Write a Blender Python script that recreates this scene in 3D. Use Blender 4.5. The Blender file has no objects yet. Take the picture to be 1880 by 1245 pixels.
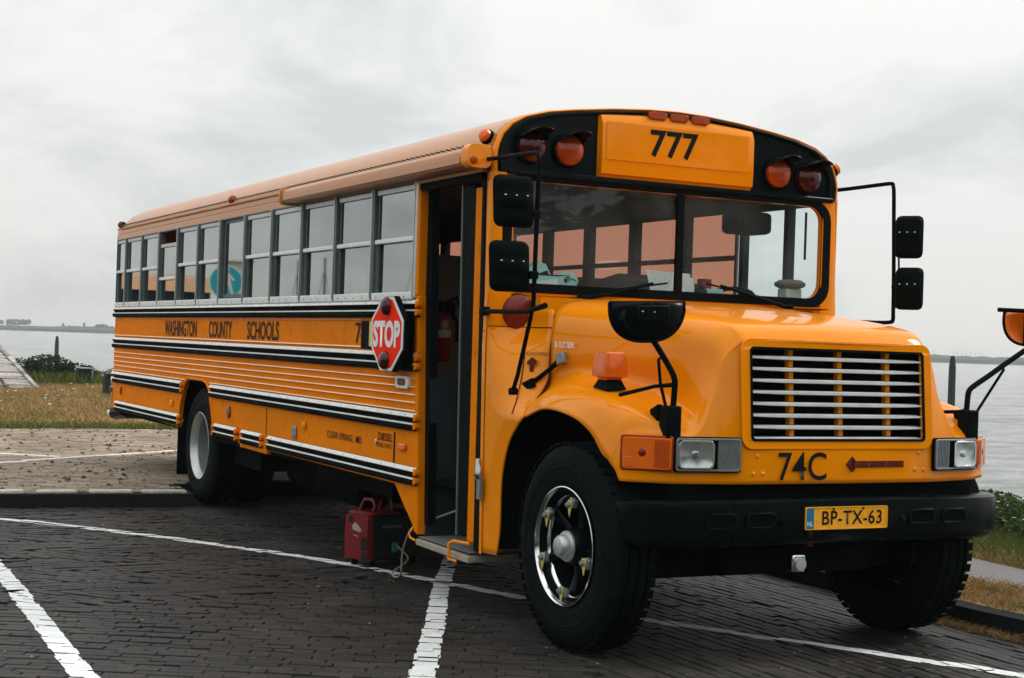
import bpy, math, random
from mathutils import Vector, Matrix
from mathutils.geometry import tessellate_polygon
from mathutils import noise as mnoise
random.seed(7)
R = math.radians
C = bpy.context.scene.collection
scene = bpy.context.scene

# ---------------------------------------------------------------- camera
cd = bpy.data.cameras.new('camera'); cam = bpy.data.objects.new('camera', cd); C.objects.link(cam)
fw = Vector((-0.88920623, 0.45749706, 0.00295448)); up = Vector((-0.01307653, -0.03187006, 0.99940648)); rt = fw.cross(up).normalized()
m = Matrix((rt, up, -fw)).transposed().to_4x4(); m.translation = Vector((8.54109, -4.94968, 1.52575)); cam.matrix_world = m
cd.sensor_width = 36; cd.lens = 2794.3077 / 1880 * 36; cd.clip_start = 0.1; cd.clip_end = 40000
scene.camera = cam

# ---------------------------------------------------------------- world and sun
SUN_AZ, SUN_EL = R(82), R(37)        # sun beyond the front left corner of the bus, behind thin cloud
w = bpy.data.worlds.new('World'); scene.world = w; w.use_nodes = True
nt = w.node_tree; nt.nodes.clear()
def N(t, kind, **kw):
    n = t.nodes.new(kind)
    for k, v in kw.items():
        if k.startswith('i_'):
            key = k[2:]; key = int(key) if key.isdigit() else key.replace('_', ' ')
            n.inputs[key].default_value = v
        else: setattr(n, k, v)
    return n
L = lambda t, a, b: t.links.new(a, b)
tc = N(nt, 'ShaderNodeTexCoord'); sep = N(nt, 'ShaderNodeSeparateXYZ'); L(nt, tc.outputs['Generated'], sep.inputs[0])
zc = N(nt, 'ShaderNodeMath', operation='MAXIMUM', i_1=0.0); L(nt, sep.outputs['Z'], zc.inputs[0])
za = N(nt, 'ShaderNodeMath', operation='ADD', i_1=0.30); L(nt, zc.outputs[0], za.inputs[0])
dx = N(nt, 'ShaderNodeMath', operation='DIVIDE'); L(nt, sep.outputs['X'], dx.inputs[0]); L(nt, za.outputs[0], dx.inputs[1])
dy = N(nt, 'ShaderNodeMath', operation='DIVIDE'); L(nt, sep.outputs['Y'], dy.inputs[0]); L(nt, za.outputs[0], dy.inputs[1])
cb = N(nt, 'ShaderNodeCombineXYZ'); L(nt, dx.outputs[0], cb.inputs[0]); L(nt, dy.outputs[0], cb.inputs[1])
mp = N(nt, 'ShaderNodeMapping', i_Location=(-10.404, -2.362, 0), i_Rotation=(0, 0, R(63)), i_Scale=(2.6, 3.3, 1)); L(nt, cb.outputs[0], mp.inputs[0])
n1 = N(nt, 'ShaderNodeTexNoise', i_Scale=0.62, i_Detail=8.0, i_Roughness=0.56, i_Distortion=0.5); L(nt, mp.outputs[0], n1.inputs['Vector'])
r1 = N(nt, 'ShaderNodeValToRGB'); L(nt, n1.outputs[0], r1.inputs[0])
r1.color_ramp.elements[0].position = 0.38; r1.color_ramp.elements[0].color = (0.70, 0.725, 0.725, 1)
r1.color_ramp.elements[1].position = 0.56; r1.color_ramp.elements[1].color = (0.925, 0.925, 0.90, 1)
e = r1.color_ramp.elements.new(0.47); e.color = (0.82, 0.835, 0.825, 1)
# overcast sky: about 2.5 times as bright overhead as at the horizon
mr = N(nt, 'ShaderNodeMapRange', i_1=0.0, i_2=1.0, i_3=0.86, i_4=1.95); L(nt, zc.outputs[0], mr.inputs[0])
mul = N(nt, 'ShaderNodeVectorMath', operation='SCALE'); L(nt, r1.outputs[0], mul.inputs[0]); L(nt, mr.outputs[0], mul.inputs['Scale'])
bgc = N(nt, 'ShaderNodeBackground', i_Strength=1.0); L(nt, mul.outputs[0], bgc.inputs[0])
sky = N(nt, 'ShaderNodeTexSky', sky_type='NISHITA', sun_disc=False, sun_elevation=SUN_EL, sun_rotation=R(90) - SUN_AZ)
bgs = N(nt, 'ShaderNodeBackground', i_Strength=0.1); L(nt, sky.outputs[0], bgs.inputs[0])
mx = N(nt, 'ShaderNodeMixShader', i_0=0.94); L(nt, bgs.outputs[0], mx.inputs[1]); L(nt, bgc.outputs[0], mx.inputs[2])
wo = N(nt, 'ShaderNodeOutputWorld'); L(nt, mx.outputs[0], wo.inputs[0])
sl = bpy.data.lights.new('sun', 'SUN'); sl.energy = 1.7; sl.angle = R(12); sl.color = (1, 0.95, 0.88)
so = bpy.data.objects.new('sun', sl); C.objects.link(so)
sd = Vector((math.cos(SUN_EL) * math.cos(SUN_AZ), math.cos(SUN_EL) * math.sin(SUN_AZ), math.sin(SUN_EL)))
so.rotation_euler = sd.to_track_quat('Z', 'Y').to_euler(); so.location = (0, 0, 30)
scene.view_settings.view_transform = 'Standard'; scene.view_settings.look = 'None'
scene.view_settings.gamma = 1; scene.view_settings.exposure = 0.0; scene.view_settings.use_curve_mapping = False

# ---------------------------------------------------------------- materials
def principled(name, col, rough=0.5, metal=0.0, coat=0.0, spec=0.22, var=0.0, vscale=3.0, bump=0.0, bscale=40.0, dirt=None, trans=0.0, sub=0.0):
    mt = bpy.data.materials.new(name); mt.use_nodes = True; t = mt.node_tree
    b = t.nodes['Principled BSDF']
    b.inputs['Base Color'].default_value = (*col, 1); b.inputs['Roughness'].default_value = rough
    b.inputs['Metallic'].default_value = metal; b.inputs['Coat Weight'].default_value = coat
    b.inputs['Coat Roughness'].default_value = 0.04; b.inputs['Specular IOR Level'].default_value = spec
    b.inputs['Transmission Weight'].default_value = trans
    if var or dirt or bump:
        co = N(t, 'ShaderNodeTexCoord'); geo = N(t, 'ShaderNodeNewGeometry')
    if var:
        n = N(t, 'ShaderNodeTexNoise', i_Scale=vscale, i_Detail=6.0, i_Roughness=0.65); L(t, geo.outputs['Position'], n.inputs['Vector'])
        mr = N(t, 'ShaderNodeMapRange', i_1=0.3, i_2=0.7, i_3=1 - var, i_4=1 + var); L(t, n.outputs[0], mr.inputs[0])
        s = N(t, 'ShaderNodeVectorMath', operation='SCALE'); s.inputs[0].default_value = col; L(t, mr.outputs[0], s.inputs['Scale'])
        L(t, s.outputs[0], b.inputs['Base Color'])
        r = N(t, 'ShaderNodeMapRange', i_1=0.3, i_2=0.7, i_3=max(0.02, rough * (1 - var)), i_4=min(1, rough * (1 + 1.5 * var))); L(t, n.outputs[0], r.inputs[0])
        L(t, r.outputs[0], b.inputs['Roughness'])
        if dirt:
            n2 = N(t, 'ShaderNodeTexNoise', i_Scale=dirt[1], i_Detail=9.0, i_Roughness=0.75); L(t, geo.outputs['Position'], n2.inputs['Vector'])
            m2 = N(t, 'ShaderNodeMapRange', i_1=dirt[2], i_2=dirt[2] + 0.15, i_3=0.0, i_4=dirt[3]); L(t, n2.outputs[0], m2.inputs[0])
            mm = N(t, 'ShaderNodeMixRGB'); L(t, m2.outputs[0], mm.inputs[0]); L(t, s.outputs[0], mm.inputs[1]); mm.inputs[2].default_value = (*dirt[0], 1)
            L(t, mm.outputs[0], b.inputs['Base Color'])
    if bump:
        n3 = N(t, 'ShaderNodeTexNoise', i_Scale=bscale, i_Detail=4.0); L(t, geo.outputs['Position'], n3.inputs['Vector'])
        bp = N(t, 'ShaderNodeBump', i_Strength=bump, i_Distance=0.02); L(t, n3.outputs[0], bp.inputs['Height']); L(t, bp.outputs[0], b.inputs['Normal'])
    return mt
M = {}
M['paint'] = principled('school_bus_paint', (0.86, 0.262, 0.0004), 0.34, coat=0.6, spec=0.08, var=0.05, vscale=2.0, bump=0.012, bscale=9, dirt=((0.32, 0.10, 0.002), 11, 0.60, 0.4))
M['roofpaint'] = principled('tan_roof_paint', (0.54, 0.225, 0.075), 0.36, coat=0.35, spec=0.2, var=0.07, vscale=1.5, bump=0.02, bscale=7, dirt=((0.33, 0.20, 0.12), 6, 0.58, 0.35))  # duller, more tan orange than the body paint
M['sidepaint'] = principled('dull_side_paint', (0.80, 0.215, 0.001), 0.45, coat=0.03, spec=0.06, var=0.10, vscale=1.8, bump=0.03, bscale=5, dirt=((0.30, 0.085, 0.003), 8, 0.55, 0.5))  # less glossy and slightly darker than the front paint
M['bead'] = principled('highlit_bead_paint', (0.85, 0.42, 0.16), 0.25, coat=0.8, var=0.1)  # paler than the side paint: the beads' highlight is put into the colour
M['black'] = principled('black_gloss_paint', (0.0016, 0.0046, 0.0050), 0.3, coat=0.08, spec=0.06, var=0.2, vscale=6)
M['railblack'] = principled('rub_rail_black', (0.0025, 0.0055, 0.0060), 0.6, var=0.2, vscale=6)
M['matblack'] = principled('black_plastic', (0.0018, 0.0046, 0.0050), 0.55, spec=0.10, var=0.15, vscale=10)
M['rubber'] = principled('black_rubber', (0.0030, 0.0055, 0.0060), 0.55, spec=0.10, var=0.3, vscale=12, bump=0.1, bscale=60)
M['tyre'] = principled('tyre_rubber', (0.0034, 0.0060, 0.0064), 0.6, spec=0.10, var=0.35, vscale=14, bump=0.15, bscale=70, dirt=((0.030, 0.028, 0.024), 5, 0.55, 0.35))
M['under'] = principled('grimy_underbody_black', (0.0028, 0.0045, 0.0048), 0.8, spec=0.05, var=0.3, vscale=8)
M['alu'] = principled('worn_aluminium', (0.50, 0.53, 0.52), 0.42, metal=0.75, var=0.16, vscale=9, dirt=((0.10, 0.11, 0.11), 25, 0.6, 0.6))
M['aludark'] = principled('dull_window_frame', (0.10, 0.135, 0.135), 0.45, metal=0.3, var=0.2, vscale=12)
M['trim'] = principled('silver_trim_strip', (0.74, 0.76, 0.74), 0.36, metal=0.25, var=0.12, vscale=14, dirt=((0.12, 0.13, 0.13), 30, 0.62, 0.7))
M['chrome'] = principled('chrome', (0.72, 0.75, 0.75), 0.14, metal=1.0, var=0.1, vscale=8)
M['white'] = principled('white_plastic', (0.78, 0.80, 0.78), 0.4, var=0.04)
M['signred'] = principled('stop_sign_red', (0.93, 0.026, 0.0005), 0.5, coat=0.0, var=0.04)
M['decal'] = principled('black_decal', (0.004, 0.007, 0.007), 0.45, spec=0.1)
M['decalfade'] = principled('faded_black_lettering', (0.030, 0.015, 0.005), 0.5, var=0.4, vscale=30)
M['brown'] = principled('dark_red_badge', (0.10, 0.012, 0.004), 0.4, var=0.3, vscale=40)
M['plate'] = principled('number_plate_yellow', (0.90, 0.40, 0.015), 0.35, coat=0.3, var=0.15, vscale=40)
M['blue'] = principled('plate_blue', (0.02, 0.17, 0.30), 0.4, var=0.15, vscale=40)
M['amber'] = principled('amber_lens', (0.76, 0.135, 0.003), 0.18, coat=0.5, var=0.10, vscale=30)
M['amberdark'] = principled('dark_amber_lens', (0.34, 0.045, 0.0015), 0.2, coat=0.4, var=0.15, vscale=25)
M['redlens'] = principled('dark_red_lens', (0.055, 0.0015, 0.004), 0.15, coat=0.4, var=0.3, vscale=25)
M['redlens2'] = principled('rust_red_lens', (0.17, 0.014, 0.003), 0.25, coat=0.35, var=0.3, vscale=30)
M['reflector'] = principled('lamp_reflector', (0.72, 0.75, 0.75), 0.18, metal=0.85, var=0.12, vscale=35)
M['greyribs'] = principled('ribbed_grey_lens', (0.16, 0.20, 0.21), 0.3, metal=0.3, coat=0.6, var=0.2, vscale=40)
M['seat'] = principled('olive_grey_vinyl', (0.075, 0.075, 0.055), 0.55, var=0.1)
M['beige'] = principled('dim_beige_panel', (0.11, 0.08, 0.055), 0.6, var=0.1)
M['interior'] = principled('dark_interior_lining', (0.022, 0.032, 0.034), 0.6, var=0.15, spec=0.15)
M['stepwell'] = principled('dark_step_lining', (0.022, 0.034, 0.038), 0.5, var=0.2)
M['cream'] = principled('cream_step_edge', (0.36, 0.31, 0.25), 0.6, var=0.15, vscale=20)
M['turq'] = principled('pale_turquoise_plastic', (0.33, 0.62, 0.60), 0.4)
M['paper'] = principled('white_paper', (0.72, 0.78, 0.76), 0.7)
M['genred'] = principled('generator_red', (0.17, 0.008, 0.011), 0.35, coat=0.5, var=0.15, vscale=25)
M['gendark'] = principled('generator_dark_plastic', (0.010, 0.015, 0.016), 0.45, var=0.2, vscale=25)
M['extred'] = principled('extinguisher_red', (0.20, 0.008, 0.006), 0.3, coat=0.3)
M['cable'] = principled('grey_cable', (0.33, 0.27, 0.22), 0.6)
M['yellow'] = principled('yellow_indicator', (0.60, 0.52, 0.14), 0.5)
M['greymetal'] = principled('grey_metal', (0.22, 0.25, 0.26), 0.4, metal=0.4, var=0.2, vscale=30)
M['tealsign'] = principled('teal_sticker', (0.03, 0.22, 0.24), 0.4, var=0.1, vscale=20)
M['signblue'] = principled('sign_blue', (0.02, 0.42, 0.52), 0.4)
M['wood'] = principled('tarred_wooden_pile', (0.022, 0.032, 0.030), 0.8, var=0.4, vscale=10, bump=0.4, bscale=30)
M['greywood'] = principled('weathered_plank', (0.20, 0.20, 0.18), 0.8, var=0.25, vscale=8)
M['cabinet'] = principled('dark_green_cabinet', (0.006, 0.020, 0.024), 0.5, var=0.2)
M['turbine'] = principled('turbine_white', (0.45, 0.47, 0.46), 0.6)
M['bark'] = principled('bark', (0.06, 0.05, 0.04), 0.9, var=0.3)
M['soot'] = principled('dark_soil', (0.02, 0.018, 0.015), 0.9, var=0.3)

for k_, ior_, sp_ in (('signred', 1.15, 0.3), ('matblack', 1.12, 0.4), ('rubber', 1.12, 0.5), ('tyre', 1.12, 0.5), ('railblack', 1.10, 0.4), ('under', 1.12, 0.3), ('black', 1.15, 0.5), ('interior', 1.2, 0.4), ('stepwell', 1.2, 0.4), ('sidepaint', 1.15, 0.1), ('gendark', 1.25, 0.5), ('seat', 1.25, 0.5), ('beige', 1.2, 0.4), ('paint', 1.2, 0.1), ('decal', 1.2, 0.4), ('decalfade', 1.2, 0.4)):
    b_ = M[k_].node_tree.nodes['Principled BSDF']; b_.inputs['IOR'].default_value = ior_; b_.inputs['Specular IOR Level'].default_value = sp_
for k_, v_ in (('black', 1.5), ('sidepaint', 1.3), ('paint', 1.45)): M[k_].node_tree.nodes['Principled BSDF'].inputs['Coat IOR'].default_value = v_
def leafmat(name, c1, c2, transl=0.25):
    mt = bpy.data.materials.new(name); mt.use_nodes = True; t = mt.node_tree; b = t.nodes['Principled BSDF']; out = t.nodes['Material Output']
    geo = N(t, 'ShaderNodeNewGeometry'); ramp = N(t, 'ShaderNodeValToRGB')
    ramp.color_ramp.elements[0].color = (*c1, 1); ramp.color_ramp.elements[1].color = (*c2, 1)
    L(t, geo.outputs['Random Per Island'], ramp.inputs[0]); L(t, ramp.outputs[0], b.inputs['Base Color']); b.inputs['Roughness'].default_value = 0.75
    b.inputs['Specular IOR Level'].default_value = 0.2
    tr = N(t, 'ShaderNodeBsdfTranslucent'); L(t, ramp.outputs[0], tr.inputs[0])
    mx = N(t, 'ShaderNodeMixShader', i_0=transl); L(t, b.outputs[0], mx.inputs[1]); L(t, tr.outputs[0], mx.inputs[2]); L(t, mx.outputs[0], out.inputs[0])
    return mt
M['leaf'] = leafmat('bush_leaves', (0.012, 0.030, 0.018), (0.045, 0.075, 0.035))
M['leaf2'] = leafmat('verge_leaves', (0.015, 0.040, 0.012), (0.07, 0.12, 0.03))
M['far'] = leafmat('far_tree_leaves', (0.02, 0.045, 0.035), (0.04, 0.07, 0.05), 0.1)
M['drygrass'] = leafmat('dry_grass_blades', (0.16, 0.095, 0.03), (0.42, 0.28, 0.12), 0.2)
M['greengrass'] = leafmat('green_grass_blades', (0.04, 0.07, 0.012), (0.14, 0.17, 0.04), 0.2)
M['flower'] = leafmat('white_petals', (0.6, 0.6, 0.55), (0.85, 0.85, 0.8), 0.2)

# glass ------------------------------------------------------------
def glass(name, tint, refl, fres=1.5, rough=0.0, streak=0.0):
    mt = bpy.data.materials.new(name); mt.use_nodes = True; t = mt.node_tree; t.nodes.clear()
    tr = N(t, 'ShaderNodeBsdfTransparent'); tr.inputs[0].default_value = (*tint, 1)
    gl = N(t, 'ShaderNodeBsdfGlossy', i_Roughness=rough); gl.inputs[0].default_value = (0.95, 1.0, 0.99, 1)
    fr = N(t, 'ShaderNodeFresnel', i_IOR=fres); gb = N(t, 'ShaderNodeNewGeometry'); mi = N(t, 'ShaderNodeMapRange', i_1=0.0, i_2=1.0, i_3=fres, i_4=1 / fres); L(t, gb.outputs['Backfacing'], mi.inputs[0]); L(t, mi.outputs[0], fr.inputs['IOR']); ad = N(t, 'ShaderNodeMath', operation='ADD', i_1=refl, use_clamp=True); L(t, fr.outputs[0], ad.inputs[0])
    if streak:
        g = N(t, 'ShaderNodeNewGeometry'); n = N(t, 'ShaderNodeTexNoise', i_Scale=1.6, i_Detail=5.0); L(t, g.outputs['Position'], n.inputs['Vector'])
        m2 = N(t, 'ShaderNodeMapRange', i_1=0.35, i_2=0.7, i_3=1.0, i_4=1.0 + streak); L(t, n.outputs[0], m2.inputs[0])
        mu = N(t, 'ShaderNodeMath', operation='MULTIPLY'); L(t, ad.outputs[0], mu.inputs[0]); L(t, m2.outputs[0], mu.inputs[1]); src = mu
    else: src = ad
    mx = N(t, 'ShaderNodeMixShader'); L(t, src.outputs[0], mx.inputs[0]); L(t, tr.outputs[0], mx.inputs[1]); L(t, gl.outputs[0], mx.inputs[2])
    o = N(t, 'ShaderNodeOutputMaterial'); L(t, mx.outputs[0], o.inputs[0]); return mt
def dirty(mt):   # dried rain spots and wiper film on the glass
    t = mt.node_tree; o = [n for n in t.nodes if n.bl_idname == 'ShaderNodeOutputMaterial'][0]; src = o.inputs[0].links[0].from_socket
    g = N(t, 'ShaderNodeNewGeometry'); n = N(t, 'ShaderNodeTexNoise', i_Scale=2.2, i_Detail=6.0); L(t, g.outputs['Position'], n.inputs['Vector'])
    m = N(t, 'ShaderNodeMapRange', i_1=0.35, i_2=0.75, i_3=0.008, i_4=0.06); L(t, n.outputs[0], m.inputs[0])
    v = N(t, 'ShaderNodeTexVoronoi', i_Scale=70.0); L(t, g.outputs['Position'], v.inputs['Vector'])
    m2 = N(t, 'ShaderNodeMapRange', i_1=0.22, i_2=0.10, i_3=0.0, i_4=0.5); L(t, v.outputs['Distance'], m2.inputs[0])
    n2 = N(t, 'ShaderNodeTexNoise', i_Scale=1.3, i_Detail=3.0); L(t, g.outputs['Position'], n2.inputs['Vector'])
    m3 = N(t, 'ShaderNodeMapRange', i_1=0.50, i_2=0.60, i_3=0.0, i_4=1.0); L(t, n2.outputs[0], m3.inputs[0])
    mu = N(t, 'ShaderNodeMath', operation='MULTIPLY'); L(t, m2.outputs[0], mu.inputs[0]); L(t, m3.outputs[0], mu.inputs[1])
    ad = N(t, 'ShaderNodeMath', operation='ADD', use_clamp=True); L(t, mu.outputs[0], ad.inputs[0]); L(t, m.outputs[0], ad.inputs[1])
    d = N(t, 'ShaderNodeBsdfDiffuse'); d.inputs[0].default_value = (0.55, 0.62, 0.62, 1)
    x = N(t, 'ShaderNodeMixShader'); L(t, ad.outputs[0], x.inputs[0]); L(t, src, x.inputs[1]); L(t, d.outputs[0], x.inputs[2]); L(t, x.outputs[0], o.inputs[0])
M['windshield'] = glass('windshield_glass', (0.95, 0.98, 0.975), 0.0, 1.27, streak=0.2)
dirty(M['windshield'])
M['sideglass'] = glass('tinted_side_glass', (0.10, 0.12, 0.12), 0.17, 1.9, 0.02, streak=0.12)
M['farglass'] = glass('far_side_glass', (0.965, 0.985, 0.985), 0.0, 1.3)
M['lens'] = glass('headlamp_glass', (0.88, 0.92, 0.92), 0.03, 1.35)
def film(name, col):
    mt = bpy.data.materials.new(name); mt.use_nodes = True; t = mt.node_tree; t.nodes.clear()
    tr = N(t, 'ShaderNodeBsdfTransparent'); tr.inputs[0].default_value = (*col, 1)
    tl = N(t, 'ShaderNodeBsdfTranslucent'); tl.inputs[0].default_value = (*col, 1)
    mx = N(t, 'ShaderNodeMixShader', i_0=0.55); L(t, tr.outputs[0], mx.inputs[1]); L(t, tl.outputs[0], mx.inputs[2])
    o = N(t, 'ShaderNodeOutputMaterial'); L(t, mx.outputs[0], o.inputs[0]); return mt
M['blind'] = film('salmon_blind_cloth', (0.72, 0.455, 0.37))

# bricks -------------------------------------------------------------
def brickmat(name, c1, c2, rough, speck):
    mt = bpy.data.materials.new(name); mt.use_nodes = True; t = mt.node_tree; b = t.nodes['Principled BSDF']
    geo = N(t, 'ShaderNodeNewGeometry'); oi = N(t, 'ShaderNodeObjectInfo')
    ad = N(t, 'ShaderNodeMath', operation='ADD'); L(t, geo.outputs['Random Per Island'], ad.inputs[0]); L(t, oi.outputs['Random'], ad.inputs[1])
    fr = N(t, 'ShaderNodeMath', operation='FRACT'); L(t, ad.outputs[0], fr.inputs[0])
    mm = N(t, 'ShaderNodeMixRGB'); L(t, fr.outputs[0], mm.inputs[0]); mm.inputs[1].default_value = (*c1, 1); mm.inputs[2].default_value = (*c2, 1)
    n = N(t, 'ShaderNodeTexNoise', i_Scale=14.0, i_Detail=8.0, i_Roughness=0.75); L(t, geo.outputs['Position'], n.inputs['Vector'])
    mr = N(t, 'ShaderNodeMapRange', i_1=0.3, i_2=0.7, i_3=0.6, i_4=1.4); L(t, n.outputs[0], mr.inputs[0])
    s = N(t, 'ShaderNodeVectorMath', operation='SCALE'); L(t, mm.outputs[0], s.inputs[0]); L(t, mr.outputs[0], s.inputs['Scale'])
    n2 = N(t, 'ShaderNodeTexNoise', i_Scale=1.1, i_Detail=4.0); L(t, geo.outputs['Position'], n2.inputs['Vector'])
    m2 = N(t, 'ShaderNodeMapRange', i_1=0.3, i_2=0.7, i_3=0.75, i_4=1.25); L(t, n2.outputs[0], m2.inputs[0])
    s2 = N(t, 'ShaderNodeVectorMath', operation='SCALE'); L(t, s.outputs[0], s2.inputs[0]); L(t, m2.outputs[0], s2.inputs['Scale'])
    n4 = N(t, 'ShaderNodeTexNoise', i_Scale=55.0, i_Detail=2.0); L(t, geo.outputs['Position'], n4.inputs['Vector'])
    m4 = N(t, 'ShaderNodeMapRange', i_1=0.68, i_2=0.74, i_3=0.0, i_4=0.6); L(t, n4.outputs[0], m4.inputs[0])
    mx = N(t, 'ShaderNodeMixRGB'); L(t, m4.outputs[0], mx.inputs[0]); L(t, s2.outputs[0], mx.inputs[1]); mx.inputs[2].default_value = (*speck, 1)
    n6 = N(t, 'ShaderNodeTexNoise', i_Scale=0.55, i_Detail=10.0, i_Roughness=0.7); L(t, geo.outputs['Position'], n6.inputs['Vector'])
    m6 = N(t, 'ShaderNodeMapRange', i_1=0.50, i_2=0.66, i_3=0.0, i_4=0.16); L(t, n6.outputs[0], m6.inputs[0])
    x6 = N(t, 'ShaderNodeMixRGB'); L(t, m6.outputs[0], x6.inputs[0]); L(t, mx.outputs[0], x6.inputs[1]); x6.inputs[2].default_value = (*speck, 1)
    L(t, x6.outputs[0], b.inputs['Base Color']); b.inputs['Roughness'].default_value = rough; b.inputs['IOR'].default_value = 1.33
    n3 = N(t, 'ShaderNodeTexNoise', i_Scale=45.0, i_Detail=5.0); L(t, geo.outputs['Position'], n3.inputs['Vector'])
    bp = N(t, 'ShaderNodeBump', i_Strength=0.5, i_Distance=0.006); L(t, n3.outputs[0], bp.inputs['Height']); L(t, bp.outputs[0], b.inputs['Normal'])
    return mt
M['brick'] = brickmat('dark_clinker_brick', (0.0085, 0.009, 0.0088), (0.024, 0.0205, 0.0185), 0.58, (0.16, 0.14, 0.11))
M['paving'] = brickmat('tan_paving_brick', (0.20, 0.158, 0.115), (0.315, 0.258, 0.195), 0.8, (0.10, 0.07, 0.045))
M['stone'] = brickmat('pale_revetment_stone', (0.20, 0.18, 0.165), (0.42, 0.39, 0.36), 0.85, (0.15, 0.13, 0.11))
M['kerbtop'] = brickmat('worn_pale_kerb_stone', (0.50, 0.47, 0.42), (0.68, 0.65, 0.60), 0.8, (0.12, 0.10, 0.08))
M['kerb'] = principled('shaded_kerb_concrete', (0.014, 0.018, 0.018), 0.85, var=0.3, vscale=9, spec=0.1, bump=0.4, bscale=35)  # shade on the kerb face is put into this dark colour
M['linepaint'] = principled('white_road_paint', (0.76, 0.79, 0.78), 0.6, var=0.12, vscale=9, bump=0.5, bscale=50, dirt=((0.10, 0.10, 0.09), 28, 0.60, 0.9))
M['sand'] = principled('dark_joint_sand', (0.012, 0.012, 0.010), 0.95, var=0.4, vscale=8)
M['jointtan'] = principled('tan_joint_sand', (0.17, 0.13, 0.085), 0.95, var=0.4, vscale=4)
M['asphalt'] = principled('grey_path_asphalt', (0.17, 0.165, 0.165), 0.9, var=0.3, vscale=60, bump=0.5, bscale=120)
M['drysoil'] = principled('dry_grass_ground', (0.24, 0.15, 0.055), 0.95, var=0.35, vscale=1.2, bump=0.8, bscale=12, dirt=((0.06, 0.065, 0.02), 1.4, 0.52, 0.7))
M['verge'] = principled('green_verge_ground', (0.045, 0.055, 0.015), 0.95, var=0.4, vscale=2, bump=0.8, bscale=14)
# brick pattern for the paving far outside the built bricks
def brick_sheet(name, col, mortar):
    mt = bpy.data.materials.new(name); mt.use_nodes = True; t = mt.node_tree; b = t.nodes['Principled BSDF']
    geo = N(t, 'ShaderNodeNewGeometry'); br = N(t, 'ShaderNodeTexBrick', i_Scale=5.0); L(t, geo.outputs['Position'], br.inputs['Vector'])
    br.inputs['Color1'].default_value = (*col, 1); br.inputs['Color2'].default_value = (*[c * 1.4 for c in col], 1); br.inputs['Mortar'].default_value = (*mortar, 1)
    L(t, br.outputs[0], b.inputs['Base Color']); b.inputs['Roughness'].default_value = 0.7; return mt
M['bricksheet'] = brick_sheet('clinker_paving_sheet', (0.028, 0.026, 0.024), (0.012, 0.012, 0.01))
# water
def watermat():
    mt = bpy.data.materials.new('choppy_grey_water'); mt.use_nodes = True; t = mt.node_tree; b = t.nodes['Principled BSDF']
    b.inputs['Base Color'].default_value = (0.36, 0.39, 0.385, 1); b.inputs['Roughness'].default_value = 0.10; b.inputs['IOR'].default_value = 1.33
    geo = N(t, 'ShaderNodeNewGeometry'); mp = N(t, 'ShaderNodeMapping', i_Rotation=(0, 0, R(25)), i_Scale=(1.0, 0.45, 1.0)); L(t, geo.outputs['Position'], mp.inputs[0])
    a = N(t, 'ShaderNodeTexNoise', i_Scale=0.8, i_Detail=8.0, i_Roughness=0.7, i_Distortion=0.4); L(t, mp.outputs[0], a.inputs['Vector'])
    a2 = N(t, 'ShaderNodeTexNoise', i_Scale=0.11, i_Detail=4.0, i_Roughness=0.6); L(t, mp.outputs[0], a2.inputs['Vector'])
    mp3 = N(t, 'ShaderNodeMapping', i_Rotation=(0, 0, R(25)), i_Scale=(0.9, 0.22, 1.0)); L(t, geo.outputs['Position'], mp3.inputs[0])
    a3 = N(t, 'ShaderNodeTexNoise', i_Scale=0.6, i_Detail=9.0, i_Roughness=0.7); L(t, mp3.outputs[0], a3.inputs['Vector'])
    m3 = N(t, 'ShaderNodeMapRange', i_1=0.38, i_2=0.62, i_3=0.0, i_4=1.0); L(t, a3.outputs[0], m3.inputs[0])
    x3 = N(t, 'ShaderNodeMixRGB'); L(t, m3.outputs[0], x3.inputs[0]); x3.inputs[1].default_value = (0.30, 0.33, 0.33, 1); x3.inputs[2].default_value = (0.62, 0.64, 0.63, 1); L(t, x3.outputs[0], b.inputs['Base Color'])  # ripple sheen put into the base colour as light and dark streaks
    b1 = N(t, 'ShaderNodeBump', i_Strength=1.0, i_Distance=1.6); L(t, a.outputs[0], b1.inputs['Height'])
    b2 = N(t, 'ShaderNodeBump', i_Strength=0.7, i_Distance=0.9); L(t, a2.outputs[0], b2.inputs['Height']); L(t, b1.outputs[0], b2.inputs['Normal'])
    L(t, b2.outputs[0], b.inputs['Normal']); return mt
M['water'] = watermat()

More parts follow.
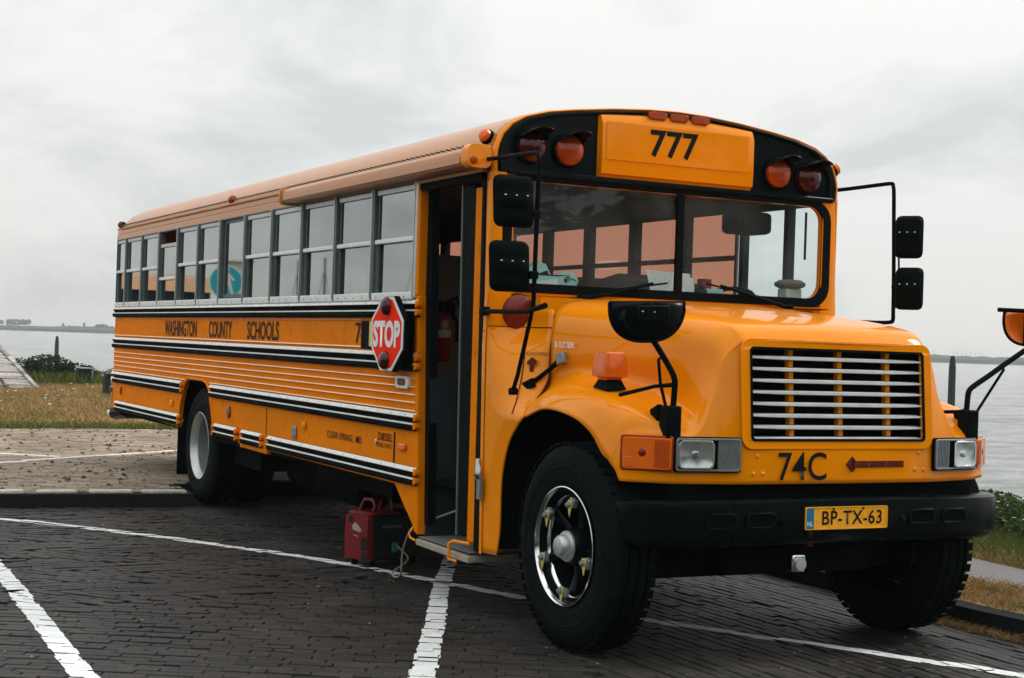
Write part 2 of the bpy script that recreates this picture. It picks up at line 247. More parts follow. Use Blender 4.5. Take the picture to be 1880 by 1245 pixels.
# ---------------------------------------------------------------- mesh helpers
def link(name, me, mat, parent=None):
    o = bpy.data.objects.new(name, me); C.objects.link(o)
    if mat is not None and len(me.materials) == 0: me.materials.append(mat)
    if parent is not None: o.parent = parent
    return o
class MB:
    def __init__(s): s.v = []; s.f = []
    def add(s, v, f):
        n = len(s.v); s.v += [tuple(p) for p in v]; s.f += [tuple(i + n for i in q) for q in f]; return s
    def hexa(s, p):   # p: 4 lower corners then 4 upper corners
        return s.add(p, [(3, 2, 1, 0), (4, 5, 6, 7), (0, 1, 5, 4), (1, 2, 6, 5), (2, 3, 7, 6), (3, 0, 4, 7)])
    def box(s, a, b):
        x0, x1 = sorted((a[0], b[0])); y0, y1 = sorted((a[1], b[1])); z0, z1 = sorted((a[2], b[2]))
        return s.hexa([(x0, y0, z0), (x1, y0, z0), (x1, y1, z0), (x0, y1, z0), (x0, y0, z1), (x1, y0, z1), (x1, y1, z1), (x0, y1, z1)])
    def obox(s, c, u, v, n, hu, hv, hn):
        c = Vector(c); u = Vector(u).normalized() * hu; v = Vector(v).normalized() * hv; n = Vector(n).normalized() * hn
        return s.hexa([c - u - v - n, c + u - v - n, c + u + v - n, c - u + v - n, c - u - v + n, c + u - v + n, c + u + v + n, c - u + v + n])
    def tube(s, pts, r, n=10, cap=True):
        pts = [Vector(p) for p in pts]; rr = r if isinstance(r, (list, tuple)) else [r] * len(pts); vs = []; fs = []
        ref = None
        for i, p in enumerate(pts):
            d = (pts[min(i + 1, len(pts) - 1)] - pts[max(i - 1, 0)]).normalized()
            if ref is None: ref = d.orthogonal().normalized()
            ref = (ref - d * ref.dot(d)).normalized(); bi = d.cross(ref)
            for k in range(n):
                a = 2 * math.pi * k / n; vs.append(p + (ref * math.cos(a) + bi * math.sin(a)) * rr[i])
        for i in range(len(pts) - 1):
            for k in range(n):
                fs.append((i * n + k, i * n + (k + 1) % n, (i + 1) * n + (k + 1) % n, (i + 1) * n + k))
        if cap: fs.append(tuple(range(n - 1, -1, -1))); fs.append(tuple(range((len(pts) - 1) * n, len(pts) * n)))
        return s.add(vs, fs)
    def lathe(s, c, axis, prof, n=32, close=False, cap=True):   # prof: (distance along axis, radius)
        c = Vector(c); ax = Vector(axis).normalized(); u = ax.orthogonal().normalized(); v = ax.cross(u); vs = []; fs = []
        for (t, r) in prof:
            for k in range(n):
                a = 2 * math.pi * k / n; vs.append(c + ax * t + (u * math.cos(a) + v * math.sin(a)) * r)
        m = len(prof)
        for i in range(m - 1):
            for k in range(n): fs.append((i * n + k, i * n + (k + 1) % n, (i + 1) * n + (k + 1) % n, (i + 1) * n + k))
        if close:
            for k in range(n): fs.append(((m - 1) * n + k, (m - 1) * n + (k + 1) % n, (k + 1) % n, k))
        elif cap:
            if prof[0][1] > 1e-6: fs.append(tuple(range(n - 1, -1, -1)))
            if prof[-1][1] > 1e-6: fs.append(tuple(range((m - 1) * n, m * n)))
        return s.add(vs, fs)
    def grid(s, rows):
        h = len(rows); wd = len(rows[0]); return s.add([p for r in rows for p in r], [(i * wd + j, i * wd + j + 1, (i + 1) * wd + j + 1, (i + 1) * wd + j) for i in range(h - 1) for j in range(wd - 1)])
    def prism(s, outer, fn, d, holes=()):  # 2D outline(s) mapped by fn(u,v) to 3D, thickness vector d
        loops = [list(outer)] + [list(h) for h in holes]; flat = [p for l in loops for p in l]
        tris = tessellate_polygon([[Vector((p[0], p[1], 0)) for p in l] for l in loops])
        d = Vector(d); a = [Vector(fn(*p)) for p in flat]; n = len(a)
        f = [tuple(t) for t in tris] + [tuple(i + n for i in reversed(t)) for t in tris]
        k = 0
        for l in loops:
            m = len(l)
            for i in range(m): f.append((k + i, k + (i + 1) % m, n + k + (i + 1) % m, n + k + i))
            k += m
        return s.add(a + [p + d for p in a], f)
    def build(s, name, mat, parent=None, smooth=35, bevel=0, seg=2, recalc=True):
        me = bpy.data.meshes.new(name); me.from_pydata([tuple(p) for p in s.v], [], s.f); me.update()
        if recalc:
            import bmesh
            bm = bmesh.new(); bm.from_mesh(me); bmesh.ops.remove_doubles(bm, verts=bm.verts, dist=1e-5); bmesh.ops.recalc_face_normals(bm, faces=bm.faces); bm.to_mesh(me); bm.free()
        if smooth:
            for p in me.polygons: p.use_smooth = True
            me.set_sharp_from_angle(angle=R(smooth))
        o = link(name, me, mat, parent)
        if bevel:
            b = o.modifiers.new('bevel', 'BEVEL'); b.width = bevel; b.segments = seg; b.limit_method = 'ANGLE'; b.angle_limit = R(35); b.harden_normals = False
        return o
def rrect(u0, v0, u1, v1, r, n=5):
    out = []
    for (cx, cy, a0) in ((u1 - r, v1 - r, 0), (u0 + r, v1 - r, 90), (u0 + r, v0 + r, 180), (u1 - r, v0 + r, 270)):
        for k in range(n + 1):
            a = R(a0 + 90 * k / n); out.append((cx + r * math.cos(a), cy + r * math.sin(a)))
    return out
def thing(name, label, cat, loc=(0, 0, 0), group=None):
    o = bpy.data.objects.new(name, None); C.objects.link(o); o.location = loc; o.empty_display_size = 0.2
    o['label'] = label; o['category'] = cat
    if group: o['group'] = group
    return o
def tag(o, label=None, cat=None, group=None, kind=None):
    if label: o['label'] = label
    if cat: o['category'] = cat
    if group: o['group'] = group
    if kind: o['kind'] = kind
    return o
def setparent(o, p):   # keep world position under a thing placed away from the origin
    o.parent = p; o.matrix_parent_inverse = Matrix.Translation(p.location).inverted(); return o
def text(name, s, o3, u, v, width, height, mat, parent, bold=0.0, depth=0.002, slant=0.0, space=1.0):
    cu = bpy.data.curves.new('t', 'FONT'); cu.body = s; cu.size = 1; cu.offset = bold; cu.shear = slant; cu.space_character = space; cu.resolution_u = 4
    ob = bpy.data.objects.new('t', cu); C.objects.link(ob); dg = bpy.context.evaluated_depsgraph_get(); me = bpy.data.meshes.new_from_object(ob.evaluated_get(dg))
    bpy.data.objects.remove(ob)
    xs = [p.co.x for p in me.vertices]; ys = [p.co.y for p in me.vertices]; x0, x1, y0, y1 = min(xs), max(xs), min(ys), max(ys)
    u = Vector(u).normalized(); v = Vector(v).normalized(); n = u.cross(v); o3 = Vector(o3)
    for p in me.vertices:
        p.co = o3 + u * ((p.co.x - x0) / (x1 - x0) * width) + v * ((p.co.y - y0) / (y1 - y0) * height) + n * depth
    me.name = name; me.materials.clear(); return link(name, me, mat, parent)
def cr(P, t):   # Catmull-Rom through a list of points, t in 0..len-1
    n = len(P); i = min(int(t), n - 2); f = t - i
    p1 = P[i]; p2 = P[i + 1]; p0 = P[i - 1] if i > 0 else p1 * 2 - p2; p3 = P[i + 2] if i + 2 < n else p2 * 2 - p1
    return 0.5 * ((2 * p1) + (p2 - p0) * f + (2 * p0 - 5 * p1 + 4 * p2 - p3) * f * f + (3 * p1 - p0 - 3 * p2 + p3) * f ** 3)
def curve(P, n):
    P = [Vector(p) for p in P]; return [cr(P, k * (len(P) - 1) / n) for k in range(n + 1)]
# ================================================================ THE BUS (x forward, near side at y = -1.223, ground z = 0)
S = 1.223; P_ = 0.6962; XE = -8.135
bus = thing('school_bus', 'orange long-nosed school bus parked on dark brick paving, side door folded open', 'bus')
near = lambda x, z: (x, -S, z)
far = lambda x, z: (x, S, z)
arch = [(-4.187, 0.64), (-4.25, 0.75), (-4.33, 0.90), (-4.41, 1.04), (-4.50, 1.09), (-4.62, 1.11), (-5.08, 1.11), (-5.17, 1.075), (-5.25, 0.98), (-5.33, 0.86), (-5.375, 0.65)]
low = [(XE, 1.80), (0.052, 1.80), (0.142, 0.355), (0.105, 0.37), (-0.24, 0.628)] + arch + [(XE, 0.68)]
MB().prism(low, near, (0, 0.03, 0)).build('side_panel', M['sidepaint'], bus, smooth=0, bevel=0.003)
lowf = [(XE, 1.80), (0.96, 1.80), (0.98, 0.5), (-0.24, 0.628)] + arch + [(XE, 0.68)]
MB().prism(lowf, far, (0, -0.03, 0)).build('side_panel', M['sidepaint'], bus, smooth=0, bevel=0.003)
# wheel arch lip
MB().tube([(x, -S - 0.004, z) for x, z in arch], 0.011, 6).build('arch_lip', M['sidepaint'], bus)
# rear wall, with black bumper
rear = [(-1.2, 0.68), (1.2, 0.68), (1.2, 2.55), (1.15, 2.68), (1.0, 2.79), (0.5, 2.87), (0, 2.90), (-0.5, 2.87), (-1.0, 2.79), (-1.15, 2.68), (-1.2, 2.55)]
MB().prism(rear, lambda y, z: (XE, y, z), (0.03, 0, 0)).build('rear_wall', M['sidepaint'], bus, smooth=0)
b = MB(); b.tube([(XE + 0.12, -1.10, 0.66), (XE - 0.10, -1.16, 0.62), (XE - 0.22, -1.05, 0.62), (XE - 0.24, 0, 0.62), (XE - 0.22, 1.05, 0.62)], 0.075, 8)
b.build('rear_bumper', M['black'], bus)
MB().box((XE - 0.30, -1.20, 0.84), (XE - 0.06, -0.98, 0.90)).box((XE - 0.13, -1.20, 0.66), (XE, -1.13, 0.88)).build('bumper_bracket', M['black'], bus, bevel=0.01)
MB().box((XE - 0.27, -1.22, 0.585), (XE - 0.15, -1.10, 0.645)).build('bumper_cap', M['white'], bus, bevel=0.02)
# roof
sec = [(1.212, 2.50), (1.210, 2.56), (1.205, 2.60), (1.195, 2.64), (1.17, 2.70), (1.115, 2.76), (1.03, 2.808), (0.88, 2.85), (0.70, 2.878), (0.45, 2.908), (0.2, 2.928), (0, 2.934)]
full = sec + [(-y, z) for y, z in reversed(sec[:-1])]
rows = []
for x, k in ((XE, 0.74), (XE + 0.02, 0.82), (XE + 0.08, 0.90), (XE + 0.18, 0.96), (XE + 0.32, 0.99), (XE + 0.5, 1.0)) + tuple((XE + 0.5 + (8.58 * i / 16), 1.0) for i in range(1, 17)):
    rows.append([(x, y, 2.50 + (z - 2.50) * k) for y, z in full])
MB().grid(rows).build('roof', M['roofpaint'], bus, smooth=50)
rr = [[(x, y * 0.955, 2.47 + (z - 2.50) * 0.93) for y, z in full] for x in (XE + 0.04, 0.93)]
MB().grid(rr).build('ceiling', M['interior'], bus, smooth=50)
for sg in (-1, 1):
    MB().tube([(XE, sg * 1.222, 2.615), (0.90, sg * 1.222, 2.615)], 0.012, 6).build('rain_gutter', M['roofpaint'], bus)
    MB().box((XE, sg * 1.205, 2.497), (0.90, sg * 1.232, 2.555)).build('header_rail', M['roofpaint'], bus, smooth=0, bevel=0.005)
    MB().box((XE, sg * 1.205, 2.558), (0.90, sg * 1.224, 2.600)).build('header_rail', M['roofpaint'], bus, smooth=0, bevel=0.004)
rv = MB()
for i in range(118):
    x = XE + 0.06 + i * 0.074; rv.box((x, -1.226, 2.648), (x + 0.009, -1.196, 2.657))
tag(rv.build('rivets', M['aludark'], bus, smooth=0), kind='stuff')

# ---- rub rails
def rail(x0, x1, zt, zb, sg=-1, mat=M['railblack']):
    h = zt - zb; mid = zb + h * 0.46
    pr = [(0, zt), (0.010, zt), (0.030, zt - 0.022), (0.030, mid + 0.030), (0.012, mid + 0.012), (0.012, mid + 0.004), (0.032, mid - 0.010), (0.032, zb + 0.012), (0.020, zb), (0, zb)]
    o = MB(); vs = [(x0, sg * (S + d), z) for d, z in pr] + [(x1, sg * (S + d), z) for d, z in pr]; n = len(pr)
    o.add(vs, [(i, (i + 1) % n, n + (i + 1) % n, n + i) for i in range(n)] + [tuple(range(n)), tuple(range(2 * n - 1, n - 1, -1))])
    r = o.build('rub_rail', mat, bus, smooth=0)
    t = MB()
    a = [(0.012, zt - 0.0005), (0.0325, zt - 0.021), (0.0325, zt - 0.025), (0.009, zt - 0.002)]
    c = [(0.024, mid - 0.002), (0.0345, mid - 0.009), (0.0345, mid - 0.012), (0.022, mid - 0.005)]
    for q in (a, c): t.hexa([(x0, sg * (S + q[0][0]), q[0][1]), (x1, sg * (S + q[0][0]), q[0][1]), (x1, sg * (S + q[1][0]), q[1][1]), (x0, sg * (S + q[1][0]), q[1][1]),
                             (x0, sg * (S + q[3][0]), q[3][1]), (x1, sg * (S + q[3][0]), q[3][1]), (x1, sg * (S + q[2][0]), q[2][1]), (x0, sg * (S + q[2][0]), q[2][1])])
    t.build('trim_strip', M['trim'], r, smooth=0)
    if x1 - x0 > 1.0 and sg < 0:
        q = MB(); k = int((x1 - x0) / 0.22)
        for i in range(k):
            xx = x0 + 0.1 + i * 0.22; q.box((xx, -(S + 0.018), zt - 0.018), (xx + 0.009, -(S + 0.0275), zt - 0.012))
        tag(q.build('screws', M['decal'], r, smooth=0), kind='stuff')
rails = [(-8.13, 0.072, 1.772, 1.665), (-8.12, 0.082, 1.449, 1.335), (-4.335, 0.10, 1.082, 0.975), (-8.05, -5.262, 1.078, 0.962), (-2.715, 0.125, 0.755, 0.645), (-3.39, -2.865, 0.757, 0.645), (-4.165, -3.535, 0.760, 0.645), (-7.93, -5.33, 0.770, 0.665)]
for r_ in rails:
    rail(*r_)
for r_ in rails[:4]: rail(r_[0], min(r_[1], 0.07), r_[2], r_[3], 1)
# scalloped orange end clips of the rails
for (x0, x1, zt, zb) in rails:
    for x in ((x1,) if x1 > -3 else (x1, x0 - 0.03) if zb < 0.66 and x0 > -7 else (x1,)):
        h = (zt - zb) / 2
        for z0 in (zb + h * 1.05, zb + h * 0.1):
            MB().prism([(x - 0.008, z0), (x + 0.026, z0 + 0.008), (x + 0.032, z0 + h * 0.4), (x + 0.026, z0 + h * 0.8), (x - 0.008, z0 + h * 0.86)], lambda a, z: (a, -S - 0.002, z), (0, -0.034, 0)).build('end_clip', M['sidepaint'], bus, smooth=0, bevel=0.004)
# ---- pressed beads between the rails and round the lettering board
def bead(x0, x1, z, rad=0.007, h=0.009):
    pr = [(0, z + h), (0.007, z + h * 0.75), (rad + 0.004, z), (0.004, z - h * 0.4), (0, z - h * 0.4)]; n = 5
    MB().add([(x0, -S - d, zz) for d, zz in pr] + [(x1, -S - d, zz) for d, zz in pr], [(i, (i + 1) % n, n + (i + 1) % n, n + i) for i in range(n)] + [tuple(range(n)), tuple(range(2 * n - 1, n - 1, -1))]).build('pressed_bead', M['bead'], bus, smooth=0)
for i in range(6):
    z = 1.3389 - i * (1.3389 - 1.1011) / 5 - 0.006
    if i < 5: bead(-8.11, 0.072, z)
    else: bead(-8.11, -5.20, z - 0.004); bead(-4.40, 0.072, z - 0.004)
bead(-8.11, -0.86, 1.648); bead(-8.11, -0.86, 1.468)
# ---- lower skirt details
for x in (-2.81,): MB().box((x - 0.006, -S - 0.003, 0.60), (x + 0.006, -S, 0.965)).build('skirt_seam', M['decal'], bus, smooth=0)
fd = MB().box((-0.545, -S - 0.008, 0.752), (-0.262, -S, 0.945)).build('fuel_door', M['sidepaint'], bus, smooth=0, bevel=0.004)
MB().box((-0.262, -S - 0.006, 0.75), (-0.250, -S, 0.945)).build('door_gap', M['decal'], fd, smooth=0)
text('lettering', 'DIESEL', (-0.505, -S - 0.009, 0.882), (1, 0, 0), (0, 0, 1), 0.235, 0.048, M['decalfade'], fd, 0.015)
text('lettering', 'FUEL ONLY', (-0.50, -S - 0.009, 0.838), (1, 0, 0), (0, 0, 1), 0.225, 0.028, M['decalfade'], fd, 0.01)
MB().obox((-0.52, -S - 0.015, 0.865), (1, 0, 0), (0, 0, 1), (0, 1, 0), 0.012, 0.02, 0.01).build('door_latch', M['chrome'], fd, bevel=0.004)
text('lettering', 'CLEAR SPRING,  MD', (-1.46, -S - 0.002, 0.823), (1, 0, 0.0), (0, 0, 1), 0.655, 0.056, M['decalfade'], bus, 0.004)
text('lettering', 'WASHINGTON', (-5.99, -S - 0.002, 1.487), (1, 0, 0), (0, 0, 1), 1.12, 0.148, M['decalfade'], bus, 0.02)
text('lettering', 'COUNTY', (-4.48, -S - 0.002, 1.487), (1, 0, 0), (0, 0, 1), 0.68, 0.146, M['decalfade'], bus, 0.02)
text('lettering', 'SCHOOLS', (-3.38, -S - 0.002, 1.487), (1, 0, 0), (0, 0, 1), 0.80, 0.146, M['decalfade'], bus, 0.02)
text('lettering', '74C', (-0.985, -S - 0.002, 1.490), (1, 0, 0), (0, 0, 1), 0.34, 0.142, M['decal'], bus, 0.012)
MB().box((-0.86, -S - 0.001, 1.46), (-0.60, -S - 0.012, 1.642)).build('arm_mount', M['matblack'], bus, smooth=0)
MB().hexa([(-3.385, -S - 0.002, 0.612), (-2.77, -S - 0.002, 0.606), (-2.77, -S + 0.03, 0.606), (-3.385, -S + 0.03, 0.612), (-3.385, -S - 0.002, 0.645), (-2.77, -S - 0.002, 0.645), (-2.77, -S + 0.03, 0.645), (-3.385, -S + 0.03, 0.645)]).build('locker_door_edge', M['sidepaint'], bus, smooth=0)
MB().box((-3.45, -S - 0.006, 0.612), (-3.39, -S, 0.76)).build('locker_door_edge', M['sidepaint'], bus, smooth=0)
MB().box((-2.865, -S - 0.006, 0.612), (-2.79, -S, 0.76)).build('locker_door_edge', M['sidepaint'], bus, smooth=0)
MB().box((-7.95, -1.19, 0.63), (-5.42, -1.15, 0.68)).box((-4.18, -1.19, 0.60), (-0.3, -1.15, 0.66)).build('chassis_skirt_rail', M['under'], bus, smooth=0)
# marker lamps on the skirt
for (x, z, sx, sz, mt) in ((-1.92, 0.885, 0.035, 0.025, 'paint'), (-5.62, 0.86, 0.05, 0.03, 'paint'), (-7.72, 0.885, 0.025, 0.04, 'amberdark'), (-0.115, 0.865, 0.055, 0.022, 'amber')):
    MB().box((x - sx, -S - 0.022, z - sz), (x + sx, -S, z + sz)).build('marker_lamp', M[mt], bus, bevel=0.01)
MB().lathe((-3.80, -S, 0.872), (0, -1, 0), [(0, 0.052), (0.012, 0.050), (0.018, 0.03), (0.019, 0)], 18).build('side_reflector', M['redlens2'], bus)
MB().box((-2.17, -S - 0.02, 0.775), (-2.09, -S, 0.865)).build('skirt_latch', M['greymetal'], bus, bevel=0.01)
ml = MB().prism(rrect(-0.235, 1.225, -0.03, 1.302, 0.03), near, (0, -0.022, 0), [rrect(-0.205, 1.243, -0.075, 1.285, 0.018)]).build('side_lamp', M['trim'], bus, bevel=0.004)
MB().box((-0.20, -S - 0.014, 1.246), (-0.10, -S, 1.283)).build('lamp_lens', M['redlens2'], ml, bevel=0.005)

# ---- side windows (near side): 12 bays, each a frame with sashes, panes and sill
def ring(x0, z0, x1, z1, w, y, d, t=None):
    t = t or w
    return MB().prism([(x0, z0), (x1, z0), (x1, z1), (x0, z1)], lambda a, z: (a, y, z), (0, d, 0), [[(x0 + w, z0 + t), (x0 + w, z1 - t), (x1 - w, z1 - t), (x1 - w, z0 + t)]])
for k in range(12):
    xb = -k * P_; xa = max(-(k + 1) * P_, XE + 0.02); drop = 0.115 if k == 8 else 0.0
    wdw = ring(xa + 0.002, 1.79, xb - 0.002, 2.50, 0.018, -S - 0.012, 0.06, 0.012).build('side_window', M['aludark'], bus, smooth=0, bevel=0.003)
    tag(wdw, 'side window with upper sash slid half way down' if k == 8 else None)
    MB().box((xb - 0.020, -S - 0.020, 1.785), (xb + 0.018, -S + 0.03, 2.50)).build('pillar', M['alu' if k == 0 else 'aludark'], wdw, smooth=0, bevel=0.004)
    MB().box((xb - 0.030, -S - 0.024, 1.79), (xb - 0.018, -S, 2.50)).build('channel', M['alu'], wdw, smooth=0, bevel=0.002)
    MB().box((xa + 0.016, -S - 0.024, 1.772), (xb - 0.02, -S + 0.02, 1.822)).build('sill', M['trim'], wdw, smooth=0, bevel=0.006)
    q = MB()
    for i in range(4): q.box((xa + 0.10 + i * 0.15, -S - 0.026, 1.788), (xa + 0.109 + i * 0.15, -S - 0.022, 1.796))
    tag(q.build('screws', M['decal'], wdw, smooth=0), kind='stuff')
    if k == 5:    # emergency window: one undivided pane
        ring(xa + 0.03, 1.83, xb - 0.03, 2.49, 0.03, -S + 0.010, 0.02).build('sash', M['aludark'], wdw, smooth=0, bevel=0.003)
        MB().box((xa + 0.06, -S + 0.018, 1.85), (xb - 0.06, -S + 0.022, 2.46)).build('pane', M['sideglass'], wdw, smooth=0)
        continue
    zt = 2.49 - drop; zm = 2.150 - drop
    ring(xa + 0.03, zm, xb - 0.03, zt, 0.022, -S + 0.002, 0.018, 0.016).build('upper_sash', M['aludark'], wdw, smooth=0, bevel=0.003)
    MB().box((xa + 0.03, -S - 0.008, zt - 0.038), (xb - 0.03, -S + 0.006, zt - 0.004)).build('sash_rail', M['alu'], wdw, smooth=0, bevel=0.004)
    MB().box((xa + 0.022, -S - 0.014, zm - 0.014), (xb - 0.03, -S + 0.006, zm + 0.016)).build('sash_rail', M['trim'], wdw, smooth=0, bevel=0.006)
    MB().box((xa + 0.05, -S + 0.008, zm + 0.01), (xb - 0.05, -S + 0.012, zt - 0.02)).build('pane', M['sideglass'], wdw, smooth=0)
    ring(xa + 0.03, 1.80, xb - 0.03, 2.17, 0.018, -S + 0.012, 0.014).build('lower_sash', M['rubber'], wdw, smooth=0)
    MB().box((xa + 0.02, -S + 0.0, 1.82), (xa + 0.055, -S + 0.016, zm)).build('rubber_stop', M['aludark'], wdw, smooth=0)
    MB().box((xa + 0.045, -S + 0.018, 1.82), (xb - 0.045, -S + 0.021, 2.15)).build('pane', M['sideglass'], wdw, smooth=0)
# ---- far side windows, salmon blinds behind the passenger bays
for k in range(12):
    xb = -k * P_ + 0.05 * 0; xa = max(-(k + 1) * P_, XE + 0.02)
    wdw = ring(xa + 0.002, 1.79, xb - 0.002, 2.50, 0.03, S - 0.05, 0.06, 0.02).build('side_window', M['interior'], bus, smooth=0)
    MB().box((xb - 0.05, S - 0.06, 1.785), (xb + 0.05, S - 0.03, 2.50)).build('pillar', M['interior'], wdw, smooth=0)
    MB().box((xa + 0.03, S - 0.04, 2.150), (xb - 0.03, S - 0.015, 2.185)).build('sash_rail', M['aludark'], wdw, smooth=0)
    MB().box((xa + 0.03, S - 0.02, 1.81), (xb - 0.03, S - 0.016, 2.48)).build('pane', M['farglass'], wdw, smooth=0)
    bl = MB().box((xa + 0.03, S + 0.012, 1.80), (xb - 0.03, S + 0.015, 2.49)).build('blind', M['blind'], wdw, smooth=0)
for (xa, xb) in ((0.0, 0.50), (0.50, 0.90)):
    wdw = ring(xa, 1.80, xb, 2.50, 0.022, S - 0.05, 0.06, 0.03).build('driver_window', M['interior'], bus, smooth=0)
    MB().box((xa + 0.02, S - 0.02, 1.82), (xb - 0.02, S - 0.016, 2.48)).build('pane', M['farglass'], wdw, smooth=0)
MB().box((0.90, S - 0.05, 1.78), (0.96, S, 2.51)).build('corner_post', M['paint'], bus, smooth=0, bevel=0.01)

# ---- door opening on the near side
MB().hexa([(-0.002, -S - 0.016, 1.795), (0.052, -S - 0.016, 1.795), (0.052, -S + 0.05, 1.795), (-0.002, -S + 0.05, 1.795), (-0.002, -S - 0.016, 2.50), (0.046, -S - 0.016, 2.50), (0.046, -S + 0.05, 2.50), (-0.002, -S + 0.05, 2.50)]).build('door_post', M['sidepaint'], bus, smooth=0, bevel=0.012, seg=3)
MB().hexa([(0.10, -S - 0.012, 0.372), (0.152, -S - 0.010, 0.352), (0.152, -S + 0.05, 0.352), (0.10, -S + 0.05, 0.372), (0.012, -S - 0.012, 1.798), (0.058, -S - 0.010, 1.798), (0.058, -S + 0.05, 1.798), (0.012, -S + 0.05, 1.798)]).build('door_post', M['sidepaint'], bus, smooth=0, bevel=0.012, seg=3)
MB().box((-0.01, -S - 0.02, 2.478), (0.90, -S + 0.03, 2.502)).build('door_header', M['roofpaint'], bus, smooth=0, bevel=0.006)
MB().tube([(0.05, -S + 0.0, 2.455), (0.90, -S + 0.0, 2.452)], 0.024, 8).build('header_seal', M['rubber'], bus)
def leanbox(x0b, x1b, x0t, x1t, y0, y1, z0, z1):
    return MB().hexa([(x0b, y0, z0), (x1b, y0, z0), (x1b, y1, z0), (x0b, y1, z0), (x0t, y0, z1), (x1t, y0, z1), (x1t, y1, z1), (x0t, y1, z1)])
leanbox(0.902, 0.985, 0.862, 0.897, -S + 0.0, -S + 0.05, 0.36, 2.46).build('door_seal', M['rubber'], bus, bevel=0.01)
leanbox(0.05, 0.20, 0.04, 0.10, -S + 0.04, -S + 0.09, 0.42, 2.45).build('door_seal', M['rubber'], bus, smooth=0)
dr = leanbox(0.655, 0.790, 0.585, 0.755, -S + 0.02, -S + 0.06, 0.42, 2.43).build('folding_door', M['matblack'], bus, bevel=0.012)
leanbox(0.795, 0.902, 0.765, 0.860, -S + 0.012, -S + 0.055, 0.40, 2.40).build('door_leaf_edge', M['sidepaint'], dr, bevel=0.008)
leanbox(0.64, 0.656, 0.572, 0.586, -S + 0.015, -S + 0.05, 0.42, 2.43).build('door_rubber', M['aludark'], dr, smooth=0)
MB().tube([(-0.06 + 0.10, -1.16, 1.345), (-0.02 + 0.10, -1.16, 1.07)], 0.007, 6).tube([(-0.06 + 0.095, -1.16, 1.43), (-0.06 + 0.10, -1.16, 1.36)], 0.007, 6).build('grab_rail', M['white'], bus)
# step: cream nosing, orange grab bracket
MB().hexa([(0.175, -1.250, 0.300), (0.90, -1.250, 0.292), (0.90, -0.80, 0.30), (0.175, -0.80, 0.30), (0.175, -1.250, 0.336), (0.90, -1.250, 0.330), (0.90, -0.80, 0.345), (0.175, -0.80, 0.345)]).build('entrance_step', M['cream'], bus, smooth=0, bevel=0.005)
MB().tube([(0.80, -1.27, 0.29), (0.76, -1.30, 0.30), (0.755, -1.30, 0.385), (0.775, -1.28, 0.402), (0.90, -1.24, 0.400)], 0.010, 8).build('step_bracket', M['paint'], bus)
MB().tube([(0.11, -S - 0.01, 0.40), (0.085, -S - 0.03, 0.36), (0.10, -S - 0.03, 0.335), (0.18, -S - 0.03, 0.325)], 0.007, 6).build('step_hook', M['paint'], bus)
MB().box((0.18, -1.235, 0.3455), (0.895, -0.80, 0.3495)).build('step_tread', M['greymetal'], bus, smooth=0)
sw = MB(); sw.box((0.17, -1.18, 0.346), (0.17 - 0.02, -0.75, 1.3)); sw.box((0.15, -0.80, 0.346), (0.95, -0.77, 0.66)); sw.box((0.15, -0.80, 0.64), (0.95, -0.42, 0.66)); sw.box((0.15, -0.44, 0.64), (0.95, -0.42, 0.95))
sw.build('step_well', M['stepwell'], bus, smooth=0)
# door-jamb hardware
MB().prism([(0.955, 0.795), (1.005, 0.790), (1.01, 0.83), (0.99, 0.86), (0.99, 0.885), (0.955, 0.88)], lambda a, z: (a, -S - 0.018, z), (0, -0.006, 0)).build('paper_tag', M['paper'], bus, smooth=0)
hs = MB().tube([(0.97, -S - 0.02, 0.765), (0.97, -S - 0.035, 0.80), (1.03, -S - 0.035, 0.80), (1.03, -S - 0.02, 0.765)], 0.009, 6)
hs.box((0.985, -S - 0.03, 0.66), (1.03, -S - 0.008, 0.77)); hs.build('door_hasp', M['greymetal'], bus, bevel=0.004)

# ---- front corner posts and front wall
for sg in (-1, 1):
    pst = MB().hexa([(0.985 if sg < 0 else 0.93, sg * (S + 0.002), 0.36 if sg < 0 else 0.9), (1.00, sg * (S + 0.002), 0.36 if sg < 0 else 0.9), (1.00, sg * 1.10, 0.36 if sg < 0 else 0.9), (0.93, sg * 1.10, 0.36 if sg < 0 else 0.9),
                     (0.899, sg * (S - 0.012), 2.492), (0.976, sg * (S - 0.012), 2.492), (0.976, sg * 1.155, 2.492), (0.90, sg * 1.155, 2.492)]) if sg > 0 else None
rows = []
for z in (0.36, 0.8, 1.2, 1.5, 1.8, 2.1, 2.3, 2.478):
    t = (z - 0.36) / 2.12; xe = 0.987 - 0.088 * t; ys = S - (0.016 * t if z > 1.7 else 0); xf = 0.992 - 0.012 * t
    rows.append([(xe - 0.002, -ys + 0.04, z), (xe, -ys - 0.001, z), (xe + 0.035 + 0.045 * t * 0.3, -ys - 0.003, z), (xf - 0.012, -ys + 0.002, z), (xf + 0.004, -ys + 0.018, z), (xf + 0.008, -ys + 0.05, z), (xf + 0.008, -1.08, z)])
MB().grid(rows).build('corner_post', M['paint'], bus, smooth=50)
MB().grid([[(0.90, S - 0.05, z), (0.90, S, z), (0.955, S + 0.002 + k, z), (0.985, S - 0.02 + k, z), (0.99, S - 0.06, z), (0.99, 1.08, z)] for z, k in ((0.9, 0), (1.5, 0.0), (1.65, 0.006), (1.8, 0.004), (2.478, -0.03))]).build('corner_post', M['paint'], bus, smooth=50)
lw = [(-1.16, 1.10), (1.17, 1.10), (1.17, 2.480), (-1.16, 2.480)]
ws_out = rrect(-1.135, 1.822, 1.135, 2.466, 0.12, 6); ws_in = rrect(-1.085, 1.868, 1.085, 2.440, 0.10, 6)
FX = 0.972
wl = MB().prism(lw, lambda y, z: (FX, y, z), (-0.03, 0, 0), [ws_in]).build('front_wall', M['paint'], bus, smooth=0)
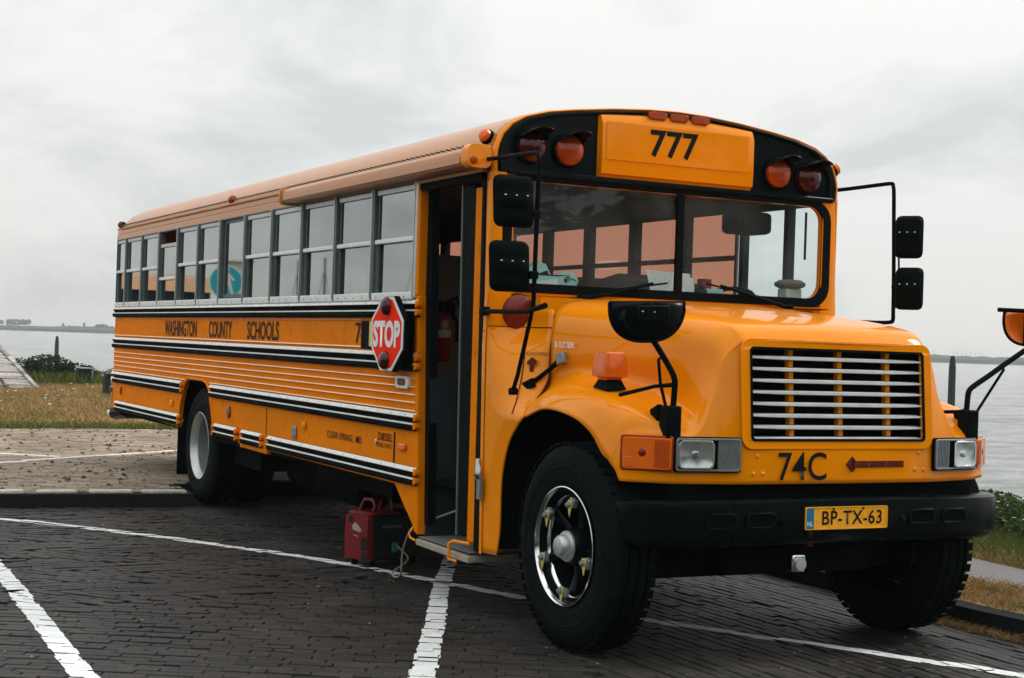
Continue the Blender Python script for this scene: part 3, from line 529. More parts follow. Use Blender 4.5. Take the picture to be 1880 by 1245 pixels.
MB().box((FX, -1.15, 1.800), (FX + 0.010, 1.17, 1.816)).build('cowl_bead', M['paint'], bus, smooth=0, bevel=0.004)
gs = MB().prism(rrect(-1.150, 1.815, 1.150, 2.476, 0.13, 6), lambda y, z: (FX + 0.001, y, z), (0.018, 0, 0), [ws_in]).build('windshield_gasket', M['rubber'], bus, bevel=0.006)
MB().box((FX - 0.005, 0.005, 1.86), (FX + 0.022, 0.055, 2.45)).build('windshield_divider', M['rubber'], bus, bevel=0.006)
for (a, c) in ((-1.09, 0.006), (0.054, 1.09)):
    q = [p for p in rrect(a, 1.862, c, 2.446, 0.09, 5)]
    MB().prism(q, lambda y, z: (FX - 0.010, y, z), (-0.005, 0, 0)).build('windshield_pane', M['windshield'], bus, smooth=0)
# black front cap above the windshield
capo = [(y, z) for y, z in full if z > 2.49]
capp = [(-1.205, 2.478)] + [(y * -1, z) for y, z in [(a, b_) for a, b_ in sec[1:]]] + [(y, z) for y, z in reversed(sec[1:-1])] + [(1.205, 2.478)]
MB().prism(capp, lambda y, z: (FX, y * 0.985, 2.478 + (z - 2.478) * 0.975), (-0.03, 0, 0)).build('front_cap', M['black'], bus, smooth=0)
rows = []
for x, k, kz in ((0.925, 1.0, 1.0), (0.955, 1.0, 1.0), (0.972, 0.997, 0.993), (0.980, 0.988, 0.980), (0.974, 0.980, 0.965)):
    rows.append([(x, y * k, 2.478 + (z - 2.478) * kz) for y, z in capp])
MB().grid(rows).build('cap_edge', M['paint'], bus, smooth=50)
# black recessed rim round the cap
MB().prism([(y * 0.975, 2.478 + (z - 2.478) * 0.955) for y, z in capp], lambda y, z: (FX, y, z), (0.02, 0, 0), [[(y * 0.93, 2.50 + (z - 2.478) * 0.86) for y, z in capp]]).build('cap_rim', M['black'], bus, bevel=0.008)
MB().box((FX, -1.13, 2.468), (FX + 0.035, 1.15, 2.500)).build('brow_strip', M['black'], bus, bevel=0.008)
# destination box
d = MB()
rows = []
for (z, x) in ((2.475, 0.992), (2.512, 0.994), (2.520, 1.015), (2.62, 1.020), (2.80, 1.018), (2.845, 1.000), (2.872, 0.975)):
    rows.append([(FX, -0.548, z), (x, -0.540, z)] + [(x, -0.54 + 1.06 * i / 8, z + (0.022 * math.sin(math.pi * (i / 8)) if z > 2.79 else 0)) for i in range(1, 8)] + [(x, 0.520, z), (FX, 0.528, z)])
MB().grid(rows).build('destination_box', M['paint'], bus, smooth=30)
MB().prism([(-0.515, 2.602), (0.478, 2.602), (0.478, 2.818), (-0.515, 2.818)], lambda y, z: (1.0195, y, z), (0.004, 0, 0)).build('destination_panel', M['paint'], bus, smooth=0, bevel=0.001)
text('lettering', '777', (1.0245, -0.222, 2.640), (0, 1, 0), (0, 0, 1), 0.335, 0.158, M['decal'], bus, 0.022, 0.001)
for i, y in enumerate((-0.49, -0.33, -0.17, -0.01, 0.08, 0.22, 0.36, 0.49)):
    MB().lathe((0.992, y, 2.494), (1, 0, 0), [(0, 0.012), (0.004, 0.010), (0.006, 0.004), (0.006, 0)], 10).build('rivet', M['paint'], bus)
for y in (-0.165, -0.015, 0.135):
    o = MB().prism(rrect(y - 0.062, 2.864, y + 0.062, 2.905, 0.018, 3), lambda a, z: (0.955, a, z), (0.06, 0, 0)).build('roof_marker_lamp', M['amberdark'], bus, bevel=0.012, seg=3)
    MB().box((0.93, y - 0.072, 2.862), (0.962, y + 0.072, 2.910)).build('lamp_base', M['amberdark'], o, bevel=0.006)
for (x, y, z, n, mt) in ((0.86, -1.205, 2.685, (0.25, -0.85, 0.45), 'amber'), (-4.02, -1.19, 2.66, (0, -0.8, 0.6), 'amberdark'), (-8.12, -1.19, 2.665, (-0.3, -0.8, 0.5), 'redlens2'), (0.93, 1.20, 2.685, (0.25, 0.85, 0.45), 'amber')):
    o = MB().lathe((x, y, z), n, [(0, 0.040), (0.028, 0.036), (0.040, 0.020), (0.042, 0)], 16).build('marker_lamp', M[mt], bus)
    MB().lathe((x, y, z), n, [(-0.02, 0.046), (0.004, 0.044)], 16).build('lamp_base', M['matblack'], o)
# warning lamps with visors
def visor_lamp(y, z, mt, r=0.088):
    o = MB().lathe((FX + 0.012, y, z), (1, 0, 0), [(0, r), (0.030, r * 0.97), (0.050, r * 0.75), (0.058, r * 0.4), (0.060, 0)], 28).build('warning_lamp', M[mt], bus)
    MB().lathe((FX + 0.004, y, z), (1, 0, 0), [(0, r * 1.16), (0.018, r * 1.14), (0.018, r)], 28).build('lamp_bezel', M['matblack'], o)
    rows = []
    for t in (0.01, 0.07, 0.13, 0.19):
        rows.append([(FX + t + 0.0, y + (r * 1.12) * math.cos(a), z + (r * 1.12) * math.sin(a)) for a in [R(d_) for d_ in range(-5, 186, 10)]])
    for i, rw in enumerate(rows):
        if i > 0: rows[i] = [(p[0] * 1.0 - (0.055 * i if (k < 4 or k > 15) else 0.03 * i if (k < 6 or k > 13) else 0), p[1], p[2]) for k, p in enumerate(rw)]
    v = MB().grid(rows).build('lamp_visor', M['black'], o, smooth=60); s_ = v.modifiers.new('solid', 'SOLIDIFY'); s_.thickness = 0.006
visor_lamp(-0.985, 2.632, 'redlens'); visor_lamp(-0.745, 2.632, 'amberdark'); visor_lamp(0.72, 2.620, 'amberdark'); visor_lamp(0.955, 2.610, 'redlens')
# round turn lamp below the windshield
o = MB().lathe((FX + 0.008, -1.035, 1.703), (1, 0, 0), [(0, 0.100), (0.025, 0.097), (0.036, 0.075), (0.040, 0.04), (0.041, 0)], 32).build('round_turn_lamp', M['redlens2'], bus)
MB().lathe((FX + 0.004, -1.035, 1.703), (1, 0, 0), [(0, 0.106), (0.014, 0.104), (0.014, 0.098)], 32).build('lamp_bezel', M['matblack'], o)

# ---- awning box along the roof edge
aw = MB().prism(rrect(-1.352, 2.505, -1.225, 2.605, 0.03, 4), lambda y, z: (-2.25, y, z), (3.14, 0, 0)).build('awning_box', M['roofpaint'], bus, smooth=30)
MB().prism(rrect(-1.368, 2.490, -1.222, 2.622, 0.04, 5), lambda y, z: (0.89, y, z), (0.085, 0, 0)).build('awning_end_cap', M['paint'], aw, bevel=0.012)
MB().prism(rrect(-1.368, 2.490, -1.222, 2.622, 0.04, 5), lambda y, z: (-2.27, y, z), (0.02, 0, 0)).build('awning_end_cap', M['roofpaint'], aw, bevel=0.006)
MB().lathe((0.97, -1.33, 2.530), (1, -0.3, 0), [(0, 0.022), (0.02, 0.02), (0.026, 0.0)], 14).build('awning_knob', M['amberdark'], aw)
MB().box((-2.2, -1.356, 2.520), (0.84, -1.350, 2.560)).build('awning_strip', M['roofpaint'], aw, smooth=0, bevel=0.002)

# ---- hood and fenders: one moulded shell, control rows from the cowl down to the bumper
hood_rows = [
 [(1.08, 0, 1.805), (1.09, .3, 1.802), (1.12, .54, 1.795), (1.17, .80, 1.770), (1.27, .95, 1.690), (1.315, .995, 1.50), (1.33, 1.0, 1.32), (1.36, 1.09, 1.235), (1.385, 1.165, 1.19), (1.42, 1.2, 1.14)],
 [(1.58, 0, 1.770), (1.58, .3, 1.767), (1.58, .54, 1.760), (1.58, .74, 1.735), (1.58, .855, 1.66), (1.56, .900, 1.50), (1.54, .905, 1.385), (1.56, 1.02, 1.345), (1.585, 1.13, 1.285), (1.65, 1.2, 1.198)],
 [(2.00, 0, 1.730), (2.00, .3, 1.727), (2.00, .54, 1.718), (2.00, .68, 1.700), (2.00, .755, 1.63), (1.97, .785, 1.48), (1.93, .790, 1.335), (1.94, .98, 1.320), (1.955, 1.115, 1.287), (1.93, 1.2, 1.172)],
 [(2.30, 0, 1.690), (2.30, .3, 1.687), (2.30, .54, 1.678), (2.29, .635, 1.660), (2.27, .705, 1.59), (2.25, .730, 1.44), (2.21, .765, 1.245), (2.20, .96, 1.250), (2.19, 1.115, 1.248), (2.10, 1.19, 1.105)],
 [(2.44, 0, 1.652), (2.435, .3, 1.65), (2.43, .54, 1.642), (2.415, .605, 1.620), (2.40, .665, 1.55), (2.40, .700, 1.39), (2.40, .800, 1.175), (2.37, .97, 1.185), (2.30, 1.12, 1.195), (2.205, 1.182, 1.01)],
 [(2.496, 0, 1.590), (2.492, .3, 1.588), (2.486, .54, 1.580), (2.468, .600, 1.560), (2.445, .665, 1.49), (2.450, .705, 1.34), (2.470, .815, 1.135), (2.425, .975, 1.135), (2.325, 1.128, 1.125), (2.25, 1.175, .985)],
 [(2.506, 0, 1.546), (2.503, .3, 1.546), (2.497, .54, 1.545), (2.482, .605, 1.520), (2.460, .672, 1.43), (2.468, .720, 1.27), (2.484, .826, 1.11), (2.440, .98, 1.108), (2.335, 1.130, 1.09), (2.272, 1.168, .962)],
 [(2.542, 0, 1.100), (2.540, .3, 1.100), (2.534, .54, 1.100), (2.522, .612, 1.085), (2.508, .690, 1.07), (2.498, .755, 1.06), (2.484, .855, 1.04), (2.442, .985, 1.03), (2.340, 1.135, 1.01), (2.300, 1.160, .935)],
 [(2.552, 0, .885), (2.550, .3, .885), (2.544, .54, .885), (2.534, .615, .885), (2.520, .695, .885), (2.505, .765, .885), (2.485, .865, .885), (2.442, .99, .886), (2.352, 1.135, .888), (2.320, 1.150, .890)],
]
NR, NC = len(hood_rows), 10; SUBR, SUBC = 8, 6
Vr = [[Vector(p) for p in r_] for r_ in hood_rows]
fine = [[cr([Vr[i][j] for i in range(NR)], a / SUBR) for j in range(NC)] for a in range((NR - 1) * SUBR + 1)]
fine = [[cr(r_, b_ / SUBC) for b_ in range((NC - 1) * SUBC + 1)] for r_ in fine]
hb = MB(); W2 = len(fine[0])
for sg in (-1, 1):
    vs = [(p.x, sg * p.y, p.z) for r_ in fine for p in r_]; fs = []
    for a in range(len(fine) - 1):
        for c in range(W2 - 1):
            if 6 * SUBR <= a < 7 * SUBR and c < 2 * SUBC: continue       # grille opening
            q = (a * W2 + c, a * W2 + c + 1, (a + 1) * W2 + c + 1, (a + 1) * W2 + c); fs.append(q)
    hb.add(vs, fs)
ho = hb.build('hood', M['paint'], bus, smooth=40)
sdm = ho.modifiers.new('solid', 'SOLIDIFY'); sdm.thickness = 0.012; sdm.offset = -1
# raised surround of the grille
MB().prism(rrect(-0.60, 1.055, 0.60, 1.592, 0.06, 5), lambda y, z: (2.506 + (1.546 - z) * 0.080 - abs(y) * 0.012, y, z), (0.010, 0, 0), [rrect(-0.545, 1.098, 0.545, 1.548, 0.02, 3)]).build('grille_surround', M['paint'], ho, bevel=0.006, seg=3)
gx = lambda z, y=0: 2.506 + (1.546 - z) * 0.080 - abs(y) * 0.012
gr = MB().prism(rrect(-0.549, 1.094, 0.549, 1.552, 0.022, 3), lambda y, z: (gx(z, y) + 0.006, y, z), (0.008, 0, 0), [rrect(-0.537, 1.106, 0.537, 1.540, 0.016, 3)]).build('grille', M['matblack'], bus, smooth=0)
MB().box((2.28, -0.56, 1.06), (2.30, 0.56, 1.58)).build('radiator_screen', M['under'], gr, smooth=0)
q = MB()
for sg in (-1, 1): q.box((2.28, sg * 0.565, 1.06), (2.49, sg * 0.553, 1.57))
q.box((2.28, -0.56, 1.565), (2.47, 0.56, 1.575)); q.box((2.28, -0.56, 1.07), (2.50, 0.56, 1.08)); q.build('grille_box', M['under'], gr, smooth=0)
for i in range(8):      # eight bright louvres
    z = 1.500 - i * 0.0565
    rows = []
    for k in range(13):
        y = -0.538 + 1.076 * k / 12; e_ = 1 - 0.55 * max(0, (abs(y) - 0.30) / 0.24) ** 1.5; xb = gx(z, y)
        rows.append([(xb - 0.050, y, z + 0.010), (xb - 0.004, y, z + 0.009 * e_), (xb + 0.004, y, z + 0.006 * e_), (xb + 0.004, y, z - 0.007 * e_), (xb - 0.006, y, z - 0.010 * e_), (xb - 0.050, y, z - 0.004), (xb - 0.050, y, z + 0.010)])
    MB().grid(rows).build('louvre', M['trim'], gr, smooth=25)
for y in (-0.270, 0.035, 0.345):
    for i in range(8):
        z = 1.528 - i * 0.0565
        MB().box((gx(z) - 0.075, y - 0.014, z - 0.016), (gx(z) - 0.040, y + 0.014, z + 0.016)).build('grille_spacer', M['paint'], gr, smooth=0, bevel=0.003)
# face lettering, badge and bolts
nose = lambda y, z, e_=0.003: (2.5475 + (0.98 - z) * 0.04 - max(0, abs(y) - 0.3) * 0.035 + e_, y, z)
text('lettering', '74C', (2.562, -0.392, 0.903), (0, 1, 0), (-0.04, 0, 1), 0.295, 0.138, M['decal'], bus, 0.008, 0.001)
bd = MB().prism([(0.032, 0.980), (0.070, 1.020), (0.108, 0.980), (0.070, 0.940)], lambda y, z: nose(y, z, 0), (0.012, 0, 0)).build('maker_badge', M['brown'], bus, smooth=0, bevel=0.003)
MB().prism([(0.100, 0.963), (0.409, 0.965), (0.409, 0.996), (0.100, 0.996)], lambda y, z: nose(y, z, -0.002), (0.006, 0, 0)).build('badge_bar', M['brown'], bd, smooth=0)
text('lettering', 'INTERNATIONAL', (2.5575, 0.125, 0.964), (-0.02, 1, 0), (-0.04, 0, 1), 0.28, 0.031, M['brown'], bd, 0.03, 0.003)
MB().prism([(0.066, 0.955), (0.074, 0.955), (0.074, 1.005), (0.066, 1.005)], lambda y, z: nose(y, z, 0.0118), (0.003, 0, 0)).build('badge_mark', M['decal'], bd, smooth=0)
for (y, z) in ((-0.506, 1.02), (-0.528, 0.935), (-0.473, 0.935), (0.512, 1.035), (0.487, 0.949), (0.546, 0.948)):
    MB().lathe(nose(y, z, -0.003), (1, 0, 0), [(0, 0.014), (0.006, 0.012), (0.010, 0.007), (0.011, 0)], 12).build('bolt', M['paint'], bus)
# hood badge, emergency notice and rubber hood latch on the near side
hs_ = lambda x, z: (x, -(1.0 - (x - 1.32) * 0.42) - 0.006, z)
text('lettering', '5 LITER', (1.36, -0.990, 1.512), (1, 0.42, 0), (0, 0, 1), 0.135, 0.032, M['white'], bus, 0.03, 0.008)
# cowl side panel between the front post and the hood
cr_ = []
cw = [(1.72, [(0.972, -1.19), (0.978, -1.12), (0.990, -1.02), (1.04, -0.965), (1.25, -0.955)]),
      (1.62, [(0.985, -1.212), (0.992, -1.14), (1.005, -1.02), (1.08, -0.975), (1.285, -0.972)]),
      (1.50, [(0.987, -1.219), (1.02, -1.20), (1.07, -1.13), (1.16, -1.055), (1.310, -1.000)]),
      (1.36, [(0.987, -1.221), (1.05, -1.215), (1.13, -1.175), (1.21, -1.10), (1.325, -1.008)]),
      (1.24, [(0.987, -1.222), (1.06, -1.218), (1.15, -1.20), (1.25, -1.15), (1.352, -1.085)]),
      (1.145, [(0.987, -1.222), (1.08, -1.218), (1.18, -1.212), (1.30, -1.205), (1.412, -1.198)]),
      (1.075, [(0.987, -1.222), (1.07, -1.218), (1.15, -1.213), (1.25, -1.205), (1.335, -1.20)]),
      (1.01, [(0.987, -1.222), (1.05, -1.218), (1.12, -1.213), (1.20, -1.205), (1.268, -1.20)]),
      (0.90, [(0.987, -1.222), (1.03, -1.218), (1.09, -1.213), (1.15, -1.205), (1.210, -1.20)]),
      (0.75, [(0.987, -1.222), (1.03, -1.218), (1.08, -1.213), (1.13, -1.205), (1.178, -1.20)]),
      (0.52, [(0.987, -1.222), (1.03, -1.218), (1.08, -1.213), (1.13, -1.205), (1.180, -1.20)]),
      (0.37, [(0.987, -1.222), (1.03, -1.218), (1.07, -1.213), (1.11, -1.205), (1.150, -1.20)])]
Vw = [[Vector((x, y, z)) for x, y in r_] for z, r_ in cw]
fw_ = [[cr([Vw[i][j] for i in range(len(Vw))], a / 4) for j in range(5)] for a in range((len(Vw) - 1) * 4 + 1)]
fw_ = [[cr(r_, b_ / 4) for b_ in range(17)] for r_ in fw_]
for sg in (1, -1):
    cpn = MB().grid([[(p.x, p.y * sg, p.z) for p in r_] for r_ in fw_]).build('cowl_panel', M['paint'], bus, smooth=50)
    cpn.modifiers.new('solid', 'SOLIDIFY').thickness = 0.01
MB().tube([tuple(p + Vector((0.002, -0.003, 0))) for p in fw_[4]], 0.003, 4).build('panel_seam', M['brown'], bus)
# hood rear seam
MB().tube([(1.272, -.953, 1.69), (1.316, -.999, 1.50), (1.332, -1.005, 1.32), (1.362, -1.094, 1.235)], 0.0035, 4).build('panel_seam', M['brown'], bus)
MB().tube([(1.12, -1.045, 1.56), (1.175, -1.08, 1.45), (1.222, -1.12, 1.33), (1.262, -1.165, 1.22), (1.30, -1.21, 1.15)], 0.0035, 4).build('panel_seam', M['brown'], bus)
text('lettering', 'BIJ NOOD OPENEN', (1.175, -1.062, 1.462), (1, 0.42, 0), (0, 0, 1), 0.155, 0.022, M['brown'], bus, 0.01, 0.012)
ar = MB().prism([(0.0, 0.03), (0.03, 0.045), (0.03, 0.065), (0.0, 0.08), (-0.03, 0.055), (-0.03, 0.04), (-0.012, 0.045), (-0.012, 0.0), (0.012, 0.0), (0.012, 0.04)], lambda u_, v_: (1.235 + u_ * 0.92, -1.062 + u_ * 0.40, 1.375 + v_), (0.004, -0.008, 0))
ar.build('arrow_decal', M['brown'], bus, smooth=0)
lt = MB().tube([(1.262, -1.085, 1.310), (1.30, -1.055, 1.345), (1.35, -1.02, 1.390), (1.405, -0.985, 1.445)], [0.016, 0.013, 0.013, 0.016], 8).build('rubber_latch', M['matblack'], bus)
MB().obox((1.262, -1.095, 1.305), (1, 0.35, 0.45), (-0.4, -0.1, 1), (0.3, -1, 0), 0.045, 0.026, 0.012).build('latch_handle', M['matblack'], lt, bevel=0.008)
MB().obox((1.415, -0.982, 1.455), (1, 0.3, 0.3), (-0.3, 0, 1), (0.3, -1, 0), 0.030, 0.032, 0.018).build('latch_anchor', M['greymetal'], lt, bevel=0.008)
# black wiper well between hood and windshield
MB().box((0.99, -0.95, 1.60), (1.10, 0.95, 1.790)).build('cowl_well', M['paint'], bus, smooth=0)
MB().prism([(1.0, 0.80), (1.05, 1.05), (1.2, 0.98), (1.12, 0.80)], lambda x, y: (x, y, 1.795), (0, 0, 0.004)).build('cowl_vent', M['matblack'], bus, smooth=0)
hv = MB().prism([(2.12, 0.36), (2.25, 0.38), (2.25, 0.56), (2.12, 0.60)], lambda x, y: (x, y, 1.7165 - (x - 2.0) * 0.13 - max(0, y - 0.3) * 0.03), (0, 0, 0.004)).build('hood_scoop', M['paint'], bus, bevel=0.002)
# headlamp units, following the swept front
def lamp_unit(sg, full_turn=True):
    A, B_, Cc = Vector((2.536, sg * 0.604, 0)), Vector((2.474, sg * 0.945, 0)), Vector((2.322, sg * 1.148, 0))
    def panel(a, b, z0, z1, out, thick, mat, name, par, bev=0.006, holes=None, nrm=None):
        u_ = (b - a).normalized(); n_ = Vector((0, 0, 1)).cross(u_) * (-1 if sg > 0 else 1)
        if n_.x < 0: n_ = -n_
        L_ = (b - a).length
        r0 = rrect(0, z0, L_, z1, 0.014, 3)
        return MB().prism(r0, lambda s_, z: tuple(a + u_ * s_ + n_ * out + Vector((0, 0, z))), n_ * thick, [holes(L_)] if holes else ()).build(name, mat, par, bevel=bev), u_, n_, L_
    base, u_, n_, L_ = panel(A, B_, 0.942, 1.112, 0.0, 0.016, M['matblack'], 'headlamp_unit', bus)
    panel(A + u_ * 0.006, B_ - u_ * 0.004, 0.948, 1.106, 0.016, 0.010, M['greymetal'], 'lamp_frame', base, 0.004, lambda l: list(reversed(rrect(0.010, 0.958, l - 0.010, 1.096, 0.012, 3))))
    a2 = A + u_ * 0.012; b2 = A + u_ * 0.125
    rb, *_ = panel(a2, b2, 0.956, 1.098, 0.016, 0.004, M['greyribs'], 'ribbed_lens', base, 0.002)
    q = MB()
    for i in range(9):
        c_ = a2 + u_ * (0.010 + i * 0.0115) + n_ * 0.021; q.obox((c_.x, c_.y, 1.027), u_, (0, 0, 1), n_, 0.0022, 0.066, 0.0025)
    q.build('lens_rib', M['greymetal'], base, smooth=0)
    # sealed-beam lamp
    c_ = A + u_ * (L_ - 0.105); c0 = Vector((c_.x, c_.y, 1.027))
    rim = MB().prism(rrect(-0.093, -0.068, 0.093, 0.068, 0.028, 5), lambda s_, z: tuple(c0 + u_ * s_ + n_ * 0.018 + Vector((0, 0, z))), n_ * 0.016, [list(reversed(rrect(-0.084, -0.060, 0.084, 0.060, 0.024, 5)))]).build('headlamp_rim', M['chrome'], base, bevel=0.004)
    rows = []
    for i in range(11):
        row = []
        for j in range(9):
            su = (i / 10 - 0.5) * 2; sv = (j / 8 - 0.5) * 2
            row.append(tuple(c0 + u_ * su * 0.084 + Vector((0, 0, sv * 0.060)) + n_ * (0.034 - 0.016 * (1 - 0.6 * su * su - 0.4 * sv * sv))))
        rows.append(row)
    MB().grid(rows).build('lamp_bowl', M['reflector'], rim, smooth=60)
    MB().lathe(tuple(c0 + n_ * 0.0), tuple(n_), [(0.012, 0.020), (0.026, 0.018), (0.030, 0)], 14).build('lamp_bulb', M['chrome'], rim)
    rows = [[tuple(c0 + u_ * (i / 14 - 0.5) * 2 * 0.084 + Vector((0, 0, (j / 8 - 0.5) * 0.120)) + n_ * (0.036 + 0.006 * (1 - ((i / 14 - 0.5) * 2) ** 2) + 0.0012 * (i % 2))) for j in range(9)] for i in range(15)]
    MB().grid(rows).build('headlamp_lens', M['lens'], rim, smooth=15)
    # wrap-round turn lamp
    tb, u2, n2, L2 = panel(B_, Cc, 0.942, 1.112, 0.0, 0.014, M['amberdark'], 'turn_lamp', bus, 0.006)
    panel(B_ + u2 * 0.008, Cc - u2 * 0.012, 0.952, 1.102, 0.014, 0.016, M['amber'], 'turn_lens', tb, 0.010)
    q = MB()
    for i in range(10):
        c2 = B_ + u2 * (0.020 + i * 0.0072) + n2 * 0.0305; q.obox((c2.x, c2.y, 1.027), u2, (0, 0, 1), n2, 0.0016, 0.066, 0.0015)
    q.build('lens_rib', M['amberdark'], tb, smooth=0)
    cc = B_ + u2 * (L2 * 0.58); MB().lathe((cc.x + n2.x * 0.028, cc.y + n2.y * 0.028, 1.03), tuple(n2), [(0, 0.022), (0.004, 0.016), (0.005, 0)], 16).build('lamp_bulb', M['redlens2'], tb)
    cc = B_ + u2 * (L2 * 0.86); MB().obox((cc.x + n2.x * 0.030, cc.y + n2.y * 0.030, 0.985), tuple(u2), (0, 0, 1), tuple(n2), 0.022, 0.024, 0.002).build('corner_reflector', M['amber'], tb, bevel=0.002)
    rows = [[(Cc.x, Cc.y, z), (Cc.x - 0.045, sg * 1.168, z), (Cc.x - 0.07, sg * 1.162, z)] for z in (0.945, 1.108)]
    if sg > 0: MB().prism([(Cc.x, Cc.y), (Cc.x + 0.012, Cc.y + sg * 0.008), (Cc.x - 0.05, sg * 1.185), (Cc.x - 0.075, sg * 1.170)], lambda x, y: (x, y, 0.945), (0, 0, 0.164)).build('turn_lens', M['amber'], tb, bevel=0.006)
for sg in (-1, 1): lamp_unit(sg)
# front bumper: swept channel section
bp_ = [(2.33, 1.185), (2.385, 1.175), (2.46, 1.135), (2.535, 1.03), (2.580, 0.88), (2.598, 0.70), (2.60, 0.35), (2.60, 0)]
bpts = [Vector((x, -y, 0)) for x, y in bp_] + [Vector((x, y, 0)) for x, y in reversed(bp_[:-1])]
prof = [(-0.13, 0.812), (-0.02, 0.818), (0.0, 0.806), (0.004, 0.78), (0.004, 0.645), (-0.004, 0.612), (-0.03, 0.592), (-0.09, 0.584), (-0.12, 0.60), (-0.115, 0.79), (-0.13, 0.812)]
rows = []
for i, p in enumerate(bpts):
    d = (bpts[min(i + 1, len(bpts) - 1)] - bpts[max(i - 1, 0)]).normalized(); n_ = Vector((d.y, -d.x, 0))
    rows.append([(p.x + n_.x * o_, p.y + n_.y * o_, z - 0.012 * (abs(p.y) / 1.2) ** 3) for o_, z in prof])
bm_ = MB().grid(rows).build('front_bumper', M['black'], bus, smooth=40)
for (y0, y1) in ((-0.83, -0.66), (-0.61, -0.43), (0.40, 0.57), (0.62, 0.79)):
    MB().prism(rrect(y0, 0.675, y1, 0.755, 0.025, 4), lambda y, z: (2.606 - max(0, abs(y) - 0.7) * 0.06, y, z), (0.007, 0, 0), [list(reversed(rrect(y0 + 0.012, 0.687, y1 - 0.012, 0.743, 0.018, 4)))]).build('bumper_slot', M['black'], bm_, bevel=0.004)
    MB().prism(rrect(y0 + 0.012, 0.687, y1 - 0.012, 0.743, 0.018, 4), lambda y, z: (2.6045 - max(0, abs(y) - 0.7) * 0.06, y, z), (0.002, 0, 0)).build('slot_hollow', M['under'], bm_, smooth=0)
for y in (-0.40, -0.40, 0.36):
    MB().lathe((2.604, y, 0.705), (1, 0, 0), [(0, 0.018), (0.008, 0.016), (0.012, 0.008), (0.012, 0)], 12).build('bumper_bolt', M['black'], bm_)
pl = MB().prism(rrect(-0.258, 0.665, 0.258, 0.777, 0.008, 3), lambda y, z: (2.606, y, z), (0.004, 0, 0)).build('number_plate', M['plate'], bus, smooth=0)
MB().prism(rrect(-0.258, 0.665, 0.258, 0.777, 0.010, 3), lambda y, z: (2.608, y, z), (0.005, 0, 0), [list(reversed(rrect(-0.253, 0.670, 0.253, 0.772, 0.008, 3)))]).build('plate_rim', M['plate'], pl, smooth=0, bevel=0.001)
MB().prism([(-0.253, 0.671), (-0.205, 0.671), (-0.205, 0.771), (-0.253, 0.771)], lambda y, z: (2.611, y, z), (0.0008, 0, 0)).build('plate_band', M['blue'], pl, smooth=0)
text('lettering', 'NL', (2.6122, -0.246, 0.684), (0, 1, 0), (0, 0, 1), 0.034, 0.022, M['white'], pl, 0.01, 0.0005)
text('lettering', 'BP-TX-63', (2.6112, -0.155, 0.688), (0, 1, 0), (0, 0, 1), 0.375, 0.070, M['decal'], pl, 0.012, 0.0008, space=1.08)
for y, z in ((-0.085, 0.765), (0.10, 0.767)): MB().lathe((2.612, y, z), (1, 0, 0), [(0, 0.007), (0.003, 0.005), (0.003, 0)], 8).build('plate_screw', M['decal'], pl)
text('lettering', '7', (2.606, -0.228, 0.625), (0, 1, 0), (0, 0, 1), 0.02, 0.03, M['brown'], bm_, 0.01, 0.001)
text('lettering', '65', (2.602, -0.235, 0.583), (0, 1, 0), (0, 0, 1), 0.035, 0.025, M['brown'], bm_, 0.01, 0.004)
# tow coupling below the bumper
tc_ = MB().box((2.50, -0.285, 0.452), (2.56, -0.205, 0.540)).build('tow_socket', M['chrome'], bus, bevel=0.010)
MB().lathe((2.56, -0.243, 0.492), (1, 0, 0), [(0, 0.034), (0.012, 0.032), (0.014, 0.0)], 16).build('socket_lid', M['alu'], tc_)
# ---- underbody: everything that fills the dark under the bus
ub = MB()
ub.box((2.30, -0.95, 0.56), (2.47, 0.95, 0.88)); ub.box((2.10, -0.98, 0.41), (2.32, 0.05, 0.60)); ub.box((2.30, -0.62, 0.43), (2.44, 0.30, 0.58)); ub.box((1.35, -0.55, 0.42), (2.30, 0.55, 1.05))
ub.box((1.82, -0.88, 0.36), (1.98, 0.88, 0.52)); ub.box((-7.9, -0.50, 0.58), (2.3, -0.40, 0.86)); ub.box((-7.9, 0.40, 0.58), (2.3, 0.50, 0.86)); ub.box((0.2, -0.30, 0.36), (1.35, 0.30, 0.9))
ub.box((-2.5, 0.55, 0.36), (-0.8, 1.12, 0.66)); ub.box((-1.9, -1.12, 0.50), (-0.5, -0.55, 0.70)); ub.box((-4.0, -1.10, 0.42), (-3.3, -0.6, 0.66)); ub.box((0.15, -1.15, 0.66), (0.95, -0.42, 0.69))
ub.build('chassis', M['under'], bus, smooth=0, bevel=0.01)
q = MB(); q.tube([(-4.8, -0.9, 0.52), (-4.8, 0.9, 0.52)], 0.09, 12); q.lathe((-4.8, 0.0, 0.52), (1, 0, 0), [(-0.2, 0.05), (-0.15, 0.19), (0.12, 0.21), (0.22, 0.09), (0.3, 0.06)], 18); q.tube([(-4.5, 0, 0.54), (-1.5, 0, 0.62), (1.0, 0, 0.66)], 0.05, 10)
q.build('rear_axle', M['under'], bus)
MB().tube([(-3.3, -0.75, 0.44), (-1.6, -0.80, 0.42)], 0.13, 14).tube([(-1.6, -0.80, 0.42), (-0.4, -0.7, 0.46), (1.0, -0.5, 0.55)], 0.04, 8).build('exhaust', M['under'], bus)
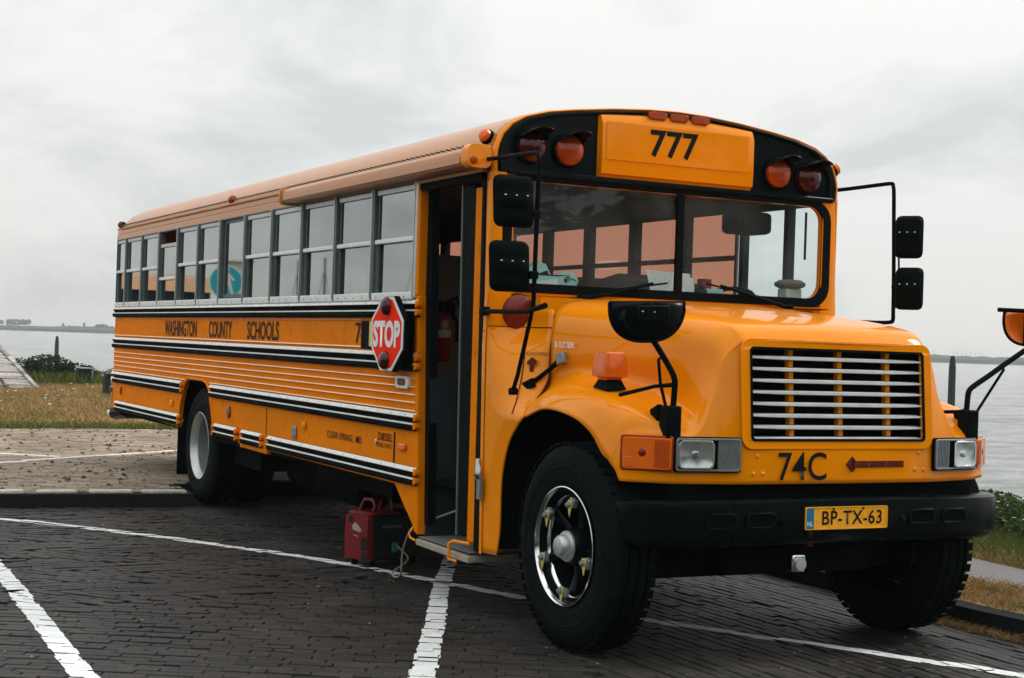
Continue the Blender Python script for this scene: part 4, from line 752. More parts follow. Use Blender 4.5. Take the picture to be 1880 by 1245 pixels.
# wheel housings
def half_liner(xc, zc, r, y0, y1, a0=-20, a1=200):
    A = [R(a0 + (a1 - a0) * i / 20) for i in range(21)]
    return MB().grid([[(xc + r * math.cos(a), y, zc + r * math.sin(a)) for a in A] for y in (y0, y1)])
for sg in (-1, 1):
    half_liner(1.78, 0.53, 0.62, sg * 1.145, sg * 0.60, 12, 188).build('wheel_housing', M['under'], bus, smooth=60)
    half_liner(-4.78, 0.54, 0.60, sg * 1.19, sg * 0.4).build('wheel_housing', M['under'], bus, smooth=60)
    MB().box((1.15, sg * 0.60, 0.45), (2.45, sg * 0.57, 1.20)).build('wheel_housing', M['under'], bus, smooth=0)
# engine bay filler under the hood so no light leaks through
MB().box((1.0, -0.70, 0.9), (2.27, 0.70, 1.50)).build('engine', M['under'], bus, smooth=0)
MB().box((-5.50, -1.20, 0.20), (-5.48, -0.62, 0.66)).build('mud_flap', M['rubber'], bus, bevel=0.01)
# ---- wheels
def tyre_profile(R_, ri, w):
    return [(0.012, ri + 0.0), (0.0, ri + 0.018), (-0.006, ri + 0.06), (-0.007, ri + 0.10), (-0.011, ri + 0.104), (-0.011, ri + 0.110), (-0.008, ri + 0.114), (-0.008, (R_ + ri) / 2 + 0.03), (0.0, R_ - 0.055), (0.014, R_ - 0.028), (0.030, R_ - 0.010), (0.055, R_ - 0.003), (0.058, R_ - 0.014), (0.066, R_ - 0.014), (0.070, R_), (w / 2 - 0.01, R_ + 0.002), (w / 2 - 0.008, R_ - 0.012), (w / 2 + 0.006, R_ - 0.012), (w / 2 + 0.008, R_ + 0.002),
            (w - 0.070, R_), (w - 0.066, R_ - 0.014), (w - 0.058, R_ - 0.014), (w - 0.055, R_ - 0.003), (w - 0.030, R_ - 0.010), (w - 0.014, R_ - 0.028), (w, R_ - 0.055), (w + 0.006, (R_ + ri) / 2), (w, ri + 0.03), (w - 0.02, ri)]
def front_wheel(sg, x=1.900):
    y = sg * (1.200 if sg < 0 else 1.035); ax = (0, -sg, 0)
    o = MB().lathe((x, y, 0.521), ax, tyre_profile(0.521, 0.292, 0.232), 64, cap=False)
    wh = o.build('front_wheel', M['tyre'], bus, smooth=28)
    q = MB()
    for k in range(56):
        a = 2 * math.pi * k / 56
        for (t0, t1) in ((0.012, 0.054), (0.178, 0.220)):
            c_ = Vector((x + 0.517 * math.cos(a), y - sg * (t0 + t1) / 2, 0.521 + 0.517 * math.sin(a)))
            q.obox(c_, (-math.sin(a), 0, math.cos(a)), (0, 1, 0), (math.cos(a), 0, math.sin(a)), 0.020, (t1 - t0) / 2, 0.0045)
    tag(q.build('tread_blocks', M['tyre'], wh, smooth=0), kind='stuff')
    MB().lathe((x, y, 0.521), ax, [(0.004, 0.292), (-0.008, 0.300), (-0.010, 0.295), (0.0, 0.288), (0.012, 0.284)], 64, cap=False).build('rim', M['chrome'], wh, smooth=40)
    MB().lathe((x, y, 0.521), ax, [(0.012, 0.284), (0.045, 0.276), (0.060, 0.268)], 64, cap=False).build('rim_band', M['black'], wh, smooth=40)
    MB().lathe((x, y, 0.521), ax, [(0.060, 0.268), (0.046, 0.262), (0.043, 0.256), (0.050, 0.247), (0.060, 0.244)], 64, cap=False).build('rim_band', M['chrome'], wh, smooth=40)
    MB().lathe((x, y, 0.521), ax, [(0.060, 0.244), (0.075, 0.236), (0.16, 0.230)], 48, cap=False).build('rim_band', M['under'], wh, smooth=40)
    MB().lathe((x, y - sg * 0.16, 0.521), ax, [(0, 0.24), (0.01, 0.0)], 32).build('brake_drum', M['under'], wh)
    MB().lathe((x, y, 0.521), ax, [(0.16, 0.11), (0.06, 0.10), (0.03, 0.085), (0.02, 0.08)], 32).build('hub', M['black'], wh, smooth=40)
    hc = MB().lathe((x, y, 0.521), ax, [(0.03, 0.078), (0.010, 0.077), (0.002, 0.072), (0.0, 0.060), (-0.026, 0.056), (-0.038, 0.046), (-0.043, 0.026), (-0.044, 0.0)], 32).build('hub_cap', M['alu'], wh, smooth=35)
    for deg in (75, 142, 202, 270, 346):
        a = R(deg); u_ = Vector((math.cos(a), 0, math.sin(a))); v_ = Vector((-math.sin(a), 0, math.cos(a))); n_ = Vector((0, sg, 0)); c0 = Vector((x, y, 0.521))
        pts = [(0.07, 0.030, -0.05), (0.12, 0.022, -0.065), (0.18, 0.020, -0.05), (0.235, 0.030, -0.03)]
        MB().grid([[tuple(c0 + u_ * r_ + v_ * (w_ * s_) + n_ * (d_ - 0.02 * abs(s_))) for s_ in (-1, -0.5, 0.5, 1)] for r_, w_, d_ in pts]).build('spoke', M['black'], wh, smooth=50)
        lg = MB().obox(c0 + u_ * 0.232 + n_ * (-0.012), u_, v_, n_, 0.022, 0.026, 0.014).build('rim_clamp', M['greymetal'], wh, bevel=0.006)
        MB().lathe(tuple(c0 + u_ * 0.222 + n_ * 0.0), tuple(n_), [(0, 0.017), (0.018, 0.016), (0.030, 0.011), (0.032, 0)], 8).build('lug_nut', M['greymetal'], wh)
        MB().prism([(-0.018, -0.022), (0.018, -0.022), (0.022, 0.0), (0.0, 0.062), (-0.022, 0.0)], lambda a_, b_: tuple(c0 + u_ * (0.222) + Vector((a_ * 1, 0, -b_)) + n_ * 0.006), n_ * 0.004).build('nut_pointer', M['yellow'], wh, smooth=0)
for sg in (-1, 1): front_wheel(sg)
def rear_wheel(sg, x=-4.80):
    for k in (0, 1):
        y = sg * (1.180 - 0.30 * k); ax = (0, -sg, 0)
        wh = MB().lathe((x, y, 0.521), ax, tyre_profile(0.521, 0.292, 0.26), 56, cap=False).build('rear_wheel', M['tyre'], bus, smooth=28)
        if k == 0:
            MB().lathe((x, y, 0.521), ax, [(0.004, 0.294), (-0.006, 0.300), (-0.008, 0.296), (0.01, 0.284), (0.03, 0.268), (0.055, 0.262)], 56, cap=False).build('rim', M['alu'], wh, smooth=40)
            MB().lathe((x, y, 0.521), ax, [(0.055, 0.262), (0.17, 0.256)], 56, cap=False).build('rim_well', M['greymetal'], wh, smooth=40)
            MB().lathe((x, y, 0.521), ax, [(0.165, 0.257), (0.185, 0.20), (0.18, 0.13), (0.12, 0.11), (0.10, 0.09), (0.10, 0)], 40, cap=False).build('hub', M['greymetal'], wh, smooth=40)
            for i in range(5):
                a = R(72 * i + 20); MB().lathe((x + 0.235 * math.cos(a), y - sg * 0.155, 0.521 + 0.235 * math.sin(a)), (0, sg, 0), [(0, 0.014), (0.03, 0.012), (0.031, 0)], 8).build('lug_nut', M['greymetal'], wh)
for sg in (-1, 1): rear_wheel(sg)

# ---- mirrors on the near side: tube frame with two flat black heads
ma = MB().tube(curve([(0.86, -1.235, 2.548), (1.10, -1.25, 2.535), (1.40, -1.275, 2.522), (1.60, -1.282, 2.512), (1.640, -1.284, 2.495), (1.652, -1.284, 2.44), (1.652, -1.284, 2.30), (1.645, -1.283, 2.06), (1.640, -1.282, 1.80), (1.632, -1.281, 1.72), (1.60, -1.276, 1.697), (1.40, -1.262, 1.694), (0.96, -1.245, 1.700)], 60), 0.0125, 10).build('mirror_frame', M['matblack'], bus)
MB().tube([(1.62, -1.28, 1.69), (1.56, -1.26, 1.63), (1.42, -1.245, 1.36), (1.352, -1.235, 1.275)], 0.012, 8).build('frame_brace', M['matblack'], ma)
MB().lathe((1.350, -1.242, 1.272), (0, -1, 0), [(-0.03, 0.020), (0.01, 0.020), (0.014, 0)], 10).build('brace_foot', M['matblack'], ma)
MB().tube([(1.60, -1.278, 1.700), (1.80, -1.30, 1.722)], [0.013, 0.016], 8).build('frame_stub', M['matblack'], ma)
MB().box((0.955, -1.262, 1.675), (1.02, -1.218, 1.725)).build('frame_clamp', M['matblack'], ma, bevel=0.008)
MB().box((0.84, -1.262, 2.50), (0.94, -1.20, 2.575)).build('frame_clamp', M['matblack'], ma, bevel=0.01)
hdir = Vector((1.0, 0.86, 0)).normalized(); hn = Vector((0.86, -1.0, 0)).normalized() * 1.0
def mirror_head(cx, cy, z0, z1, w_, par, hdir, hn, lean=0.0):
    c = Vector((cx, cy, (z0 + z1) / 2)); h = (z1 - z0) / 2; rows = []
    NU, NV = 10, 14
    for i in range(NU + 1):
        row = []
        for j in range(NV + 1):
            su = (i / NU - 0.5) * 2; sv = (j / NV - 0.5) * 2
            cu = math.copysign(1 - (1 - abs(su)) ** 1.0, su) ; rr_ = 0.06
            dpt = 0.050 * (1 - abs(su) ** 6) ** 0.5 * (1 - abs(sv) ** 8) ** 0.5
            if abs(sv) < 0.16: dpt += 0.012 * (1 - abs(su) ** 4)
            row.append(tuple(c + hdir * su * (1 - 0.10 * abs(sv) ** 12) * w_ / 2 + Vector((0, 0, sv * (1 - 0.08 * abs(su) ** 8) * h)) + hdir * lean * -sv + hn * dpt))
        rows.append(row)
    o = MB().grid(rows); 
    o2 = o.build('mirror_head', M['matblack'], par, smooth=60)
    MB().prism(rrect(-w_ / 2, -h, w_ / 2, h, 0.04, 5), lambda a, b_: tuple(c + hdir * a + Vector((0, 0, b_)) + hdir * lean * (-b_ / h)), hn * 0.008).build('mirror_rim', M['matblack'], o2, smooth=0, bevel=0.003)
    MB().prism(rrect(-w_ / 2 + 0.012, -h + 0.012, w_ / 2 - 0.012, h - 0.012, 0.02, 4), lambda a, b_: tuple(c + hdir * a + Vector((0, 0, b_)) + hdir * lean * (-b_ / h)), hn * -0.003).build('mirror_glass', M['chrome'], o2, smooth=0)
    for k in (-1, 0, 1):
        MB().lathe(tuple(c + hdir * k * w_ * 0.27 + hn * 0.058 + Vector((0, 0, 0.14 * h + 0.006))), (0, 0, 1), [(0, 0.006), (0.004, 0.005), (0.005, 0)], 8).build('screw', M['chrome'], o2)
    return o2
# heads face backwards; seen from the front they span about 0.25 m
fy = Vector((0.18, 1.0, 0)).normalized(); fnn = Vector((1.0, -0.18, 0)).normalized()
mirror_head(1.605, -1.402, 2.120, 2.388, 0.215, ma, fy, fnn, 0.006)
mirror_head(1.590, -1.405, 1.790, 2.052, 0.215, ma, fy, fnn, 0.006)
for z in (2.19, 1.88): MB().tube([(1.645, -1.284, z), (1.61, -1.33, z)], 0.011, 8).box((1.615, -1.315, z - 0.02), (1.665, -1.27, z + 0.02)).build('head_bracket', M['matblack'], ma, bevel=0.004)
# far side mirror frame
mf = MB().tube(curve([(0.86, 1.215, 2.56), (0.99, 1.29, 2.572), (1.15, 1.37, 2.588), (1.245, 1.398, 2.592), (1.262, 1.40, 2.575), (1.270, 1.40, 2.53), (1.278, 1.40, 2.36), (1.292, 1.40, 2.06), (1.300, 1.40, 1.80), (1.300, 1.40, 1.755), (1.285, 1.395, 1.737), (1.20, 1.36, 1.733), (1.02, 1.29, 1.738)], 60), 0.0125, 10).build('mirror_frame', M['matblack'], bus)
fy2 = Vector((0.95, 0.65, 0)).normalized(); fn2 = Vector((0.65, -0.95, 0)).normalized()
mirror_head(1.405, 1.415, 2.125, 2.385, 0.17, mf, fy2, fn2)
mirror_head(1.420, 1.415, 1.812, 2.070, 0.17, mf, fy2, fn2)
for z in (2.27, 1.955): MB().tube([(1.290, 1.40, z), (1.37, 1.40, z)], 0.014, 8).build('head_bracket', M['matblack'], mf)
MB().tube([(1.295, 1.405, 1.80), (1.335, 1.41, 1.90), (1.32, 1.41, 2.18), (1.335, 1.41, 2.24)], 0.006, 6).build('head_cable', M['matblack'], mf)
# crossview mirrors on the fenders
def crossview(sg, head, hx, arm):
    bk = MB().box((2.395, sg * 0.905, 1.095), (2.475, sg * 0.985, 1.255)).build('mirror_base', M['matblack'], bus, bevel=0.008)
    MB().prism([(-0.05, 0.03), (0.02, 0.06), (0.02, -0.03), (-0.04, 0.0)], lambda a, b_: (2.36 + a, sg * 0.985, 1.20 + b_), (0, -sg * 0.03, 0)).build('base_wedge', M['matblack'], bk, bevel=0.004)
    MB().tube(curve(arm, 24), 0.015, 10).build('mirror_arm', M['matblack'], bk)
    return bk
bk = crossview(-1, None, 0, [(2.44, -0.935, 1.24), (2.44, -0.930, 1.32), (2.44, -0.932, 1.385), (2.43, -0.965, 1.45), (2.42, -1.035, 1.55), (2.42, -1.085, 1.60), (2.42, -1.16, 1.605), (2.44, -1.215, 1.62), (2.45, -1.245, 1.66), (2.42, -1.21, 1.70)])
MB().tube([(2.42, -0.96, 1.24), (2.40, -0.985, 1.36), (2.40, -1.0, 1.475), (2.42, -0.995, 1.485)], 0.008, 8).build('arm_strut', M['matblack'], bk)
MB().tube([(2.44, -0.935, 1.355), (2.38, -1.0, 1.345), (2.24, -1.115, 1.295)], [0.012, 0.009, 0.010], 8).build('arm_strut', M['matblack'], bk)
def dome_head(c, u_, v_, n_, w_, h_, depth_, par, mat_back, mat_glass):
    # half disc: flat top edge, round below, bowed outwards along n_
    c = Vector(c); u_ = Vector(u_).normalized(); v_ = Vector(v_).normalized(); n_ = Vector(n_).normalized(); rows = []
    for i in range(13):
        r_ = i / 12; row = []
        for j in range(25):
            a = math.pi + math.pi * j / 24
            row.append(tuple(c + u_ * (w_ / 2 * r_ * math.copysign(abs(math.cos(a)) ** 0.82, math.cos(a))) + v_ * (h_ * r_ * -abs(math.sin(a)) ** 0.82) + n_ * depth_ * (1 - r_ ** 3)))
        rows.append(row)
    o = MB().grid(rows).build('crossview_mirror', mat_back, par, smooth=60); sl_ = o.modifiers.new('solid', 'SOLIDIFY'); sl_.thickness = 0.006
    edge = [(w_ / 2 * math.copysign(abs(math.cos(math.pi + math.pi * j / 24)) ** 0.82, math.cos(math.pi + math.pi * j / 24)), -h_ * abs(math.sin(math.pi + math.pi * j / 24)) ** 0.82) for j in range(25)]
    MB().tube([tuple(c + u_ * a + v_ * b_) for a, b_ in edge] + [tuple(c + u_ * edge[0][0] + v_ * edge[0][1])], 0.008, 6).build('mirror_rim', M['matblack'], o)
    return o
h1 = dome_head((2.42, -1.085, 1.742), (0.12, 1, 0.04), (0, 0.02, 1), (1, -0.12, 0), 0.395, 0.185, 0.045, bk, M['black'], None)
MB().obox((2.475, -1.085, 1.69), (0.12, 1, 0.04), (0, 0.02, 1), (1, -0.12, 0), 0.085, 0.038, 0.006).build('mirror_bracket', M['black'], h1, bevel=0.006)
for k in (-1, 0, 1): MB().lathe((2.482, -1.085 + 0.065 * k, 1.696), (1, 0, 0), [(0, 0.005), (0.004, 0.004), (0.005, 0)], 8).build('screw', M['chrome'], h1)
bk2 = crossview(1, None, 0, [(2.42, 0.945, 1.24), (2.41, 0.960, 1.30), (2.40, 0.975, 1.345), (2.40, 1.00, 1.375), (2.40, 1.10, 1.430), (2.40, 1.25, 1.515), (2.40, 1.42, 1.61), (2.40, 1.47, 1.66), (2.38, 1.45, 1.70)])
MB().tube([(2.41, 0.965, 1.17), (2.40, 1.02, 1.22), (2.40, 1.225, 1.475), (2.40, 1.21, 1.50)], 0.008, 8).build('arm_strut', M['matblack'], bk2)
MB().tube([(2.42, 0.93, 1.245), (2.25, 0.86, 1.232)], 0.010, 8).build('arm_strut', M['matblack'], bk2)
h2 = dome_head((2.38, 1.462, 1.802), (0.55, 1, 0.0), (0.10, 0.08, 1), (-1.0, 0.55, 0), 0.33, 0.190, 0.070, bk2, M['amber'], None)  # amber colour painted in as the mirror's reflection
MB().tube([(2.38 - 0.10, 1.462 - 0.175, 1.805), (2.38 + 0.09, 1.462 + 0.17, 1.800)], 0.012, 8).build('mirror_brow', M['matblack'], h2)
MB().obox((2.385, 1.477, 1.70), (0.55, 1, 0), (0, 0, 1), (-1, 0.55, 0), 0.075, 0.085, 0.008).build('mirror_back', M['matblack'], h2, bevel=0.01)
# beacon on the near fender
bn = MB().prism(rrect(-0.072, -0.060, 0.072, 0.060, 0.02, 4), lambda a, b_: (1.955 + a * 0.9 , -1.00 + b_, 1.360), (0, 0, 0.002))
rows = []
for (z, s_) in ((1.358, 0.60), (1.372, 0.74), (1.376, 0.98), (1.40, 1.0), (1.47, 0.90), (1.494, 0.84), (1.500, 0.74), (1.501, 0.0)):
    rows.append([(1.955 + a * s_, -1.00 + b_ * s_, z) for a, b_ in rrect(-0.072, -0.072, 0.072, 0.072, 0.022, 4)]); rows[-1].append(rows[-1][0])
bo = MB().grid(rows).build('fender_beacon', M['amber'], bus, smooth=35)
MB().hexa([(1.885, -1.06, 1.318), (2.03, -1.06, 1.305), (2.03, -0.94, 1.312), (1.885, -0.94, 1.325), (1.905, -1.04, 1.362), (2.005, -1.04, 1.362), (2.005, -0.96, 1.362), (1.905, -0.96, 1.362)]).build('beacon_foot', M['matblack'], bo, bevel=0.006)
# wipers
for (base, mid, tip, sidey) in (((1.03, -0.66, 1.795), (1.03, -0.48, 1.825), (1.005, -0.16, 1.905), 1), ((1.03, 0.82, 1.80), (1.03, 0.66, 1.835), (1.005, 0.32, 1.915), -1)):
    wp = MB().tube([base, mid, tip], [0.014, 0.012, 0.008], 8).build('wiper', M['matblack'], bus)
    d_ = Vector(tip) - Vector(mid); MB().tube([tuple(Vector(tip) - Vector((0, 0.30 * sidey, 0.055))), tuple(Vector(tip) + Vector((0.0, 0.10 * sidey, 0.006)))], 0.006, 6).build('wiper_blade', M['rubber'], wp)
    MB().lathe(base, (0.5, 0, 1), [(-0.03, 0.022), (0.02, 0.020), (0.026, 0)], 12).build('wiper_pivot', M['matblack'], wp)
MB().tube([(1.08, -0.81, 1.755), (1.08, -0.77, 1.785), (1.08, -0.70, 1.795), (1.08, -0.64, 1.775), (1.08, -0.61, 1.76)], 0.007, 6).build('washer_hose', M['matblack'], bus)

# ---- stop sign folded on the near side
sx, sz = -0.180, 1.560; hw, hh = 0.252, 0.229; cx_, cz_ = 0.078, 0.118
octo = [(sx - 0.083, sz + hh), (sx + 0.083, sz + hh), (sx + hw, sz + 0.080), (sx + hw, sz - 0.093), (sx + 0.090, sz - hh), (sx - 0.090, sz - hh), (sx - hw, sz - 0.078), (sx - hw, sz + 0.092)]
ycal = -1.335
ss = MB().prism(octo, lambda x, z: (x, ycal, z), (0, 0.006, 0)).build('stop_sign', M['white'], bus, smooth=0)
tag(ss, 'octagonal red sign reading STOP with a red lamp above and below')
ctr = Vector((sx, sz)); inn = [((x - sx) * 0.91 + sx, (z - sz) * 0.92 + sz) for x, z in octo]
MB().prism(inn, lambda x, z: (x, ycal - 0.0015, z), (0, 0.001, 0)).build('sign_face', M['signred'], ss, smooth=0)
MB().prism([(x, z) for x, z in [((a - sx) * 1.0 + sx + 0.014, (b_ - sz) * 1.02 + sz) for a, b_ in octo]], lambda x, z: (x, ycal + 0.008, z), (0, 0.035, 0)).build('sign_shade_backing', M['matblack'], ss, smooth=0, bevel=0.008)  # black octagon set off to one side as the sign's dark shade
text('lettering', 'STOP', (sx - 0.215, ycal - 0.002, sz - 0.086), (1, 0, 0), (0, 0, 1), 0.43, 0.168, M['white'], ss, 0.045, 0.001)
for dz in (0.168, -0.165):
    MB().lathe((sx + 0.0, ycal - 0.002, sz + dz), (0, -1, 0), [(0, 0.058), (0.020, 0.055), (0.034, 0.040), (0.041, 0.020), (0.043, 0)], 28).build('sign_lamp', M['redlens'], ss, smooth=60)
MB().box((-0.59, -1.325, 1.475), (-0.44, -1.30, 1.640)).box((-0.60, -1.325, 1.475), (-0.575, -1.22, 1.640)).build('sign_hinge', M['matblack'], ss, smooth=0, bevel=0.004)
MB().box((-0.475, -1.333, 1.478), (-0.437, -1.328, 1.636)).build('hinge_label', M['yellow'], ss, smooth=0)
MB().box((-0.45, -1.262, 1.345), (0.055, -1.25, 1.665)).build('panel_shade_plate', M['matblack'], ss, smooth=0, bevel=0.01)  # black plate added over the panel where only the sign's shade falls

# ---- interior
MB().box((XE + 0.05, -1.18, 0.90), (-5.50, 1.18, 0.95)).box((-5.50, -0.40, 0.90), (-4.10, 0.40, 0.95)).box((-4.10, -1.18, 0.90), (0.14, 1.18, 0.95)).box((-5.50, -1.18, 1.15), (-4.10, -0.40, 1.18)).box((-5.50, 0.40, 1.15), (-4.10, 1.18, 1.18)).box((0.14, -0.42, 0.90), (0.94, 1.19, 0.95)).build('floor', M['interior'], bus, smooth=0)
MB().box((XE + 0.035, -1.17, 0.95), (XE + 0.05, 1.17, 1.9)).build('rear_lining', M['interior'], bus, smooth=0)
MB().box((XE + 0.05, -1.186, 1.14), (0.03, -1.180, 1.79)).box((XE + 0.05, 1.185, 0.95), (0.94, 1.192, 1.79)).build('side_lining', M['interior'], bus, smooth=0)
def seat(x, y0, y1, name='bus_seat', mat=M['seat'], ztop=2.02):
    o = MB().prism([(x - 0.05, 0.98 + 0.35), (x + 0.42, 1.36), (x + 0.44, 1.44), (x + 0.40, 1.47), (x + 0.06, 1.46)], lambda a, z: (a, y0, z), (0, y1 - y0, 0)).build(name, mat, bus, bevel=0.02)
    rows = []
    bk_ = MB().prism([(y0, 1.40), (y1, 1.40)] + [(y1 - (y1 - y0) * 0.5 * (1 - math.cos(R(t)) ** 0.6 if t < 90 else 1), 1.88 + (ztop - 1.88) * math.sin(R(t))) for t in (0, 20, 40, 60, 80)] + [(y0 + (y1 - y0) * 0.5 * (1 - math.cos(R(t)) ** 0.6), 1.88 + (ztop - 1.88) * math.sin(R(t))) for t in (80, 60, 40, 20, 0)], lambda y, z: (x - 0.02 - (z - 1.4) * 0.12, y, z), (0.07, 0, 0)).build('seat_back', mat, o, bevel=0.02)
    MB().box((x + 0.0, y0 + 0.08, 0.95), (x + 0.35, y0 + 0.12, 1.34)).build('seat_leg', M['matblack'], o, smooth=0)
for i in range(9):
    for (y0, y1) in ((-1.14, -0.30), (0.30, 1.14)):
        seat(-1.35 - 0.70 * i if y0 < 0 else -1.1 - 0.7 * i, y0, y1, ztop=2.03)
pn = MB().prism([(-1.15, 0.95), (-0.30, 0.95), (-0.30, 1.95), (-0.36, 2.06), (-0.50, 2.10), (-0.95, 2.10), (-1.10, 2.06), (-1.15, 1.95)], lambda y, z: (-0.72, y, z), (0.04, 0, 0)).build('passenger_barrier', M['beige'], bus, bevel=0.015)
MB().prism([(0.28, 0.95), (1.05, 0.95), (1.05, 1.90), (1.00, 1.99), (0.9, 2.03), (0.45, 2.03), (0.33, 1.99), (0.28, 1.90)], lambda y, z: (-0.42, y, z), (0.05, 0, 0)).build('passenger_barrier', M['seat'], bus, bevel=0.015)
# driver's seat, dashboard, steering wheel
ds = MB().prism(rrect(0.42, 1.25, 0.92, 1.97, 0.1, 5), lambda y, z: (0.02 - (z - 1.3) * 0.18, y, z), (0.10, 0, 0)).build('driver_seat', M['seat'], bus, bevel=0.03)
MB().box((0.05, 0.42, 1.28), (0.50, 0.92, 1.42)).build('seat_cushion', M['seat'], ds, bevel=0.04)
MB().box((0.15, 0.55, 0.95), (0.40, 0.80, 1.29)).build('seat_pedestal', M['matblack'], ds, smooth=0)
db = MB().prism([(0.93, 1.10), (0.93, 1.842), (0.72, 1.825), (0.62, 1.76), (0.66, 1.10)], lambda x, z: (x, -0.42, z), (0, 1.56, 0)).build('dashboard', M['matblack'], bus, bevel=0.01)
MB().prism([(0.93, 1.55), (0.93, 1.842), (0.80, 1.83), (0.78, 1.55)], lambda x, z: (x, -1.13, z), (0, 0.70, 0)).build('dashboard', M['matblack'], bus, bevel=0.01)
q = MB(); cS = Vector((0.50, 0.66, 1.80)); aS = Vector((-0.5, 0, 0.86)).normalized(); u1 = Vector((0, 1, 0)); v1 = aS.cross(u1)
q.tube([tuple(cS + (u1 * math.cos(R(t)) + v1 * math.sin(R(t))) * 0.235) for t in range(0, 361, 12)], 0.013, 8)
for t in (0, 120, 240): q.tube([tuple(cS), tuple(cS + (u1 * math.cos(R(t)) + v1 * math.sin(R(t))) * 0.235)], 0.010, 6)
q.tube([tuple(cS), (0.72, 0.66, 1.50)], 0.025, 8); q.build('steering_wheel', M['matblack'], bus)
MB().tube([(0.10, 1.08, 1.9), (0.10, 1.08, 2.46)], 0.012, 8).build('grab_pole', M['alu'], bus)
MB().box((0.40, 0.72, 2.28), (0.62, 0.98, 2.42)).build('fan_housing', M['matblack'], bus, bevel=0.03)
MB().box((0.62, 0.40, 2.46), (0.92, 1.12, 2.56)).box((0.50, -1.10, 2.46), (0.90, 0.40, 2.56)).build('overhead_panel', M['interior'], bus, bevel=0.02)
MB().box((0.0, 1.12, 2.46), (0.62, 1.17, 2.50)).build('window_header', M['interior'], bus, smooth=0)
MB().tube([(0.80, 1.10, 2.42), (0.80, 1.10, 2.12)], 0.008, 6).build('visor_cord', M['matblack'], bus)
# loose things behind the windshield
def setthing(name, label, cat, loc, parts):
    t = thing(name, label, cat, loc)
    for nm, mb, mt, kw in parts: setparent(mb.build(nm, mt, None, **kw), t)
    return t
setthing('turquoise_tray', 'pale turquoise moulded holder on the dashboard behind the near windshield pane', 'tray', (0.85, -0.76, 1.845), [
    ('holder_body', MB().prism([(-1.02, 1.845), (-0.60, 1.845), (-0.57, 1.90), (-0.60, 1.945), (-0.66, 1.955), (-0.72, 1.93), (-0.76, 1.93), (-0.79, 1.99), (-0.86, 2.0), (-0.90, 1.96), (-0.93, 1.95), (-0.98, 1.97), (-1.02, 1.93)], lambda y, z: (0.86, y, z), (-0.05, 0, 0), [list(reversed(rrect(-0.67, 1.885, -0.63, 1.92, 0.015, 4)))]), M['turq'], dict(bevel=0.012))])
setthing('paper_roll', 'small white paper lying against the turquoise holder on the dashboard', 'paper', (0.89, -0.84, 1.845), [
    ('paper_sheet', MB().prism([(-0.97, 1.846), (-0.72, 1.846), (-0.73, 1.905), (-0.80, 1.895), (-0.97, 1.87)], lambda y, z: (0.885, y, z), (-0.01, 0, 0)), M['paper'], dict(smooth=0))])
setthing('paper_sheets', 'white paper sheets propped on the dashboard behind the windshield divider', 'papers', (0.86, 0.15, 1.845), [
    ('paper_sheet', MB().prism([(-0.075, 1.846), (0.10, 1.846), (0.10, 1.985), (-0.10, 1.995)], lambda y, z: (0.86 - (z - 1.845) * 0.2, y, z), (-0.003, 0, 0)), M['paper'], dict(smooth=0)),
    ('paper_sheet', MB().prism([(0.07, 1.846), (0.225, 1.846), (0.225, 1.985), (0.07, 1.99)], lambda y, z: (0.85 - (z - 1.845) * 0.25, y, z), (-0.003, 0, 0)), M['paper'], dict(smooth=0)),
    ('paper_sheet', MB().prism([(0.22, 1.846), (0.255, 1.846), (0.25, 1.96), (0.22, 1.965)], lambda y, z: (0.84 - (z - 1.845) * 0.25, y, z), (-0.003, 0, 0)), M['paper'], dict(smooth=0))])
setthing('ticket_box', 'small pale box with a round dial beside the papers on the dashboard', 'box', (0.86, 0.36, 1.845), [
    ('box_body', MB().box((0.80, 0.31, 1.846), (0.87, 0.435, 1.90)), M['turq'], dict(bevel=0.006)),
    ('round_dial', MB().lathe((0.875, 0.28, 1.878), (1, 0, 0), [(-0.06, 0.032), (0.0, 0.032), (0.002, 0.0)], 18), M['matblack'], dict()),
    ('box_top', MB().box((0.78, 0.30, 1.901), (0.84, 0.37, 1.96)), M['redlens2'], dict(bevel=0.006))])
setthing('cloth_bundle', 'crumpled pale cloth on a box behind the far corner of the windshield', 'cloth', (0.80, 0.98, 1.845), [
    ('cloth_top', MB().lathe((0.80, 0.99, 1.93), (0, 0, 1), [(0, 0.0), (0.0, 0.06), (0.015, 0.095), (0.035, 0.10), (0.055, 0.07), (0.06, 0)], 18), M['greywood'], dict(smooth=60)),
    ('box_below', MB().box((0.75, 0.93, 1.846), (0.85, 1.05, 1.93)), M['paper'], dict(bevel=0.01))])
# fire extinguisher in the doorway
fe = thing('fire_extinguisher', 'red fire extinguisher with black head mounted inside the open bus door', 'extinguisher', (-0.655, -0.62, 1.40))
for nm, mb, mt in (('cylinder', MB().lathe((-0.70, -0.72, 1.40), (0, 0, 1), [(0, 0.055), (0.01, 0.062), (0.26, 0.062), (0.30, 0.045), (0.32, 0.03)], 20), M['extred']), ('valve_head', MB().box((-0.74, -0.76, 1.72), (-0.64, -0.66, 1.79)).tube([(-0.68, -0.70, 1.79), (-0.62, -0.66, 1.82), (-0.58, -0.64, 1.74)], 0.012, 8), M['matblack']),
                   ('hose', MB().tube([(-0.66, -0.70, 1.74), (-0.60, -0.66, 1.66), (-0.62, -0.65, 1.52)], 0.012, 8), M['matblack']), ('label', MB().lathe((-0.70, -0.72, 1.55), (0, 0, 1), [(0, 0.0625), (0.05, 0.0625)], 20), M['cream'])):
    setparent(mb.build(nm, mt, None), fe)

